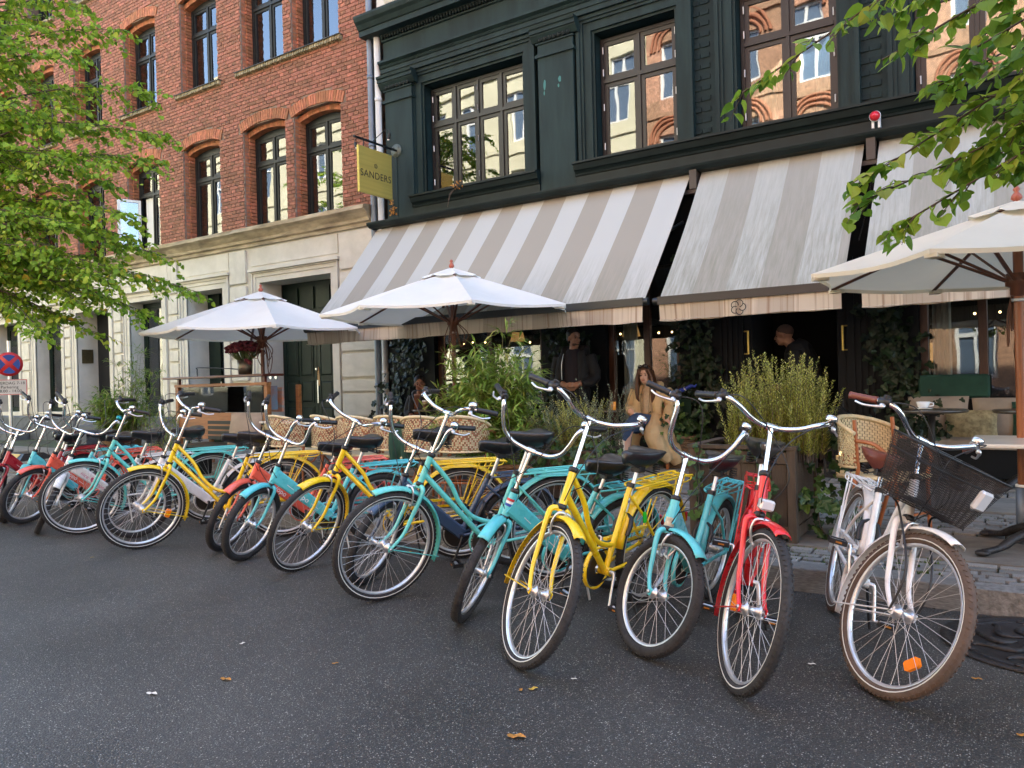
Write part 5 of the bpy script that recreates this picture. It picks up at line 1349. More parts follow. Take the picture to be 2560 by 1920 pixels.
def bar_mesh(G):
    b = MB(); P = [p for p in smoothpath(hb_pts(G, -1)[::-1], 6)]+[p for p in smoothpath(hb_pts(G, 1), 6)][1:]
    b.tube(P, .0122, 12); n = len(P); mid = n//2
    b.tube(P[mid-3:mid+4], .0135, 12)
    return b.mesh('handlebar', M_CHROME)
def grip_mesh(G, s, m):
    b = MB(); H = hb_pts(G, s); p1 = H[-1]; p0 = H[-2]; d = (p1-p0).normalized(); a = p1-d*.125
    ps = [a+d*.0, a+d*.004, a+d*.01]+[a+d*(.01+.0105*i) for i in range(1, 11)]+[p1+d*.003, p1+d*.004]
    r = [.012, .0185, .0165]+[.0155+.0012*(i % 2) for i in range(1, 11)]+[.0172, .010]
    b.tube(ps, r, 12); return b.mesh('grip', m)
def lever_mesh(G, s):
    b = MB(); H = hb_pts(G, s); p1 = H[-1]; p0 = H[-2]; d = (p1-p0).normalized(); a = p1-d*.15
    b.tube([a-d*.012, a+d*.012], .017, 10, mi=1)
    side = Vector((0, s, 0)); o = (Vector((.5, s*.4, -.6))).normalized()
    b.tube(smoothpath([a+o*.012, a+o*.035-d*.01, a+o*.045+d*.03, a+o*.05+d*.075, a+o*.036+d*.115], 4), [.007]*8+[.0055]*9, 6, mi=0)
    b.ball(a+o*.03, .012, 8, mi=0)
    return b.mesh('brake_lever', [M_ALU, M_BLK])
def bell_mesh(G, s, m=None):
    b = MB(); H = hb_pts(G, s); i = -3 if G is GA else -3; p = H[i]+(H[i+1]-H[i])*.3
    b.tube([p, p+Vector((0, 0, .016))], .008, 8, mi=1)
    b.lathe([(.026, .016), (.028, .022), (.027, .034), (.02, .042), (.0001, .045)], 18, 0, T(*p)); b.lathe([(.0001, .015), (.026, .016)], 18, 0, T(*p))
    return b.mesh('bell', [m or M_CHROME, M_BLK])
def shifter_mesh(G, s):
    b = MB(); H = hb_pts(G, s); p1 = H[-1]; d = (p1-H[-2]).normalized(); a = p1-d*.15
    b.tube([a-d*.03, a-d*.026, a+d*.018, a+d*.022], [.014, .021, .021, .015], 12); b.cbox(-.012, .012, -.014, .014, .0, .022, .004, 0, T(*(a+Vector((.008, 0, .01)))))
    return b.mesh('gear_shifter', M_BLK)
def saddle_mesh(m):
    b = MB(); secs = []
    for x, w, top, th in ((-.135, .055, .012, .030), (-.125, .088, .020, .045), (-.09, .104, .024, .062), (-.045, .100, .018, .066), (0, .072, .010, .058), (.05, .045, .008, .050), (.10, .032, .010, .044), (.135, .027, .008, .040), (.150, .017, .0, .030)):
        secs.append((x, w, top, th))
    n = 14; vs = []
    for x, w, top, th in secs:
        for k in range(n):
            a = 2*pi*k/n; c, s_ = cos(a), sin(a)
            z = top+(.014*s_ if s_ > 0 else 1.5*th*s_)-.012*(1-abs(c))*(s_ > 0)*(1 if x < .02 else 0)
            yy = w*(abs(c)**.8)*(1 if c > 0 else -1)*(1 if s_ > -.15 else 1-.62*(-s_-.15))
            vs.append((x, yy, z))
    N = len(secs); fs = [(i*n+k, (i+1)*n+k, (i+1)*n+(k+1) % n, i*n+(k+1) % n) for i in range(N-1) for k in range(n)]+[tuple(range(n)), tuple(range(N*n-1, (N-1)*n-1, -1))]
    b.add(vs, fs, 0, True); return b.mesh('saddle', m)
def springs_mesh():
    b = MB()
    for s in (-1, 1):
        b.tube([(-.10+.0*i, s*.055+.016*cos(i*1.1), -.05-.0016*i) for i in range(1)]+[(-.095+.018*cos(i*.9), s*.055+.018*sin(i*.9), -.045-.0018*i) for i in range(30)], .0035, 5)
        b.tube([(-.10, s*.055, -.10), (.0, s*.022, -.075), (.12, s*.012, -.035)], .004, 6)
    b.cbox(-.03, .025, -.03, .03, -.095, -.06, .006)
    return b.mesh('saddle_springs', M_BLK)
def post_mesh(G):
    b = MB(); sx, sz = G['sx'], G['sz']; d = Vector((.075, 0, -.19)).normalized(); p = Vector((sx+.005, 0, sz-.075))
    b.tube([p, p+d*.25], .0125, 12); b.mesh
    q = Vector((sx+.075, 0, sz-.19))
    return b.mesh('seat_post', M_ALU)
def clampring_mesh(G):
    b = MB(); q = Vector((G['sx']+.075, 0, G['sz']-.19)); d = Vector((.075, 0, -.19)).normalized()
    b.tube([q-d*.004, q+d*.022], .0205, 14); b.box(q.x-.035, q.x-.015, -.006, .006, q.z-.018, q.z)
    return b.mesh('seat_clamp', M_BLK)
def rack_mesh(G, m):
    b = MB(); sx, sz = G['sx'], G['sz']; z = sz-.20 if G is GA else sz-.19; R = G['R']; x1 = -.33 if G is GA else -.30; x0 = sx+.07
    pts = [(x0, .03, z-.01), (x0-.07, .058, z), (x1+.05, .060, z+.005), (x1, .045, z-.012), (x1, -.045, z-.012), (x1+.05, -.060, z+.005), (x0-.07, -.058, z), (x0, -.03, z-.01)]
    b.tube(smoothpath(pts, 4), .0062, 8)
    for y in (-.022, .022): b.tube([(x0-.07, y, z+.001), (x1+.03, y, z+.003)], .0045, 6)
    for x in (x0-.08, x0-.2, x1+.12, x1+.03): b.tube([(x, -.058, z), (x, .058, z)], .0045, 6)
    b.tube(smoothpath([(x0-.12, .058, z+.003), (x0-.12, .062, z-.02), (x1+.08, .066, z-.028), (x1+.02, .06, z-.005)], 4), .0045, 6)
    b.tube(smoothpath([(x0-.12, -.058, z+.003), (x0-.12, -.062, z-.02), (x1+.08, -.066, z-.028), (x1+.02, -.06, z-.005)], 4), .0045, 6)
    for s in (-1, 1):
        b.tube([(-.13, s*.060, z), (0, s*.072, R+.01)], .0052, 7); b.tube([(-.22, s*.062, z), (-.01, s*.072, R+.0)], .0052, 7)
    return b.mesh('luggage_rack', m)
def crank_mesh(G):
    b = MB(); x, z = G['bb']
    for s, a in ((1, -1.15), (-1, -1.15+pi)):
        e = (x+.165*cos(a), s*.085, z+.165*sin(a)); b.tube([(x, s*.055, z), (x+.02*cos(a), s*.062, z+.02*sin(a)), e], [.013, .012, .010], 8, sx=.7)
        b.cyl((e[0], s*.085, e[2]), (e[0], s*.10, e[2]), .007, 8)
    b.cyl((x, -.06, z), (x, .06, z), .012, 10)
    return b.mesh('crank', M_BLK if G is GB else M_ALU)
def pedal_mesh(G, s):
    b = MB(); x, z = G['bb']; a = -1.15+(0 if s > 0 else pi); e = (x+.165*cos(a), s*.098, z+.165*sin(a))
    b.cyl(e, (e[0], s*.185, e[2]), .010, 8, 1)
    for dx in (-.034, .026): b.cbox(e[0]+dx, e[0]+dx+.010, min(s*.102, s*.186), max(s*.102, s*.186), e[2]-.013, e[2]+.013, .003)
    for y in (.102, .179): b.box(e[0]-.0335, e[0]+.0355, min(s*y, s*(y+.007)), max(s*y, s*(y+.007)), e[2]-.0125, e[2]+.0125)
    for dx in (-.0355, .0352): b.box(e[0]+dx, e[0]+dx+.0015, min(s*.128, s*.158), max(s*.128, s*.158), e[2]-.004, e[2]+.004, 2)
    return b.mesh('pedal', [M_BLK, M_ALU, M_AMB])
def chain_mesh(G):
    b = MB(); x, z = G['bb']; R = G['R']; y = -.045
    b.lathe([(.085, -.0015), (.092, -.0015), (.092, .0015), (.085, .0015)], 36, 0, T(x, y, z) @ RX(pi/2)); b.lathe([(.03, -.0014), (.088, -.0014)], 36, 0, T(x, y, z) @ RX(pi/2))
    pts = [(x+.094*cos(a), y, z+.094*sin(a)) for a in [pi*.56-pi*1.12*i/16 for i in range(17)]]+[(.035*cos(a), y, R+.035*sin(a)) for a in [-pi*.5-pi*i/8 for i in range(9)]]
    b.tube(pts, .0045, 5, closed=True); return b.mesh('chain', mat('chain_steel', (.06, .055, .05), .5, metal=.7) if 'chain_steel' not in bpy.data.materials else bpy.data.materials['chain_steel'])
def guard_mesh(G, m):
    b = MB(); x, z = G['bb']; y = -.056; R = G['R']
    ring(.108, [(.0, -.012), (.006, -.012), (.006, .012), (0, .012)], 32, 0, b)
    b.v = [(p[0]+x, p[1]+y, p[2]+z) for p in b.v]
    b.box(-.03, x-.06, y-.012, y+.012, max(z, R)+.085, max(z, R)+.10); 
    b.add([(x-.10, y, z+.09), (x-.03, y, z+.11), (.0, y, R+.055), (.0, y, R+.03)], [(0, 1, 2, 3)])
    for a in (.3, 2.4, 4.5): b.tube([(x+.03*cos(a), y, z+.03*sin(a)), (x+.108*cos(a), y, z+.108*sin(a))], .006, 5)
    return b.mesh('chain_guard', m)
def stand_mesh(G, m):
    b = MB(); x, z = G['bb']
    b.tube([(x-.10, .04, z), (x-.13, .12, .02)] if G is GB else [(x-.11, .045, z), (x-.15, .14, .025)], .0075, 8); b.tube([(x-.13, .12, .025), (x-.13, .135, .002)] if G is GB else [(x-.15, .138, .03), (x-.15, .155, .002)], .011, 8, mi=1)
    return b.mesh('kickstand', [m, M_BLK])
def caliper_mesh(G):
    b = MB(); z = G['hz0']-.055; x = steer_x(G, z)+.030
    for s in (-1, 1):
        b.tube(smoothpath([(x+.01, s*.004, z+.055), (x+.012, s*.036, z+.045), (x+.014, s*.044, z+.0), (x+.012, s*.026, z-.055)], 4), [.0075]*5+[.006]*8, 7)
        b.cbox(x-.02, x+.03, s*.022-.005, s*.022+.005, z-.063, z-.05, .002)
    b.cyl((x-.02, 0, z+.052), (x+.03, 0, z+.052), .007, 8)
    return b.mesh('brake_caliper', M_ALU)
def cables_mesh(G, G2=None):
    b = MB(); zc = G['cl']
    for s, zz in ((1, .03), (-1, -.02)):
        H = hb_pts(G, s); p1 = H[-1]; d = (p1-H[-2]).normalized(); a = p1-d*.15
        x0 = steer_x(G, G['hz0'])
        if s > 0: pts = [a-d*.01, a-d*.09+Vector((.05, -s*.02, -.01)), Vector((steer_x(G, zc)+.15, s*.05, zc-.06+zz)), Vector((x0+.10, -s*.05, (zc+G['hz0'])*.5)), Vector((x0+.03, -.01, G['hz0']+.0))]
        else: pts = [a-d*.01, a-d*.10+Vector((.06, -s*.01, .0)), Vector((steer_x(G, zc)+.17, s*.03, zc-.02+zz)), Vector((x0+.08, .05, (zc+G['hz0'])*.5)), Vector((x0-.03, .025, G['hz0']+.03))]
        b.tube(smoothpath(pts, 7), .0028, 5)
    return b.mesh('brake_cable', M_CABLE)
def stays_mesh(G, m, rear):
    b = MB(); R = G['R']; Rf = R+.030
    for s in (-1, 1):
        angs = ((radians(150), radians(182)) if rear else (radians(200),)) if True else ()
        for a in angs: b.tube([(0, s*.058, 0), (Rf*cos(a), s*.034, Rf*sin(a))], .0036, 6)
    return b.mesh('mudguard_stay', m)
def lamp_mesh(G):
    b = MB(); z = G['hz0']+.06; x = steer_x(G, z)+.055
    b.cbox(x-.01, x+.035, -.032, .032, z-.022, z+.026, .008, 0); b.cbox(x-.03, x-.0105, -.026, .026, z-.018, z+.022, .005, 1); b.box(x-.05, x-.03, -.006, .006, z-.03, z)
    return b.mesh('front_lamp', [M_CLR, M_BLK])
def jopo_mesh(G):
    p0 = Vector((steer_x(G, .645), 0, .645)); p1 = Vector((G['bb'][0], 0, G['bb'][1])); return p0, p1
def make_bike(kind, colour, p, label, opts=None, rack=None, tyre='black', grips=None, saddle=None, text=False, fend=None):
    opts = opts or {}
    G = GA if kind == 'A' else GB
    fx, fy, phi, lam, de, dcl, dg, dsz = p
    W3 = RZ(phi) @ RX(-lam)
    ua = Vector((-cos(radians(G['ha'])), 0, sin(radians(G['ha'])))); P0 = Vector((G['L']-G['rake']/sin(radians(G['ha'])), 0, G['R']))
    S = Matrix.Translation(P0) @ Matrix.Rotation(de, 4, ua) @ Matrix.Translation(-P0)
    c0 = W3 @ Vector((G['L'], 0, 0)); off = Vector((fx, fy, 0))-Vector((c0.x, c0.y, 0))
    # settle both tyres on the asphalt: lift by the rear tyre, pitch by the front one
    def low(Mx, hub, ax):
        R = G['R']-G['rt']; best = 9
        for k in range(180):
            q = Mx @ Vector((hub[0]+R*cos(2*pi*k/180), 0, hub[2]+R*sin(2*pi*k/180))); best = min(best, q.z-G['rt'])
        return best
    zr = low(W3, (0, 0, G['R']), None); zf = low(W3 @ S, (G['L'], 0, G['R']), None)
    pitch = (zf-zr)/G['L']
    Mw = Matrix.Translation(off) @ W3 @ T(0, 0, G['R']) @ RY(pitch) @ T(0, 0, -G['R'])
    zr = low(Mw, (0, 0, G['R']), None); zf = low(Mw @ S, (G['L'], 0, G['R']), None)
    Mw = T(0, 0, -min(zr, zf)+.0005) @ Mw
    m = M_PAINT[colour]; mf = M_PAINT[fend or colour]; mr = M_PAINT[rack or colour]
    t = thing('bicycle', label, 'bicycle', M=Mw, group='rental bicycles parked in a row along the kerb')
    C = lambda key, fn: cached((kind, *key), fn)
    link('frame', C(('frame', colour), lambda: frame_mesh(G, m)), t)
    link('fork', C(('fork', colour), lambda: fork_mesh(G, m)), t, S)
    FT = S @ Matrix.Translation(ua*dcl)
    link('stem', C(('stem',), lambda: stem_mesh(G)), t, FT)
    link('headset', C(('headset',), lambda: headset_mesh(G)), t, S)
    hb = link('handlebar', C(('bar',), lambda: bar_mesh(G)), t, FT)
    gm = M_SADBR if grips == 'brown' else M_BLK
    for s in (-1, 1):
        link('grip', C(('grip', s, grips), lambda: grip_mesh(G, s, gm)), hb)
        link('brake_lever', C(('lever', s), lambda: lever_mesh(G, s)), hb)
    link('bell', C(('bell', opts.get('bell', '')), lambda: bell_mesh(G, 1, mat('bell_teal', (.02, .30, .32), .2, metal=.6) if opts.get('bell') else None)), hb)
    link('gear_shifter', C(('shift',), lambda: shifter_mesh(G, -1)), hb)
    link('brake_cable', C(('cable',), lambda: cables_mesh(G)), t, FT)
    tm = M_RUBB if tyre == 'brown' else M_RUB
    for rear in (True, False):
        Mx = T(0, 0, G['R']) if rear else S @ T(G['L'], 0, G['R'])
        Mx = Mx @ RY(random.uniform(0, 6.28))
        w = link('rear_wheel' if rear else 'front_wheel', C(('rim',), lambda: rim_mesh(G)), t, Mx)
        link('tyre', C(('tyre', tyre), lambda: tyre_mesh(G, tm)), w)
        link('spokes', C(('spokes', rear), lambda: spoke_mesh(G, rear)), w); link('hub', C(('hub', rear), lambda: hub_mesh(G, rear)), w)
        if not rear and opts.get('reflector') is not None:
            rb_ = MB(); a = opts['reflector']; ca = math.atan2(0, 1)
            rr = (G['R'])*.62
            rb_.prism([(-.015, -.036), (.015, -.036), (.021, -.026), (.021, .026), (.015, .036), (-.015, .036), (-.021, .026), (-.021, -.026)], -.008, .008, 0, RX(pi/2))
            Wl = S @ T(G['L'], 0, G['R']) @ RY(-a) @ T(rr, 0, 0)
            o = rb_.build('reflector', M_ORNG, w); o.matrix_local = Mx.inverted() @ Wl
    if kind == 'A':
        fm = C(('ffender', fend or colour), lambda: fender(G['R']+.028, .033, radians(74), radians(206), None).mesh('front_mudguard', mf))
        f = link('front_mudguard', fm, t, S @ T(G['L'], 0, G['R']))
        link('mudguard_stay', C(('fstay', fend or colour), lambda: stays_mesh(G, mf, False)), f)
    else:
        fm = C(('ffender', fend or colour), lambda: fender(G['R']+.026, .034, radians(62), radians(112), None, n=10).mesh('front_mudguard', mf))
        link('front_mudguard', fm, t, S @ T(G['L'], 0, G['R']))
    if not opts.get('no_rear_fender'):
        f = link('rear_mudguard', C(('rfender', fend or colour), lambda: fender(G['R']+.030, .034, radians(8), radians(196), None).mesh('rear_mudguard', mf)), t, T(0, 0, G['R']))
        link('mudguard_stay', C(('rstay', fend or colour), lambda: stays_mesh(G, mf, True)), f)
        b = MB()
        if ('A', 'tail', kind) not in PAINT_MESH:
            a = radians(172); M = T((G['R']+.036)*cos(a), 0, (G['R']+.036)*sin(a)+.06); b.cbox(-.014, .0, -.024, .024, -.03, .03, .004, 0, M); PAINT_MESH[('A', 'tail', kind)] = b.mesh('tail_lamp', M_TAILR)
        link('tail_lamp', PAINT_MESH[('A', 'tail', kind)], f)
    sd = link('saddle', cached(('saddle', saddle), lambda: saddle_mesh(M_SADBR if saddle == 'brown' else M_SADB)), t, T(G['sx']-dsz*.37, 0, G['sz']+dsz) @ RY(radians(-3)) @ Matrix.Scale(1.06, 4))
    link('saddle_springs', cached(('springs',), springs_mesh), sd)
    link('seat_post', C(('post',), lambda: post_mesh(G)), t, T(-dsz*.37, 0, dsz)); link('seat_clamp', C(('sclamp',), lambda: clampring_mesh(G)), t)
    if rack != 'none': link('luggage_rack', C(('rack', rack or colour), lambda: rack_mesh(G, mr)), t)
    cr = link('crank', C(('crank',), lambda: crank_mesh(G)), t)
    for s in (-1, 1): link('pedal', C(('pedal', s), lambda: pedal_mesh(G, s)), cr)
    link('chain', C(('chain',), lambda: chain_mesh(G)), t)
    link('chain_guard', C(('guard', colour), lambda: guard_mesh(G, m if colour != 'navy' else M_BLK)), t)
    link('kickstand', C(('stand', 0), lambda: stand_mesh(G, M_BLK if opts.get('black_stand') else M_ALU)), t)
    link('brake_caliper', C(('caliper',), lambda: caliper_mesh(G)), t, S)
    if opts.get('lamp'): link('front_lamp', C(('lamp',), lambda: lamp_mesh(G)), t, S)
    # wheel lock behind the seat tube
    b = MB()
    if ('lock', kind) not in PAINT_MESH:
        R = G['R']+.02
        b.tube([(.0+R*cos(a), .0+s2*.028, G['R']+R*sin(a)) for s2, a in [(-1.6, .35), (-1.7, .5), (-1.3, .62), (0, .68), (1.3, .62), (1.7, .5), (1.6, .35)]], .013, 7); PAINT_MESH[('lock', kind)] = b.mesh('wheel_lock', M_BLK)
    link('wheel_lock', PAINT_MESH[('lock', kind)], t)
    if opts.get('flag'):
        def mk():
            bb = MB(); z = G['hz1']-.07 if kind == 'B' else .70
            for i in range(3):
                if opts['flag'] == 'seat': q = Vector((G['sx']+.095, 0, G['sz']-.25))+Vector((.068, 0, -.17)).normalized()*(.014*i); r = .0172
                else: zz = G['hz1']-.045-.014*i; q = Vector((steer_x(G, zz), 0, zz)); r = .0235 if kind == 'B' else .020
                d = Vector((.068, 0, -.17)).normalized()
                bb.tube([q, q+d*.0135], r+.0006, 14, mi=i, cap=False)
            return bb.mesh('flag_sticker', M_FLAG)
        link('flag_sticker', C(('flag', opts['flag']), mk), t)
    if opts.get('label_sticker'):
        bb = MB(); q = Vector((steer_x(G, .625), 0, .625)); q2 = Vector((steer_x(G, .585), 0, .585)); bb.tube([q, q2], .0237, 14, cap=False); bb.build('paper_sticker', mat('torn_paper', (.55, .50, .36), .8, var=.4, vscale=40), t)
    if opts.get('key'):
        kt = MB(); kt.prism([(-.012, -.03), (.012, -.03), (.016, -.022), (.016, .018), (.008, .03), (-.008, .03), (-.016, .018), (-.016, -.022)], -.003, .003, 0, RX(pi/2)); kt.tube([(0, 0, .03), (.002, 0, .06)], .002, 5, mi=1)
        a = .5; kt.build('key_tag', [M_KEY, M_STEEL], t, T(.20, .062, G['R']+.21) @ RX(lam))
    if text:
        p0, p1 = jopo_mesh(G); d = (p1-p0).normalized(); nrm = Vector((0, 1, 0)).cross(d)
        for s in (1, -1):
            ctr = p0.lerp(p1, .50); xax = d*s; zax = Vector((0, s, 0)); yax = zax.cross(xax)
            M = Matrix((( xax.x, yax.x, zax.x, ctr.x), (xax.y, yax.y, zax.y, ctr.y+s*.0292), (xax.z, yax.z, zax.z, ctr.z), (0, 0, 0, 1)))
            o = link('lettering', cached(('jopo', text), lambda: text_mesh('lettering', text, .058 if text == 'jopo' else .048, M_WHT if text == 'jopo' else mat('pink_letter', (.6, .12, .22), .5), .0006, 1.05)), t, M)
            bb = cached(('jopobar',), lambda: MB().box(-.16, -.095, -.002, .002, 0, .0008, 0).box(.085, .15, -.002, .002, 0, .0008, 0).mesh('line_print', M_WHT)) if text == 'jopo' else None
            if bb: link('line_print', bb, t, M)
    return t, S, FT, G
BIKES = [
 ('A', 'white', (-.5336, 3.4396, -1.2363, .2862, .4576, -.0419, -.0237, -.0319), 'white bicycle with brown tyres, brown saddle and black wire basket at the right', dict(reflector=-.72, black_stand=True), dict(tyre='brown', grips='brown', saddle='brown')),
 ('A', 'red', (-1.0198, 3.1738, -1.2842, .1637, .3321, .0062, -.0062, .0209), 'bright red bicycle with front lamp, standing left of the white one', dict(lamp=True, reflector=3.35), {}),
 ('B', 'turquoise', (-1.5442, 3.4015, -1.549, .1546, 1.0148, .047, -.0675, -.0115), 'turquoise bicycle with a torn sticker on its head tube, between yellow and red', dict(label_sticker=True), {}),
 ('A', 'yellow', (-1.9874, 3.0268, -1.691, .1369, 1.0566, .0466, -.0262, -.0321), 'largest yellow bicycle with green key tag, front wheel turned towards the camera', dict(key=True, flag='seat'), {}),
 ('B', 'turquoise', (-2.563, 3.4114, -1.9932, .1923, .7186, .0624, -.0313, -.0354), 'turquoise bicycle with lettered tube, front wheel edge on, left of the largest yellow one', dict(flag='head'), dict(text='jopo')),
 ('A', 'mint', (-3.2367, 3.4407, -2.2077, .0872, .3212, .0547, -.0277, .0388), 'mint bicycle with curved double tube in the middle of the row', dict(), {}),
 ('B', 'navy', (-3.6, 3.7109, -2.1832, .1283, .8213, .0153, -.0281, .0291), 'dark blue bicycle half hidden behind the mint one', dict(), {}),
 ('A', 'yellow', (-4.2774, 3.7469, -2.3309, .1172, .8007, -.0155, -.0144, .0301), 'yellow bicycle just right of the lettered coral and turquoise pair', dict(flag='seat'), {}),
 ('B', 'turquoise', (-4.9204, 3.763, -2.1146, .0897, .7622, .0199, -.032, .0177), 'turquoise bicycle with lettered tube in front of the coral one', dict(), dict(text='jopo')),
 ('B', 'coral', (-5.3765, 3.9221, -2.0166, .1564, .7611, .0461, -.019, -.0414), 'coral bicycle with lettered tube just behind a turquoise one', dict(), dict(text='jopo')),
 ('B', 'white', (-6.5987, 3.8506, -1.9621, .1284, .196, .038, -.0402, .0071), 'white bicycle with lettered white tube behind the front wheel of the left yellow bicycle', dict(), dict(text='jopo')),
 ('A', 'yellow', (-6.0815, 3.599, -2.2189, .0705, .3825, .0641, .0051, -.0188), 'leftmost yellow bicycle with orange reflector in its front wheel', dict(reflector=3.5), {}),
 ('A', 'mint', (-7.2334, 3.7043, -2.0896, .1096, .1786, .0306, .0101, -.0036), 'mint bicycle just left of the leftmost yellow one', dict(), {}),
 ('B', 'white', (-7.7332, 3.6156, -1.95, .16, 1.40, .0702, -.0392, .0372), 'white bicycle with pink lettering, seen through a mint bicycle front wheel', dict(bell=True), dict(text='nice ♥ jopo')),
 ('B', 'coral', (-8.3883, 3.7463, -1.6587, .2237, .2895, .0526, -.0422, -.0167), 'coral bicycle near the left edge with orange reflector in its front wheel', dict(reflector=3.4), dict(text='jopo')),
 ('B', 'turquoise', (-8.6818, 3.7274, -1.65, .0973, 1.0488, .0878, -.0072, .0081), 'turquoise bicycle third from the left edge, between red and coral', dict(), {}),
 ('B', 'crimson', (-8.9651, 3.6142, -1.422, .1028, .6432, .0509, -.0211, -.0299), 'dark red bicycle second from the left edge', dict(), dict(text='jopo')),
 ('B', 'black', (-9.35, 3.72, -1.55, .12, .55, .0054, 0, -.0103), 'black bicycle cut by the left edge of the picture', dict(), dict(text='jopo')),
]
for i, (k, c, p, lab_, op, kw) in enumerate(BIKES):
    t, S, FT, G = make_bike(k, c, p, lab_, op, **kw)
    if i == 0:                                 # wire basket of the white bicycle, hung from the bars and turning with them
        M_WIRE = mat('black_wire', (.012, .012, .013), .4)
        b = MB(); x0 = steer_x(G, 1.02)+.045
        def bp(face, u, v):                    # v 0 top, 1 bottom
            w = .19-.045*v; d = .30-.09*v; z = 1.03-.27*v-.0
            xb = x0+.015*v
            if face == 0: return (xb, -w+2*w*u, z)
            if face == 1: return (xb+d, -w+2*w*u, z-.03*(1-v))
            if face == 2: return (xb+d*u, -w, z-.03*u*(1-v))
            return (xb+d*u, w, z-.03*u*(1-v))
        for f, nu in ((0, 44), (1, 44), (2, 36), (3, 36)):
            for q in range(nu+1): b.tube([bp(f, q/nu, 0), bp(f, q/nu, 1)], .0014, 4, cap=False, smooth=False)
            for q in range(27): b.tube([bp(f, 0, q/26), bp(f, .5, q/26), bp(f, 1, q/26)], .0014, 4, cap=False, smooth=False)
            b.tube([bp(f, 0, 0), bp(f, 1, 0)], .0045, 6); b.tube([bp(f, 0, .25), bp(f, 1, .25)], .0028, 5)
        for q in range(21): a = bp(2, q/20, 1); e = bp(3, q/20, 1); b.tube([a, e], .0014, 4, cap=False, smooth=False)
        for q in range(21): a = bp(0, q/20, 1); e = bp(1, q/20, 1); b.tube([a, e], .0014, 4, cap=False, smooth=False)
        bk_ = b.build('basket', M_WIRE, t, S)
        b = MB(); b.tube(smoothpath([(x0+.10, -.12, .76), (x0+.12, -.08, .72), (G['L']-.02, -.066, .52), (G['L'], -.066, .345)], 5), .005, 6); b.tube(smoothpath([(x0+.10, .12, .76), (x0+.12, .08, .72), (G['L']-.02, .066, .52), (G['L'], .066, .345)], 5), .005, 6); b.build('basket_stay', M_WIRE, bk_)
        b = MB(); M = T(x0+.275, .10, .90) @ RY(radians(12)) @ RZ(.2); b.cbox(.0, .03, -.035, .035, -.045, .045, .010, 0, M); b.build('front_lamp', M_CLR, bk_)
        b = MB(); b.grid(lambda u, v: (x0+.04+.18*u, -.11+.22*v, .775+.03*sin(3*u)*sin(4*v)), 8, 8); b.build('cloth', M_BLK, bk_)
# ================================================================ PLANTS
M_BAMB = leaf_mat('bamboo_leaf', [(0, (.10, .19, .028)), (.45, (.19, .31, .045)), (.8, (.29, .40, .07)), (1, (.42, .43, .14))], .3)
M_CANE = mat('bamboo_cane', (.20, .17, .06), .5, var=.3, vscale=9)
M_ROSE = leaf_mat('rosemary_needle', [(0, (.26, .29, .045)), (.5, (.40, .42, .085)), (1, (.54, .53, .18))], .25)
M_SAGE = leaf_mat('grey_sage_leaf', [(0, (.14, .19, .09)), (.5, (.24, .29, .16)), (1, (.36, .40, .25))], .2)
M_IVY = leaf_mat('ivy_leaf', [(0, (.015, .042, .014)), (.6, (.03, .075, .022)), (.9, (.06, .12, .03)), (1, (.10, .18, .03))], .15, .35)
M_IVY_SHADED = leaf_mat('shaded_ivy_leaf', [(0, (.006, .014, .006)), (.7, (.011, .026, .009)), (1, (.022, .045, .014))], .1, .4)  # darker copy of the ivy leaf, shade under the awning put into its colour
M_LIME = leaf_mat('lime_leaf', [(0, (.11, .22, .02)), (.35, (.20, .36, .03)), (.8, (.33, .48, .05)), (.97, (.46, .54, .07)), (1, (.55, .36, .03))], .45, .55)
M_LIME2 = leaf_mat('near_lime_leaf', [(0, (.08, .19, .02)), (.4, (.17, .31, .028)), (.85, (.27, .40, .04)), (1, (.38, .43, .06))], .45, .5)
M_BARK = mat('bark', (.055, .042, .032), .9, var=.4, vscale=8, bump=.6, bscale=30)
M_TWIG = mat('twig', (.075, .055, .04), .8)
M_PLANK = mat('planter_wood', (.062, .042, .027), .75, var=.35, vscale=7, stretch=(4, 4, .5), bump=.3, bscale=40, island=.2)
M_WICK = mat('wicker', (.17, .095, .045), .7, var=.35, vscale=22, bump=.4, bscale=60)
def rv(r, s=1.0): return Vector((r.uniform(-s, s), r.uniform(-s, s), r.uniform(-s, s)))
def leaf(b, p, d, up, L, W, fold=.25, curl=.15, mi=0):
    d = d.normalized(); s = d.cross(up)
    if s.length < 1e-4: s = d.orthogonal()
    s.normalize(); n = s.cross(d)
    m = p+d*(L*.45)
    b.add([p, m+s*W*.5+n*(W*fold), p+d*L-n*(L*curl), m-s*W*.5+n*(W*fold), m], [(0, 1, 4), (1, 2, 4), (2, 3, 4), (3, 0, 4)], mi)
def limeleaf_pts():
    # heart shaped, toothed tip, unit length
    return [(0, 0, 0), (-.10, .30, .05), (.12, .50, .09), (.42, .48, .07), (.68, .32, .01), (.86, .13, -.06), (1.0, 0, -.14), (.86, -.13, -.06), (.68, -.32, .01), (.42, -.48, .07), (.12, -.50, .09), (-.10, -.30, .05), (.45, 0, -.03)]
LIMEF = [(i, i+1, 12) for i in range(11)]+[(11, 0, 12)]
def limeleaf(b, p, d, up, L, mi=0, simple=False):
    d = d.normalized(); s = d.cross(up)
    if s.length < 1e-4: s = d.orthogonal()
    s.normalize(); n = s.cross(d)
    if simple:
        P = [(0, 0, 0), (.18, .46, .08), (.65, .34, 0), (1, 0, -.14), (.65, -.34, 0), (.18, -.46, .08)]
        b.add([p+d*(x*L)+s*(y*L)+n*(z*L) for x, y, z in P], [(0, 1, 2, 3), (0, 3, 4, 5)], mi)
    else: b.add([p+d*(x*L)+s*(y*L)+n*(z*L) for x, y, z in limeleaf_pts()], LIMEF, mi)
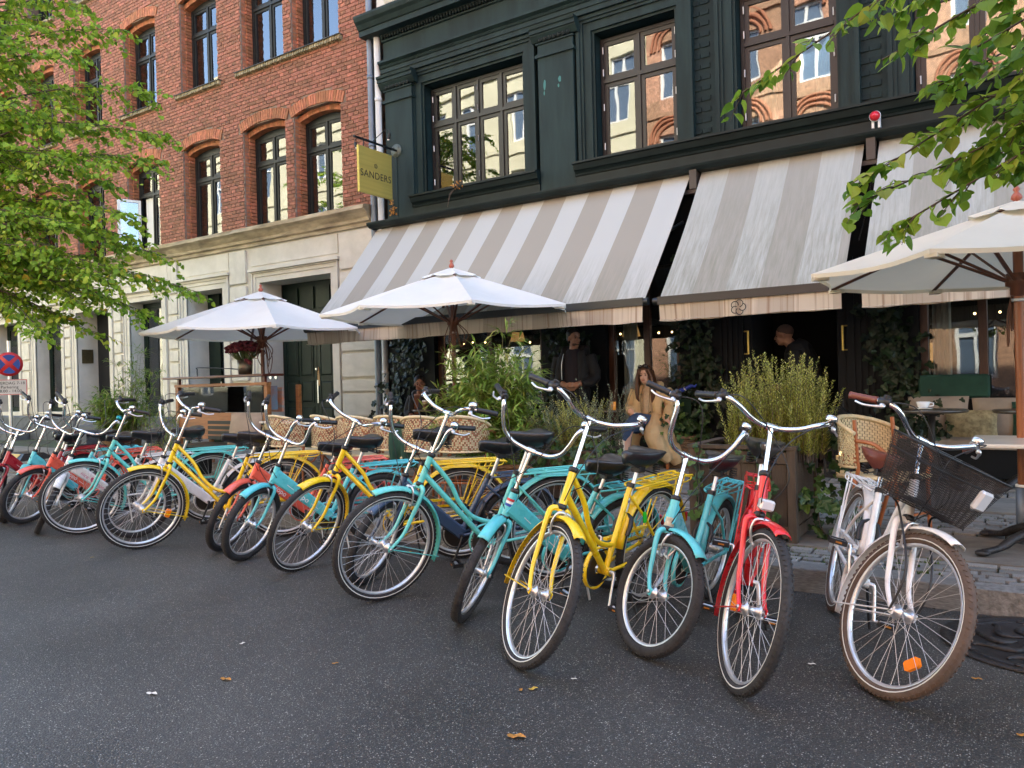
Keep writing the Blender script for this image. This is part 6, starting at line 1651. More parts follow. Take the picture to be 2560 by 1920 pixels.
# ---- planters
def wood_box(x0, x1, y0, y1, h, label):
    z = zp((y0+y1)/2); t = thing('planter_box', label, 'planter', ((x0+x1)/2, (y0+y1)/2, z)); W, D = (x1-x0)/2, (y1-y0)/2
    b = MB()
    for sx in (-1, 1):
        for sy in (-1, 1): b.cbox(sx*W-.03, sx*W+.03, sy*D-.03, sy*D+.03, 0, h, .004)
    for zz in (.07, h-.055):
        for sy in (-1, 1): b.box(-W+.031, W-.031, sy*D-.022, sy*D+.022, zz-.04, zz+.04)
        for sx in (-1, 1): b.box(sx*W-.022, sx*W+.022, -D+.031, D-.031, zz-.04, zz+.04)
    b.box(-W-.035, W+.035, -D-.035, -D+.04, h+.001, h+.026); b.box(-W-.035, W+.035, D-.04, D+.035, h+.001, h+.026); b.box(-W-.035, -W+.04, -D+.041, D-.041, h+.001, h+.026); b.box(W-.04, W+.035, -D+.041, D-.041, h+.001, h+.026)
    b.build('box_frame', M_PLANK, t)
    me = MB().cbox(-.5, .5, -.5, .5, -.5, .5, .02).mesh('plank', M_PLANK)
    n = 6
    for i in range(n):
        xx = -W+.035+(2*W-.07)*(i+.5)/n
        for sy in (-1, 1): link('plank', me, t, T(xx, sy*D, h/2) @ Matrix.Diagonal(((2*W-.07)/n-.004, .018, h-.2, 1)))
        yy = -D+.035+(2*D-.07)*(i+.5)/n
        for sx in (-1, 1): link('plank', me, t, T(sx*W, yy, h/2) @ Matrix.Diagonal((.018, (2*D-.07)/n-.004, h-.2, 1)))
    MB().box(-W+.02, W-.02, -D+.02, D-.02, h-.12, h-.06).build('soil', M_JOINT, t)
    return t
wood_box(-2.02, -1.32, 5.45, 6.08, .64, 'dark wooden planter box on the pavement behind the red bicycle')
wood_box(-4.0, -3.32, 6.3, 6.9, .46, 'dark wooden planter box behind the yellow and turquoise saddles')
def spike_plant(name, label, x0, x1, y0, y1, z0, n, hmin, hmax, nl, ll, lw, m, spread=.25, seed=1, wild=0.0, group=None):
    r = random.Random(seed); t = thing(name, label, 'plant', ((x0+x1)/2, (y0+y1)/2, z0)); c = Vector(((x0+x1)/2, (y0+y1)/2, z0)); b = MB(); s = MB()
    for i in range(n):
        px, py = r.uniform(x0, x1), r.uniform(y0, y1); base = Vector((px, py, z0))-c
        h = r.uniform(hmin, hmax)*(1-.25*abs(2*(px-x0)/(x1-x0)-1)**2)
        lean = Vector((base.x*spread*1.6, base.y*spread*1.6, 0))*1.2+rv(r, .06); lean.z = 0
        pts = []
        for k in range(7):
            f = k/6; pts.append(base+Vector((lean.x*f*f*h*2, lean.y*f*f*h*2, h*f*(1-.12*f*lean.length)))+rv(r, .008*(1+wild)))
        s.tube(pts, [.0035*(1-.7*k/6) for k in range(7)], 4, cap=False)
        for k in range(nl):
            f = .12+.88*(k/nl); i0 = min(5, int(f*6)); q = pts[i0].lerp(pts[i0+1], f*6-i0); d = (pts[i0+1]-pts[i0]).normalized(); a = k*2.4+r.uniform(-.4, .4)
            o = d.orthogonal().normalized(); o = Matrix.Rotation(a, 3, d) @ o
            dd = (o*1.0+d*r.uniform(.5, 1.1)).normalized(); L = ll*r.uniform(.7, 1.2)*(1.05-.55*f)
            leaf(b, q, dd, d, L, lw*r.uniform(.8, 1.2), .1, r.uniform(-.1, .1))
    b.build('foliage', m, t)['kind'] = 'stuff'; s.build('stems', M_TWIG, t); return t
zr_ = zp(5.8)+.55
spike_plant('rosemary', 'tall yellow green rosemary bush in the wooden planter behind the red bicycle', -1.78, -1.18, 5.5, 6.0, zr_, 300, .30, .80, 80, .048, .0098, M_ROSE, .07, 3)
spike_plant('sage_bush', 'grey green sage bush in the planter behind the yellow bicycle, left half', -4.0, -3.62, 6.3, 6.9, zp(6.5)+.42, 100, .32, .60, 56, .044, .013, M_SAGE, .35, 4, .6)
spike_plant('rosemary', 'yellow green rosemary in the middle of the second planter, above the curved yellow handlebar', -3.72, -3.42, 6.3, 6.9, zp(6.5)+.42, 80, .36, .62, 60, .046, .0096, M_ROSE, .3, 5)
spike_plant('lavender', 'loose silvery lavender stems at the right end of the second planter', -3.42, -3.22, 6.35, 6.85, zp(6.5)+.42, 30, .48, .78, 50, .036, .009, M_SAGE, .3, 6, 1.0)
def wicker(x, y, r, h, label, tap=.85):
    z = zp(y); t = thing('wicker_basket', label, 'basket', (x, y, z)); b = MB(); n = 40
    rows = int(h/.024)
    for k in range(rows):
        f = k/rows; R = r*(tap+(1-tap)*f)
        b.tube([((R+.006*(1 if (i+k) % 2 else -1))*cos(2*pi*i/n), (R+.006*(1 if (i+k) % 2 else -1))*sin(2*pi*i/n), .012+h*f) for i in range(n)], .0115, 5, closed=True)
    b.tube([(r*1.04*cos(2*pi*i/30), r*1.04*sin(2*pi*i/30), h) for i in range(30)], .02, 6, closed=True)
    b.lathe([(.0001, .01), (r*tap-.02, .01), (r-.02, h-.06), (.0001, h-.06)], 24)
    b.build('weave', M_WICK, t); return t
wicker(-3.50, 8.95, .215, .37, 'brown wicker basket planter on the pavement beside the seated woman')
wicker(-3.95, 5.75, .27, .36, 'brown wicker basket behind the rear wheel of the dark blue bicycle')
wicker(-4.46, 6.35, .26, .30, 'round wicker pot holding the bamboo under the middle parasol', .9)
wicker(-12.55, 7.1, .3, .4, 'round pot holding the bamboo at the left, hidden behind handlebars', .9)
def ivy_cloud(name, label, pts, n, size, m, seed, keep_parts=0, cat='ivy', jit=.1, flat=None, trails=None):
    r = random.Random(seed); t = thing(name, label, cat, pts[0][:3]); o0 = Vector(pts[0][:3]); b = MB(); k = 0
    P5 = [(0, 0, 0), (-.12, .32, 0), (.10, .50, .06), (.34, .30, .02), (.62, .36, .05), (1.0, 0, -.08), (.62, -.36, .05), (.34, -.30, .02), (.10, -.50, .06), (-.12, -.32, 0)]
    lm = None
    if keep_parts:
        lb_ = MB(); lb_.add(P5, [(i, (i+1) % 10, 10) for i in range(10)] if False else [(0, 1, 2, 3), (0, 3, 4, 5), (0, 5, 6, 7), (0, 7, 8, 9)]); lm = lb_.mesh('leaf', m)
    for i in range(n):
        c = r.choice(pts); p = Vector(c[:3])+Vector((r.gauss(0, c[3] if len(c) > 3 else jit), r.gauss(0, c[4] if len(c) > 4 else jit), r.gauss(0, c[5] if len(c) > 5 else jit)))
        nrm = (Vector((r.uniform(-.5, .5), -1, r.uniform(-.1, .7)))).normalized(); d = Vector((r.uniform(-1, 1), r.uniform(-.3, .1), r.uniform(-1.2, .3))).normalized()
        L = size*r.uniform(.6, 1.25)
        d = (d-nrm*d.dot(nrm)).normalized(); s = nrm.cross(d)
        if k < keep_parts:
            M = Matrix(((d.x, s.x, nrm.x, p.x-o0.x), (d.y, s.y, nrm.y, p.y-o0.y), (d.z, s.z, nrm.z, p.z-o0.z), (0, 0, 0, 1))) @ Matrix.Scale(L, 4); link('leaf', lm, t, M); k += 1
        else: b.add([p-o0+d*(x*L)+s*(y*L)+nrm*(z*L) for x, y, z in P5], [(0, 1, 2, 3), (0, 3, 4, 5), (0, 5, 6, 7), (0, 7, 8, 9)])
    if b.v: b.build('foliage', m, t)['kind'] = 'stuff'
    if trails:
        s_ = MB()
        for tr in trails: s_.tube([Vector(q)-o0 for q in smoothpath(tr, 5)], .004, 4)
        s_.build('vine', M_TWIG, t)
    return t
zt = zp(5.8)+.62
tr1 = [(-1.62, 5.46, zt), (-1.52, 5.40, zt-.12), (-1.50, 5.38, zt-.35), (-1.46, 5.37, zt-.52)]
tr2 = [(-1.34, 5.8, zt+.05), (-1.25, 5.75, zt-.05), (-1.22, 5.78, zt-.3), (-1.20, 5.72, zt-.55), (-1.05, 5.6, zt-.62)]
tr3 = [(-1.30, 5.55, zt-.35), (-1.18, 5.5, zt-.30), (-1.06, 5.52, zt-.34), (-.98, 5.6, zt-.42)]
tr4 = [(-1.98, 5.44, zt), (-1.96, 5.40, zt-.2), (-1.97, 5.38, zt-.42)]
tr5 = [(-1.30, 6.0, zt+.1), (-1.16, 5.95, zt-.02), (-1.10, 5.98, zt-.3), (-1.12, 5.95, zt-.6)]
ip = []
for tr in (tr1, tr2, tr3, tr4, tr5): ip += [(*q, .035, .03, .035) for q in smoothpath(tr, 5)]
ip += [(-1.3, 5.75, zt+.06, .08, .18, .06), (-1.25, 5.9, zt-.15, .06, .12, .14)]
ivy_cloud('ivy', 'green ivy trailing over the sides of the wooden planter down to the setts', ip, 250, .062, M_IVY, 8, 190, trails=(tr1, tr2, tr3, tr4, tr5))
z2 = zp(6.5)+.42
ip = [(-4.0+.1*k, 6.28, z2-.02, .06, .03, .10) for k in range(8)]+[(-3.32, 6.3+.1*k, z2-.04, .05, .06, .12) for k in range(6)]+[(-3.1, 6.25, z2+.05, .12, .1, .10), (-3.25, 6.2, z2-.25, .1, .06, .12)]
ivy_cloud('ivy', 'ivy spilling over the front of the second wooden planter', ip, 330, .058, M_IVY, 9, 120)
ip = [(-3.50+.2*cos(a), 8.9+.2*sin(a), zp(9)+.50, .10, .08, .13) for a in [k*.8 for k in range(8)]]+[(-3.62, 8.74, zp(9)+.3, .05, .03, .1)]
ivy_cloud('ivy', 'dark green ivy growing out of the wicker basket beside the seated woman', ip, 330, .06, M_IVY, 10)
def column_ivy(x, w, label, seed, n, m=M_IVY_SHADED, z0=.3, z1=2.8, y=YF-.12):
    r = random.Random(seed); ip = []
    for k in range(26): z = z0+(z1-z0)*k/25; ip.append((x+.25*w*sin(z*3+seed), y, z, w*.33*(1.1-.3*k/25), .05, .09))
    ivy_cloud('climbing_ivy', label, ip, n, .085, m, seed)
column_ivy(-8.15, .6, 'shaded ivy climbing beside the drainpipes left of the café windows', 21, 620, M_IVY_SHADED)
column_ivy(-5.30, .55, 'shaded ivy climbing on the pier behind the standing man', 22, 560, M_IVY_SHADED)
column_ivy(-3.38, .42, 'shaded ivy climbing on the pier right of the seated woman', 23, 620)
column_ivy(-1.12, .42, 'shaded ivy climbing on the pier right of the entrance', 24, 620)
ip = [(-1.0+.1*k, 8.75, zp(8.7)+.45, .09, .08, .16) for k in range(4)]
ivy_cloud('shrub', 'small dark shrub in the shade right of the entrance lantern', ip, 260, .06, M_IVY_SHADED, 25, cat='plant')
pot = MB(); pot.lathe([(.0001, 0), (.13, 0), (.17, .32), (.15, .32), (.0001, .28)], 20); o = pot.build('flower_pot', M_IRON, None, T(-.85, 8.75, zp(8.7))); props(o, 'dark pot under the small shrub right of the entrance', 'pot')
# ---- bamboo
def bamboo(x, y, z, n, hmin, hmax, label, seed, spread, L=.115, dens=1.0, toward=None):
    r = random.Random(seed); t = thing('bamboo', label, 'bamboo', (x, y, z)); b = MB(); s = MB()
    for i in range(n):
        a = r.uniform(0, 2*pi); q = sqrt(r.random()); base = Vector((.17*q*cos(a), .17*q*sin(a), 0)); h = r.uniform(hmin, hmax)*(1.05-.35*q)
        dx = Vector((cos(a), sin(a)*.6, 0))*spread*(q+.15)*r.uniform(.6, 1.35)
        if toward and h > 1.2 and r.random() < .3: dx += Vector(toward)*r.uniform(.3, 1.0)
        pts = [base+dx*(f**1.7)+Vector((0, 0, h*(f-.16*dx.length*f**3)))+rv(r, .012) for f in [k/9 for k in range(10)]]
        s.tube(pts, [.0055*(1-.75*k/9) for k in range(10)], 5, cap=False)
        nn = int(h*15*dens)
        for k in range(nn):
            f = r.uniform(.12, 1.0); i0 = min(8, int(f*9)); p = pts[i0].lerp(pts[i0+1], f*9-i0)
            a2 = r.uniform(0, 2*pi); o = Vector((cos(a2), sin(a2), r.uniform(.1, .8))); tl = r.uniform(.05, .24)*(1.15-.5*f)
            tip = p+o*tl; s.tube([p, p+o*tl*.5+Vector((0, 0, .01)), tip], .0014, 3, cap=False)
            for j in range(r.randint(4, 7)):
                g = r.uniform(.25, 1.0); pp = p.lerp(tip, g); dd = (o*r.uniform(.4, 1)+Vector((r.uniform(-.8, .8), r.uniform(-.8, .8), r.uniform(-.75, .25)))).normalized()
                ll = L*r.uniform(.6, 1.25); leaf(b, pp, dd, Vector((r.uniform(-.3, .3), r.uniform(-.3, .3), 1)), ll, ll*.155, .12, r.uniform(.05, .28))
    b.build('foliage', M_BAMB, t)['kind'] = 'stuff'; s.build('canes', M_CANE, t)
bamboo(-4.46, 6.35, zp(6.35)+.25, 84, .70, 1.5, 'bushy bamboo under the middle parasol, in front of the standing man', 31, .44, .15, 2.1, (-.9, -.05, .12))
bamboo(-4.35, 6.1, zp(6.1)+.2, 40, .55, .95, 'lower bamboo tuft right of the parasol pole, behind the mint bicycle', 33, .5, .11, 1.7)
bamboo(-12.55, 7.1, zp(7)+.35, 44, .45, .95, 'bamboo with yellow green leaves at the left, behind the white bicycle', 32, .55, .17, 1.5)
bamboo(-12.3, 7.15, zp(7)+.35, 13, 1.25, 1.75, 'tall thin bamboo canes rising behind the low bamboo at the left', 36, .45, .14, .75)
bamboo(-10.95, 6.9, zp(7)+.1, 18, .5, 1.0, 'small bamboo tuft beside the glass side of the wooden counter', 34, .4, .10, 1.1)
# ---- lime trees
def lime_tree(name, label, base, height, targets, seed, lsize, m, simple, twig_gap, parts=0, r0=.14, start=(2.6, 6.5), droop=.25, tw_len=.55, lpt=7):
    r = random.Random(seed); t = thing(name, label, 'tree', base); B0 = Vector(base); tb = MB(); lf = MB(); tips = []; leaves = []
    tp = [Vector((0, 0, 0)), Vector((.04, .02, height*.3)), Vector((-.03, .05, height*.6)), Vector((.02, 0, height))]
    tr = smoothpath(tp, 6); n = len(tr); tb.tube(tr, [r0*(1.25-1.1*i/(n-1)) for i in range(n)], 12)
    tb.build('trunk', M_BARK, t)
    br = MB()
    for tgt, sz in targets:
        e = Vector(tgt)-B0; z0 = sz if sz else max(start[0], min(start[1], e.z-.3+r.uniform(-.5, .6)))
        s0 = Vector((0, 0, z0)); L = (e-s0).length; side = (e-s0).cross(Vector((0, 0, 1))).normalized()
        w = r.uniform(-.12, .12)*L
        P = [s0, s0.lerp(e, .3)+Vector((0, 0, L*droop*.55))+side*w*.6, s0.lerp(e, .65)+Vector((0, 0, L*droop*.62))+side*w, e]
        P = smoothpath(P, 8); n = len(P)
        br.tube(P, [max(.004, r0*.22*(1-i/(n-1))**1.1) for i in range(n)], 6, cap=False)
        d_acc = 0
        for i in range(3, n-1):
            seg = P[i+1]-P[i]; d_acc += seg.length
            while d_acc > twig_gap:
                d_acc -= twig_gap
                f = i/(n-1)
                for sgn in (-1, 1):
                    if r.random() < .12: continue
                    h = (seg.normalized()*r.uniform(.5, 1.1)+side*sgn*r.uniform(.5, 1.1)+Vector((0, 0, r.uniform(-.75, .55)))).normalized()
                    tl = tw_len*r.uniform(.45, 1.1)*(1.15-.65*f); p0 = P[i]+seg*r.random()
                    tw = [p0+h*(tl*k/5)+Vector((0, 0, -.22*tl*(k/5)**2)) for k in range(6)]
                    br.tube(tw, [.004*(1-.7*k/5) for k in range(6)], 4, cap=False)
                    for k in range(lpt):
                        g = (k+.6)/lpt; i0 = min(4, int(g*5)); q = tw[i0].lerp(tw[i0+1], g*5-i0); hd = (tw[i0+1]-tw[i0]).normalized()
                        sd = hd.cross(Vector((0, 0, 1))).normalized()*(1 if k % 2 else -1)
                        dd = (sd*r.uniform(.5, 1)+hd*r.uniform(.2, .8)+Vector((0, 0, r.uniform(-1.0, .25)))).normalized()
                        leaves.append((q+dd*lsize*.25, dd, Vector((r.uniform(-.9, .9), r.uniform(-.9, .9), 1)), lsize*r.uniform(.55, 1.2)))
        for k in range(6):                     # leaves on the last stretch itself
            q = P[-1].lerp(P[-3], k/6); sd = side*(1 if k % 2 else -1); dd = (sd*.6+(P[-1]-P[-2]).normalized()*.8+Vector((0, 0, r.uniform(-.7, 0)))).normalized()
            leaves.append((q+dd*lsize*.2, dd, Vector((r.uniform(-.4, .4), r.uniform(-.4, .4), 1)), lsize*r.uniform(.6, 1.0)))
    br.build('limbs', M_TWIG, t)
    if parts:
        C0 = Vector((0, 0, CAM_H))
        def key(l):
            d = l[0]+B0-C0; z = d.dot(CF)
            vis = z > .5 and abs(d.dot(CR)/z) < .67 and abs(d.dot(CU)/z) < .5
            return (0 if vis else 1, d.length)
        leaves.sort(key=key); lb_ = MB(); limeleaf(lb_, Vector((0, 0, 0)), Vector((1, 0, 0)), Vector((0, 0, 1)), 1.0); lm = lb_.mesh('leaf', m)
        for (p, d, u, L) in leaves[:parts]:
            s = d.cross(u).normalized(); nn = s.cross(d)
            link('leaf', lm, t, Matrix(((d.x, -s.x, nn.x, p.x), (d.y, -s.y, nn.y, p.y), (d.z, -s.z, nn.z, p.z), (0, 0, 0, 1))) @ Matrix.Diagonal((L, L*r.uniform(.75, 1.1), L*r.uniform(.2, 2.6), 1)))
        leaves = leaves[parts:]
    for (p, d, u, L) in leaves: limeleaf(lf, p, d, u, L, 0, simple)
    if lf.v: lf.build('crown', m, t)['kind'] = 'stuff'
    return t
# left tree: the trunk stands outside the picture on the left
rt = random.Random(77); TG = []
tips = [(315, 74, 9.6), (378, 230, 9.8), (417, 339, 9.5), (410, 404, 10.2), (404, 640, 9.6), (495, 730, 10.6), (386, 790, 10.0), (247, 838, 9.6), (108, 835, 9.0), (195, 270, 9.4), (213, 12, 9.8), (190, 130, 9.0), (330, 540, 9.0), (300, 470, 10.2), (290, 400, 9.3), (350, 690, 9.2), (240, 740, 10.4), (170, 800, 9.8), (60, 800, 10.4), (300, 610, 10.6), (130, 330, 10.2), (160, 230, 10.6), (120, 60, 10.2), (60, 150, 9.4), (70, 430, 9.2), (200, 480, 10.0), (230, 560, 9.4), (150, 620, 9.0), (60, 560, 9.8), (100, 700, 9.4), (200, 690, 9.8), (30, 330, 10.0), (20, 60, 9.0), (250, 330, 10.4), (260, 650, 10.8), (130, 520, 10.8), (310, 760, 10.8), (20, 690, 9.2), (110, -60, 9.6), (220, -90, 9.6), (170, 400, 9.0), (340, 600, 10.2), (90, 620, 10.8), (20, 480, 10.6), (280, 700, 9.0), (180, 560, 8.9), (40, 250, 8.9), (90, 200, 10.8), (200, 760, 9.0)]
for x, y, d in tips:
    p = at_d(x, y, d); TG.append((tuple(p), None))
for k in range(34):                            # the rest of the crown, out of the picture
    a = rt.uniform(0, 2*pi); q = rt.uniform(.8, 2.0); TG.append(((-13.0+q*cos(a)*.9, 4.1+q*sin(a), rt.uniform(3.4, 8.5)), None))
TG = [g for g in TG if not (g[0][1] > 8.6)]
lime_tree('lime_tree', 'green lime tree hanging into the picture from the left edge', (-12.6, 4.1, .0), 8.6, TG, 41, .073, M_LIME, True, .104, tw_len=.62, lpt=10, start=(2.7, 7.6), droop=.16)
# right tree: only low hanging branch tips reach into the picture, close to the camera
TG = []
tips = [(1856, 232, 3.3, 3.2), (2125, 472, 3.4, 2.9), (2132, 514, 3.5, 2.7), (2228, 574, 3.3, 2.7), (2205, 150, 3.1, 3.0), (2310, 232, 3.2, 2.9), (2330, 330, 3.5, 2.8), (2420, 130, 3.0, 3.1), (2470, 300, 3.2, 2.8), (2540, 420, 3.3, 2.7), (2500, 60, 3.3, 3.1), (2400, 40, 3.5, 3.2), (2545, 200, 2.9, 2.9), (2430, 420, 3.6, 2.6), (2250, 30, 3.6, 3.3), (2520, 330, 3.0, 2.7), (2450, 200, 3.6, 3.0), (2350, 420, 3.2, 2.6)]
for x, y, d, z in tips: TG.append((tuple(at_d(x, y, d)), z))
for k in range(16):
    a = rt.uniform(-.9, 1.9); q = rt.uniform(1.0, 2.4); TG.append(((2.3+q*cos(a), 3.9+q*sin(a), rt.uniform(3.2, 5.2)), None))
lime_tree('lime_tree', 'lime tree branches with large leaves hanging in from the top right corner', (2.3, 4.15, .0), 6.2, TG, 43, .061, M_LIME2, False, .11, parts=300, r0=.12, start=(2.6, 4.5), droop=.10, tw_len=.24, lpt=5)
TG = []
for k in range(52):
    a = rt.uniform(0, 2*pi); q = rt.uniform(.9, 3.6); TG.append(((-22.5+q*cos(a), -4.6+q*sin(a), rt.uniform(4.0, 11.0)), None))
lime_tree('lime_tree', 'lime tree on the far side of the street, mirrored in the brick house windows', (-22.5, -4.6, .0), 11.0, TG, 47, .11, M_LIME, True, .22, tw_len=.7, lpt=7, start=(3.5, 9.5), droop=.16)
# dry twigs caught on the green house
tw = MB(); lfb = MB(); r = random.Random(9)
for k in range(3): tw.tube(smoothpath([(0, -.05, -.22), (.06, -.05, -.05+.02*k), (.16+.02*k, -.02, .06), (.26-.03*k, -.04, .10+.03*k)], 4), .004, 4)
for k in range(14): leaf(lfb, Vector((.10+.2*r.random(), -.05, .02+.12*r.random())), rv(r), Vector((0, -1, 0)), .05, .02)
t = thing('dry_twig', 'dry brown twig caught on the sill under the left wide window', 'twig', (-7.08, YF-.17, 4.15)); tw.build('stem', M_TWIG, t); lfb.build('dry_leaves', M_FLEAF, t)
t = thing('dry_twig', 'dry brown creeper leaves clinging to the corner pilaster below the sign', 'twig', (-8.30, YF-.07, 4.12)); lfb = MB()
for k in range(34): leaf(lfb, Vector((r.uniform(-.05, .06), -.01, r.uniform(-.12, .16))), rv(r), Vector((0, -1, 0)), .05, .03)
lfb.build('dry_leaves', M_FLEAF, t)
# ================================================================ PEOPLE
def skin_mat(name, c): return mat(name, c, .5, var=.08, vscale=12)
def limb(b, pts, rad, n=14, sx=1.0, up=None): b.tube(smoothpath(pts, 4), interp(rad, len(pts), 4), n, sx=sx, up=up); return b
def interp(r, n, k):
    out = []
    for i in range(n-1):
        for j in range(k): out.append(r[i]+(r[i+1]-r[i])*j/k)
    return out+[r[-1]]
def remesh(b, name, m, parent, vox, M=None, smooth=2):
    folds = {'trench_coat': .013, 'jacket': .010, 'blazer': .009, 'jeans': .006, 'trousers': .007, 'shirt': .005, 'hair': .004}.get(name, 0)
    o = b.build(name, m, parent, M)
    md = o.modifiers.new('r', 'REMESH'); md.mode = 'VOXEL'; md.voxel_size = vox; md.use_smooth_shade = True
    if smooth: s = o.modifiers.new('s', 'SMOOTH'); s.iterations = smooth; s.factor = .5
    finalize_mods(o)
    if folds:
        me = o.data; nn = [v.normal.copy() for v in me.vertices]
        for v, n_ in zip(me.vertices, nn):
            c = v.co; f = mnoise.noise((c.x*16, c.y*16, c.z*5))+.6*mnoise.noise((c.x*9+c.z*14, c.y*9, c.z*9-c.x*8))
            v.co = c+n_*(folds*f)
        me.update()
    return o
def head(b, c, R, s=1.0):
    """c: centre of the head, R: rotation (face looks along local +X); head height .23"""
    M = Matrix.Translation(c) @ R.to_4x4() @ Matrix.Scale(s, 4)
    b.ball((-.012, 0, .030), .088, 18, sc=(1.10, .86, 1.0), M=M)           # skull
    b.ball((.030, 0, -.040), .062, 16, sc=(.95, .88, 1.20), M=M)           # face
    b.ball((.052, 0, -.088), .028, 12, sc=(.9, 1.1, .8), M=M)              # chin
    for sy in (-1, 1):
        b.ball((.012, sy*.040, -.066), .030, 10, sc=(1.1, .6, .9), M=M)   # jaw
        b.ball((.066, sy*.034, -.028), .020, 10, sc=(.7, 1, .8), M=M)     # cheek
        b.ball((-.006, sy*.078, -.012), .020, 10, sc=(.9, .35, 1.5), M=M)  # ear
        b.ball((.078, sy*.024, .016), .014, 8, sc=(.6, 1.5, .5), M=M)     # brow
    b.tube([M @ Vector((.082, 0, .008)), M @ Vector((.098, 0, -.018)), M @ Vector((.104, 0, -.032)), M @ Vector((.086, 0, -.040))], [.007*s, .009*s, .012*s, .009*s], 8)
    b.ball((.078, 0, -.064), .016, 10, sc=(.75, 1.35, .7), M=M)           # mouth
    return M
def face_parts(t, M, lipcol, browcol):
    b = MB()
    for sy in (-1, 1): b.ball((.0775, sy*.029, -.001), .0095, 8, sc=(.8, 1.2, .75), M=M)
    b.build('eye', mat('eye_dark', (.02, .015, .012), .2), t)
    b = MB(); b.tube([M @ Vector((.0875, -.020, -.063)), M @ Vector((.0935, 0, -.0615)), M @ Vector((.0875, .020, -.063))], [.003, .006, .003], 6); b.build('lips', mat('lips', lipcol, .4), t)
    b = MB()
    for sy in (-1, 1): b.tube([M @ Vector((.082, sy*.014, .019)), M @ Vector((.084, sy*.028, .024)), M @ Vector((.074, sy*.042, .017))], [.003, .004, .002], 5)
    b.build('eyebrow', mat('eyebrow', browcol, .8), t)
def hand(b, w, d, pn, s=1.0, curl=.5, side=1):
    """w wrist, d finger direction, pn palm normal; five separate fingers"""
    d = d.normalized(); pn = (pn-d*pn.dot(d)).normalized(); x = d.cross(pn)*side
    b.tube([w, w+d*.03*s, w+d*.075*s], [.022*s, .030*s, .028*s], 10, sx=.5, up=tuple(x))
    for k, (o, l) in enumerate(((-.026, .066), (-.009, .076), (.009, .072), (.025, .056))):
        p = w+d*.070*s+x*(o*s); c = curl*(1+.15*k); p1 = p+(d*cos(c*.5)+pn*sin(c*.5))*(l*.42*s); p2 = p1+(d*cos(c*1.3)+pn*sin(c*1.3))*(l*.33*s); p3 = p2+(d*cos(c*2.1)+pn*sin(c*2.1))*(l*.27*s)
        b.tube([p, p1, p2, p3], [.0088*s, .0082*s, .0074*s, .0058*s], 8)
    p = w+d*.02*s-x*(.022*s); q = p+(d*.6-x*.7+pn*.3).normalized()*(.04*s); b.tube([p, q, q+(d*.85-x*.15+pn*.35).normalized()*(.032*s)], [.013*s, .010*s, .0075*s], 8)
V = Vector
def rotface(yaw, pitch=0.0, roll=0.0): return (RZ(yaw) @ RY(-pitch) @ RX(roll)).to_3x3()
# ---------------------------------------------------- woman in the trench coat, seated, facing the street
SK1 = skin_mat('light_skin', (.62, .37, .26))
M_COAT = mat('beige_trench', (.54, .385, .20), .85, var=.10, vscale=7, bump=.12, bscale=16)
M_JEAN = mat('blue_denim', (.035, .065, .13), .85, var=.2, vscale=20)
M_KNIT = mat('cream_knit', (.58, .47, .33), .9, var=.1, vscale=40, bump=.3, bscale=120)
M_BOOT = mat('cream_boot', (.62, .55, .43), .5)
M_HAIRB = mat('brown_hair', (.085, .035, .014), .45, var=.45, vscale=14, stretch=(6, 6, .6))
M_HAIRD = mat('dark_hair', (.012, .009, .008), .5, var=.3, vscale=20)
zg = zp(8.8)
w = thing('person', 'seated woman in a beige trench coat, jeans and cream boots, smoking', 'person', (-3.80, 8.78, zg))
hc = V((-.02, -.06, 1.135)); Rh = rotface(-pi/2+.10, -.02, .05)
b = MB(); Mh = head(b, hc, Rh, .98)
limb(b, [(-.02, -.01, 1.06), (-.01, .03, .98)], [.048, .052])
limb(b, [(0, .04, .98), (0, .06, .80), (0, .08, .62), (0, .08, .50)], [.10, .13, .12, .15], sx=.8)
limb(b, [(-.16, .04, .95), (-.23, .0, .74), (-.16, -.20, .70)], [.05, .045, .034]); hand(b, V((-.15, -.21, .70)), V((.5, -.25, -.55)), V((.2, .6, -.3)), .95, .6, 1)
limb(b, [(.16, .04, .95), (.25, .0, .74), (.29, -.20, .60)], [.05, .045, .034]); hand(b, V((.29, -.21, .60)), V((.75, -.35, -.30)), V((-.2, .1, -.9)), .95, .35, -1)
limb(b, [(-.09, .06, .50), (-.12, -.36, .50), (-.16, -.38, .10)], [.085, .065, .045]); limb(b, [(.09, .06, .51), (-.06, -.34, .58), (-.17, -.42, .22)], [.085, .065, .045])
remesh(b, 'body', SK1, w, .0065); face_parts(w, Mh, (.42, .10, .08), (.05, .025, .012))
b = MB()                                       # long hair with centre parting
b.ball((-.022, 0, .042), .096, 18, sc=(1.08, .93, .98), M=Mh)
for sy in (-1, 1):
    for k in range(5):
        f = k/4; st = Mh @ V((.055-.10*f, sy*(.055+.03*f), .075-.02*f)); md = Mh @ V((.045-.10*f, sy*(.094), -.05)); en = V((sy*(.085+.045*f)-.01, -.085+.06*f, .80-.05*(k % 2))); b.tube(smoothpath([st, md, md.lerp(en, .55)+V((sy*.012, -.012, 0)), en], 5), interp([.020, .026, .026, .010], 4, 5), 8)
hair = remesh(b, 'hair', M_HAIRB, w, .007, None, 1)
b = MB(); b.tube(smoothpath([Mh @ V((.02, -.095, .055)), Mh @ V((.075, -.05, .10)), Mh @ V((.085, 0, .105)), Mh @ V((.075, .05, .10)), Mh @ V((.02, .095, .055))], 5), .006, 6)
for sy in (-1, 1): b.ball((.075, sy*.036, .108), .030, 12, sc=(.45, 1, .75), M=Mh)
b.build('sunglasses', mat('black_gloss', (.01, .01, .01), .1, coat=.6), w)
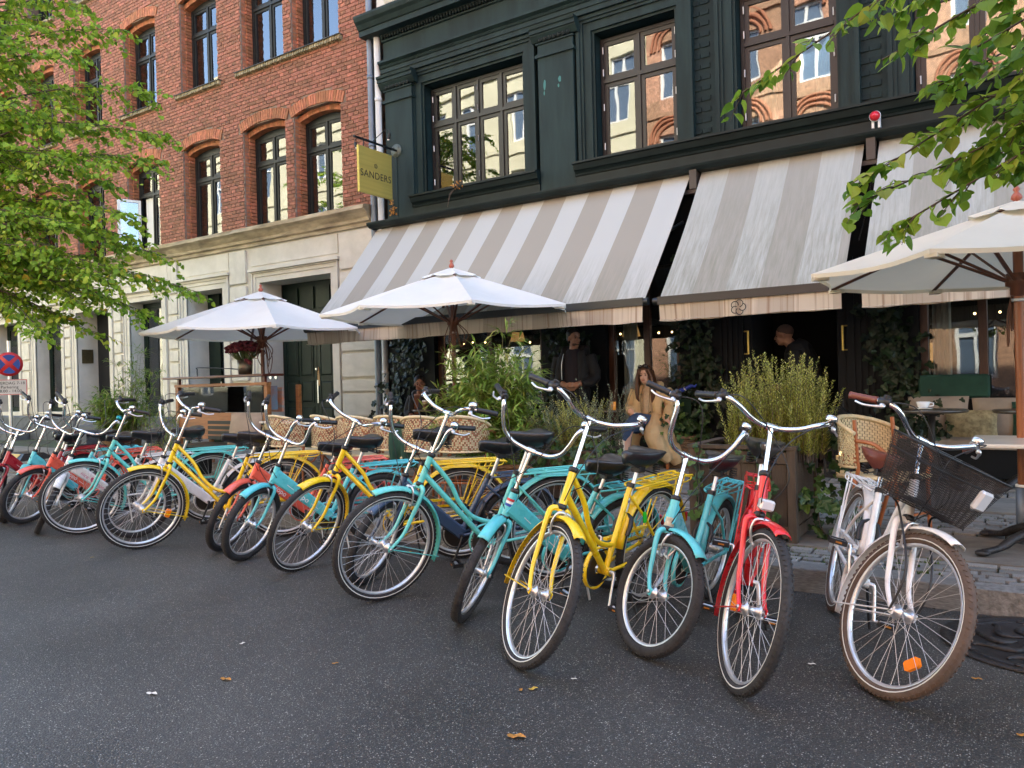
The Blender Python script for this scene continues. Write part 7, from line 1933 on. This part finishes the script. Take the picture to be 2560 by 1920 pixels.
b = MB(); limb(b, [(-.02, -.015, 1.065), (-.015, .015, 1.02), (0, .03, .96)], [.056, .062, .085]); limb(b, [(0, .02, .97), (0, .045, .80), (0, .06, .60)], [.10, .135, .13], sx=.8); remesh(b, 'turtleneck', M_KNIT, w, .009)
b = MB()                                       # coat: shoulders, sleeves, open front, long skirt falling to the right
limb(b, [(-.19, .05, .955), (-.255, .0, .74), (-.175, -.18, .705)], [.075, .068, .058]); limb(b, [(.19, .05, .955), (.275, .0, .745), (.292, -.17, .625)], [.075, .068, .058])
limb(b, [(-.14, .06, .99), (0, .07, 1.0), (.14, .06, .99)], [.062, .06, .062])
limb(b, [(0, .10, .96), (0, .12, .72), (0, .13, .48)], [.15, .17, .20], sx=.62, up=(1, 0, 0))
for sy in (-1, 1): limb(b, [(sy*.125, -.01, .95), (sy*.13, -.055, .78), (sy*.15, -.06, .62), (sy*.17, -.04, .50)], [.055, .06, .06, .06])
limb(b, [(.12, -.06, .62), (.13, -.16, .52), (.14, -.22, .42), (.20, -.20, .26), (.30, -.14, .10)], [.085, .10, .115, .11, .05])
limb(b, [(.16, .0, .52), (.20, -.06, .38), (.30, -.04, .20), (.36, -.02, .06)], [.12, .13, .12, .06])
limb(b, [(-.14, .0, .52), (-.17, -.10, .40), (-.18, -.06, .20)], [.10, .09, .06])
limb(b, [(-.05, .02, 1.045), (-.085, -.03, .98), (-.06, -.085, .90)], [.022, .03, .022]); limb(b, [(.05, .02, 1.045), (.085, -.03, .98), (.06, -.085, .90)], [.022, .03, .022])
remesh(b, 'trench_coat', M_COAT, w, .010, None, 3)
b = MB(); b.tube([(.175*cos(a)-.0, .02+.135*sin(a), .66+.012*cos(a)) for a in [2*pi*k/24 for k in range(24)]], .016, 6, closed=True, sx=1.6); b.build('coat_belt', mat('belt_tan', (.33, .22, .10), .8), w)
b = MB(); b.tube(smoothpath([(.045, -.075, .98), (.055, -.115, .86), (.05, -.135, .70), (.075, -.165, .58), (.12, -.27, .44)], 5), .005, 5); b.tube(smoothpath([(-.045, -.075, .98), (-.06, -.115, .86), (-.055, -.13, .70)], 5), .005, 5)
for sx, z in ((-1, .715), (1, .655)): b.tube([(sx*.2+.0+.062*cos(a)*.9-(.0 if sx < 0 else -.075), -.10+.062*sin(a), z) for a in [2*pi*k/14 for k in range(14)]], .006, 5, closed=True)
b.build('coat_seams', mat('seam_brown', (.20, .13, .06), .9), w)
b = MB(); limb(b, [(-.09, .05, .50), (-.13, -.36, .50), (-.16, -.37, .26)], [.10, .078, .062]); limb(b, [(.09, .04, .53), (-.05, -.34, .595), (-.16, -.41, .36)], [.10, .080, .064]); remesh(b, 'jeans', M_JEAN, w, .009)
b = MB(); limb(b, [(-.155, -.375, .32), (-.165, -.385, .10), (-.17, -.40, .05)], [.060, .052, .05]); limb(b, [(-.17, -.40, .045), (-.18, -.50, .035)], [.045, .035]); limb(b, [(-.155, -.41, .38), (-.20, -.45, .17), (-.21, -.46, .11)], [.060, .050, .045]); limb(b, [(-.21, -.46, .12), (-.23, -.55, .10)], [.042, .032]); remesh(b, 'boots', M_BOOT, w, .008)
b = MB()
for z in (.60, .53, .44, .36): b.ball((.08+.02*(.6-z), -.165-(.6-z)*.35, z), .013, 8, sc=(1, .5, 1))
b.build('coat_buttons', M_HAIRD, w)
cg = MB(); cg.cyl((0, 0, 0), (.055, -.03, .022), .0042, 8, 0); cg.cyl((.055, -.03, .022), (.062, -.034, .025), .0042, 8, 1); o = cg.build('cigarette', [M_WHITE, M_FLEAF], None, T(-3.80+.375, 8.78-.255, zg+.565)); props(o, 'lit cigarette between the fingers of the woman in the trench coat', 'cigarette')
cp = MB(); cp.lathe([(.0001, 0), (.03, 0), (.036, .085), (.0001, .085)], 16); o = cp.build('cup', M_PORC, None, T(-3.80-.06, 8.78-.25, zg+.60)); props(o, 'white cup held in the right hand of the woman in the trench coat', 'cup')
st_ = thing('bistro_chair', 'dark chair with green back under the woman in the trench coat', 'chair', (-3.74, 8.88, zg))
b = MB(); b.cbox(-.22, .22, -.24, .22, .40, .44, .012)
for sx in (-.2, .2): b.box(sx-.015, sx+.015, -.22, -.19, 0, .399); b.box(sx-.015, sx+.015, .18, .21, 0, .399)
b.build('seat', M_RATT, st_); b = MB(); b.grid(lambda u, v: (-.1+.48*u, .25-.10*(2*u-1)**2, .47+.36*v), 16, 6); b.build('backrest', M_GREENF, st_)
bl = MB(); bl.tube(smoothpath([(0, 0, 0), (.10, .02, .06), (.20, .03, .10), (.30, .05, .15)], 5), [.03]*5+[.035]*5+[.028]*6, 10); bl.lathe([(.036, -.008), (.036, .008)], 12, 1, T(.2, .03, .10) @ RY(radians(60))); bl.tube([(.30, .05, .15), (.36, .05, .13), (.38, .06, .17)], [.025, .02, .01], 8)
o = bl.build('rolled_umbrella', [mat('royal_blue', (.015, .04, .30), .5), M_WHITE], None, T(-3.58, 9.0, zg+.88) @ Matrix.Scale(.75, 4)); props(o, 'rolled blue umbrella tied with a pale band behind the shoulder of the seated woman', 'umbrella')
# ---------------------------------------------------- man standing with clasped hands
SK2 = skin_mat('tan_skin', (.36, .18, .11))
M_JACK = mat('black_jacket', (.006, .006, .008), .75, var=.2, vscale=10, bump=.1, bscale=14); M_TEE = mat('dark_plum_shirt', (.016, .012, .02), .85)
M_DENB = mat('black_trousers', (.005, .005, .007), .85)
zg = zp(8.95)
w = thing('person', 'standing man in a black jacket with his hands together, looking right', 'person', (-4.93, 8.95, zg))
Rh = rotface(-.50, .0); b = MB(); Mh = head(b, V((.02, -.02, 1.645)), Rh, 1.06)
limb(b, [(.01, .0, 1.58), (0, .01, 1.46)], [.058, .068]); limb(b, [(0, .02, 1.46), (0, .02, 1.2), (0, .02, .95)], [.13, .15, .15], sx=.7, up=(1, 0, 0))
limb(b, [(-.21, .02, 1.40), (-.27, .0, 1.12), (-.03, -.20, 1.03)], [.055, .048, .034]); limb(b, [(.21, .02, 1.40), (.28, .0, 1.12), (.12, -.20, 1.03)], [.055, .048, .034])
hand(b, V((-.04, -.20, 1.03)), V((.9, -.2, .05)), V((.1, 1, -.1)), 1.0, .75, 1); hand(b, V((.17, -.20, 1.03)), V((-.9, -.25, .02)), V((-.1, 1, -.1)), 1.0, .75, -1)
for sx in (-1, 1): limb(b, [(sx*.10, .02, .95), (sx*.12, -.01, .52), (sx*.13, .03, .08)], [.09, .062, .042])
remesh(b, 'body', SK2, w, .0065); face_parts(w, Mh, (.25, .09, .07), (.015, .01, .008))
b = MB(); b.ball((-.024, 0, .052), .091, 18, sc=(1.08, .90, .90), M=Mh); b.ball((-.05, 0, .0), .075, 14, sc=(.8, 1.05, 1), M=Mh); remesh(b, 'hair', M_HAIRD, w, .007)
b = MB(); b.ball((.034, 0, -.074), .052, 14, sc=(.95, 1.0, .62), M=Mh); remesh(b, 'beard', mat('stubble', (.10, .055, .038), .8), w, .006)
b = MB(); limb(b, [(0, .0, 1.50), (0, .0, 1.40), (0, .0, 1.2), (0, 0, 1.0)], [.09, .145, .16, .16], sx=.68, up=(1, 0, 0)); remesh(b, 'shirt', M_TEE, w, .010)
b = MB(); limb(b, [(-.22, .02, 1.41), (-.30, .01, 1.12), (-.10, -.16, 1.035)], [.085, .075, .055]); limb(b, [(.22, .02, 1.41), (.31, .01, 1.12), (.20, -.16, 1.035)], [.085, .075, .055])
limb(b, [(-.18, .04, 1.47), (0, .07, 1.50), (.18, .04, 1.47)], [.07, .06, .07]); limb(b, [(0, .06, 1.46), (0, .07, 1.2), (0, .06, .88)], [.17, .19, .18], sx=.62, up=(1, 0, 0))
for sx in (-1, 1): limb(b, [(sx*.13, -.01, 1.45), (sx*.165, -.07, 1.25), (sx*.17, -.06, 1.0), (sx*.165, -.05, .86)], [.06, .065, .068, .06])
remesh(b, 'jacket', M_JACK, w, .011, None, 3)
b = MB(); b.tube(smoothpath([(-.09, -.115, 1.44), (-.105, -.145, 1.3), (-.11, -.14, 1.1)], 5), .004, 5); b.build('zip', M_STEEL, w)
b = MB()
for sx in (-1, 1): limb(b, [(sx*.10, .02, .98), (sx*.12, -.01, .52), (sx*.13, .03, .07)], [.115, .085, .075])
remesh(b, 'trousers', M_DENB, w, .012)
b = MB()
for sx in (-1, 1): limb(b, [(sx*.13, .05, .05), (sx*.135, -.06, .045), (sx*.14, -.17, .035)], [.05, .046, .035])
remesh(b, 'shoes', M_DENB, w, .010)
# ---------------------------------------------------- shaven headed man in the entrance, in profile
w = thing('person', 'man with shaven head in the dark entrance, in profile facing left', 'person', (-2.28, 9.62, zg+.02))
Rh = rotface(pi+.12, -.08); b = MB(); Mh = head(b, V((-.11, .0, 1.55)), Rh, 1.05)
limb(b, [(-.08, .0, 1.50), (.02, .0, 1.38)], [.058, .070]); limb(b, [(.04, 0, 1.38), (.12, .0, 1.1), (.16, 0, .92)], [.13, .15, .15], sx=1.2, up=(1, 0, 0))
limb(b, [(.05, -.2, 1.32), (.10, -.26, 1.05), (-.10, -.24, .92)], [.055, .048, .034]); hand(b, V((-.10, -.24, .92)), V((-1, 0, -.1)), V((0, 1, 0)), 1, .6, 1)
limb(b, [(.05, .2, 1.32), (.12, .25, 1.05), (-.05, .22, .90)], [.055, .048, .034]); hand(b, V((-.05, .22, .90)), V((-1, 0, -.1)), V((0, -1, 0)), 1, .6, -1)
for sy in (-1, 1): limb(b, [(.16, sy*.1, .94), (.12, sy*.11, .50), (.16, sy*.11, .08)], [.09, .062, .042])
remesh(b, 'body', SK2, w, .0065); face_parts(w, Mh, (.25, .09, .07), (.03, .02, .015))
b = MB(); b.ball((-.018, 0, .042), .0895, 18, sc=(1.10, .875, .96), M=Mh); remesh(b, 'cropped_hair', mat('cropped_hair', (.085, .05, .038), .8), w, .007)
b = MB(); limb(b, [(.05, -.21, 1.33), (.10, -.27, 1.05), (-.04, -.25, .93)], [.085, .072, .055]); limb(b, [(.05, .21, 1.33), (.12, .26, 1.05), (.0, .23, .92)], [.085, .072, .055])
limb(b, [(.0, 0, 1.46), (.05, 0, 1.36), (.12, 0, 1.1), (.16, 0, .86)], [.085, .17, .20, .19], sx=1.15, up=(1, 0, 0)); remesh(b, 'jacket', M_JACK, w, .011, None, 3)
b = MB()
for sy in (-1, 1): limb(b, [(.16, sy*.1, .96), (.12, sy*.11, .50), (.16, sy*.11, .06)], [.115, .085, .075])
for sy in (-1, 1): limb(b, [(.18, sy*.11, .05), (.02, sy*.115, .035)], [.05, .035])
remesh(b, 'trousers', M_DENB, w, .012)
# ---------------------------------------------------- woman in a dark blazer seated at the left
SK3 = skin_mat('brown_skin', (.24, .105, .058))
zg = zp(8.7)
w = thing('person', 'woman in a dark blazer sitting beside the ivy left of the bamboo', 'person', (-7.42, 8.72, zg))
Rh = rotface(-.95, -.06); b = MB(); Mh = head(b, V((.03, -.02, 1.10)), Rh, .98)
limb(b, [(.02, .0, 1.04), (0, .02, .95)], [.046, .052]); limb(b, [(0, .03, .95), (-.01, .05, .72), (-.02, .06, .48)], [.11, .12, .15], sx=.75, up=(1, 0, 0))
limb(b, [(-.16, .03, .91), (-.20, -.04, .68), (.02, -.20, .64)], [.048, .042, .032]); hand(b, V((.03, -.205, .64)), V((1, -.2, 0)), V((0, 0, -1)), .95, .3, 1)
limb(b, [(.16, .03, .91), (.27, -.06, .76), (.17, -.10, 1.0)], [.048, .042, .032]); hand(b, V((.165, -.10, 1.01)), V((-.25, .05, .95)), V((-.8, .3, 0)), .95, .5, -1)
for sx in (-1, 1): limb(b, [(sx*.09, .05, .49), (sx*.10+.08, -.38, .50), (sx*.10+.1, -.40, .08)], [.085, .065, .045])
remesh(b, 'body', SK3, w, .0065); face_parts(w, Mh, (.22, .06, .05), (.012, .008, .006))
b = MB(); b.ball((-.024, 0, .046), .095, 18, sc=(1.08, .92, .95), M=Mh); b.ball((-.10, 0, .03), .04, 10, M=Mh); b.ball((-.05, 0, -.005), .075, 12, sc=(.8, 1.05, 1), M=Mh); remesh(b, 'hair', M_HAIRD, w, .007)
b = MB(); limb(b, [(-.17, .04, .92), (-.215, -.03, .68), (-.03, -.175, .645)], [.072, .062, .048]); limb(b, [(.17, .04, .92), (.28, -.05, .76), (.185, -.095, .955)], [.072, .062, .045])
limb(b, [(-.14, .05, .95), (0, .07, .965), (.14, .05, .95)], [.058, .055, .058]); limb(b, [(0, .07, .93), (-.01, .08, .70), (-.02, .08, .46)], [.14, .15, .18], sx=.65, up=(1, 0, 0))
for sx in (-1, 1): limb(b, [(sx*.10, -.02, .92), (sx*.10, -.06, .74), (sx*.12, -.06, .50)], [.05, .058, .06])
remesh(b, 'blazer', M_JACK, w, .010, None, 3)
b = MB(); limb(b, [(.0, .01, .93), (.0, .0, .80), (0, 0, .6)], [.09, .11, .12], sx=.7, up=(1, 0, 0)); remesh(b, 'top', mat('rust_top', (.12, .045, .02), .9), w, .010)
b = MB()
for sx in (-1, 1): limb(b, [(sx*.09, .05, .50), (sx*.10+.08, -.38, .51), (sx*.10+.1, -.39, .12)], [.10, .08, .068])
remesh(b, 'jeans', mat('pale_denim', (.16, .21, .27), .85, var=.12, vscale=20), w, .010)
b = MB()
for sx in (-1, 1): limb(b, [(sx*.10+.1, -.39, .06), (sx*.10+.11, -.52, .035)], [.05, .034])
remesh(b, 'shoes', M_DENB, w, .010)
st_ = thing('stool', 'dark seat under the woman in the dark blazer', 'stool', (-7.42, 8.78, zg)); b = MB(); b.cbox(-.22, .22, -.2, .22, .35, .40, .015); b.build('seat', M_GREENF, st_); b = MB()
for sx in (-.18, .18):
    for sy in (-.16, .18): b.box(sx-.015, sx+.015, sy-.015, sy+.015, 0, .349)
b.build('leg', M_RATT, st_)
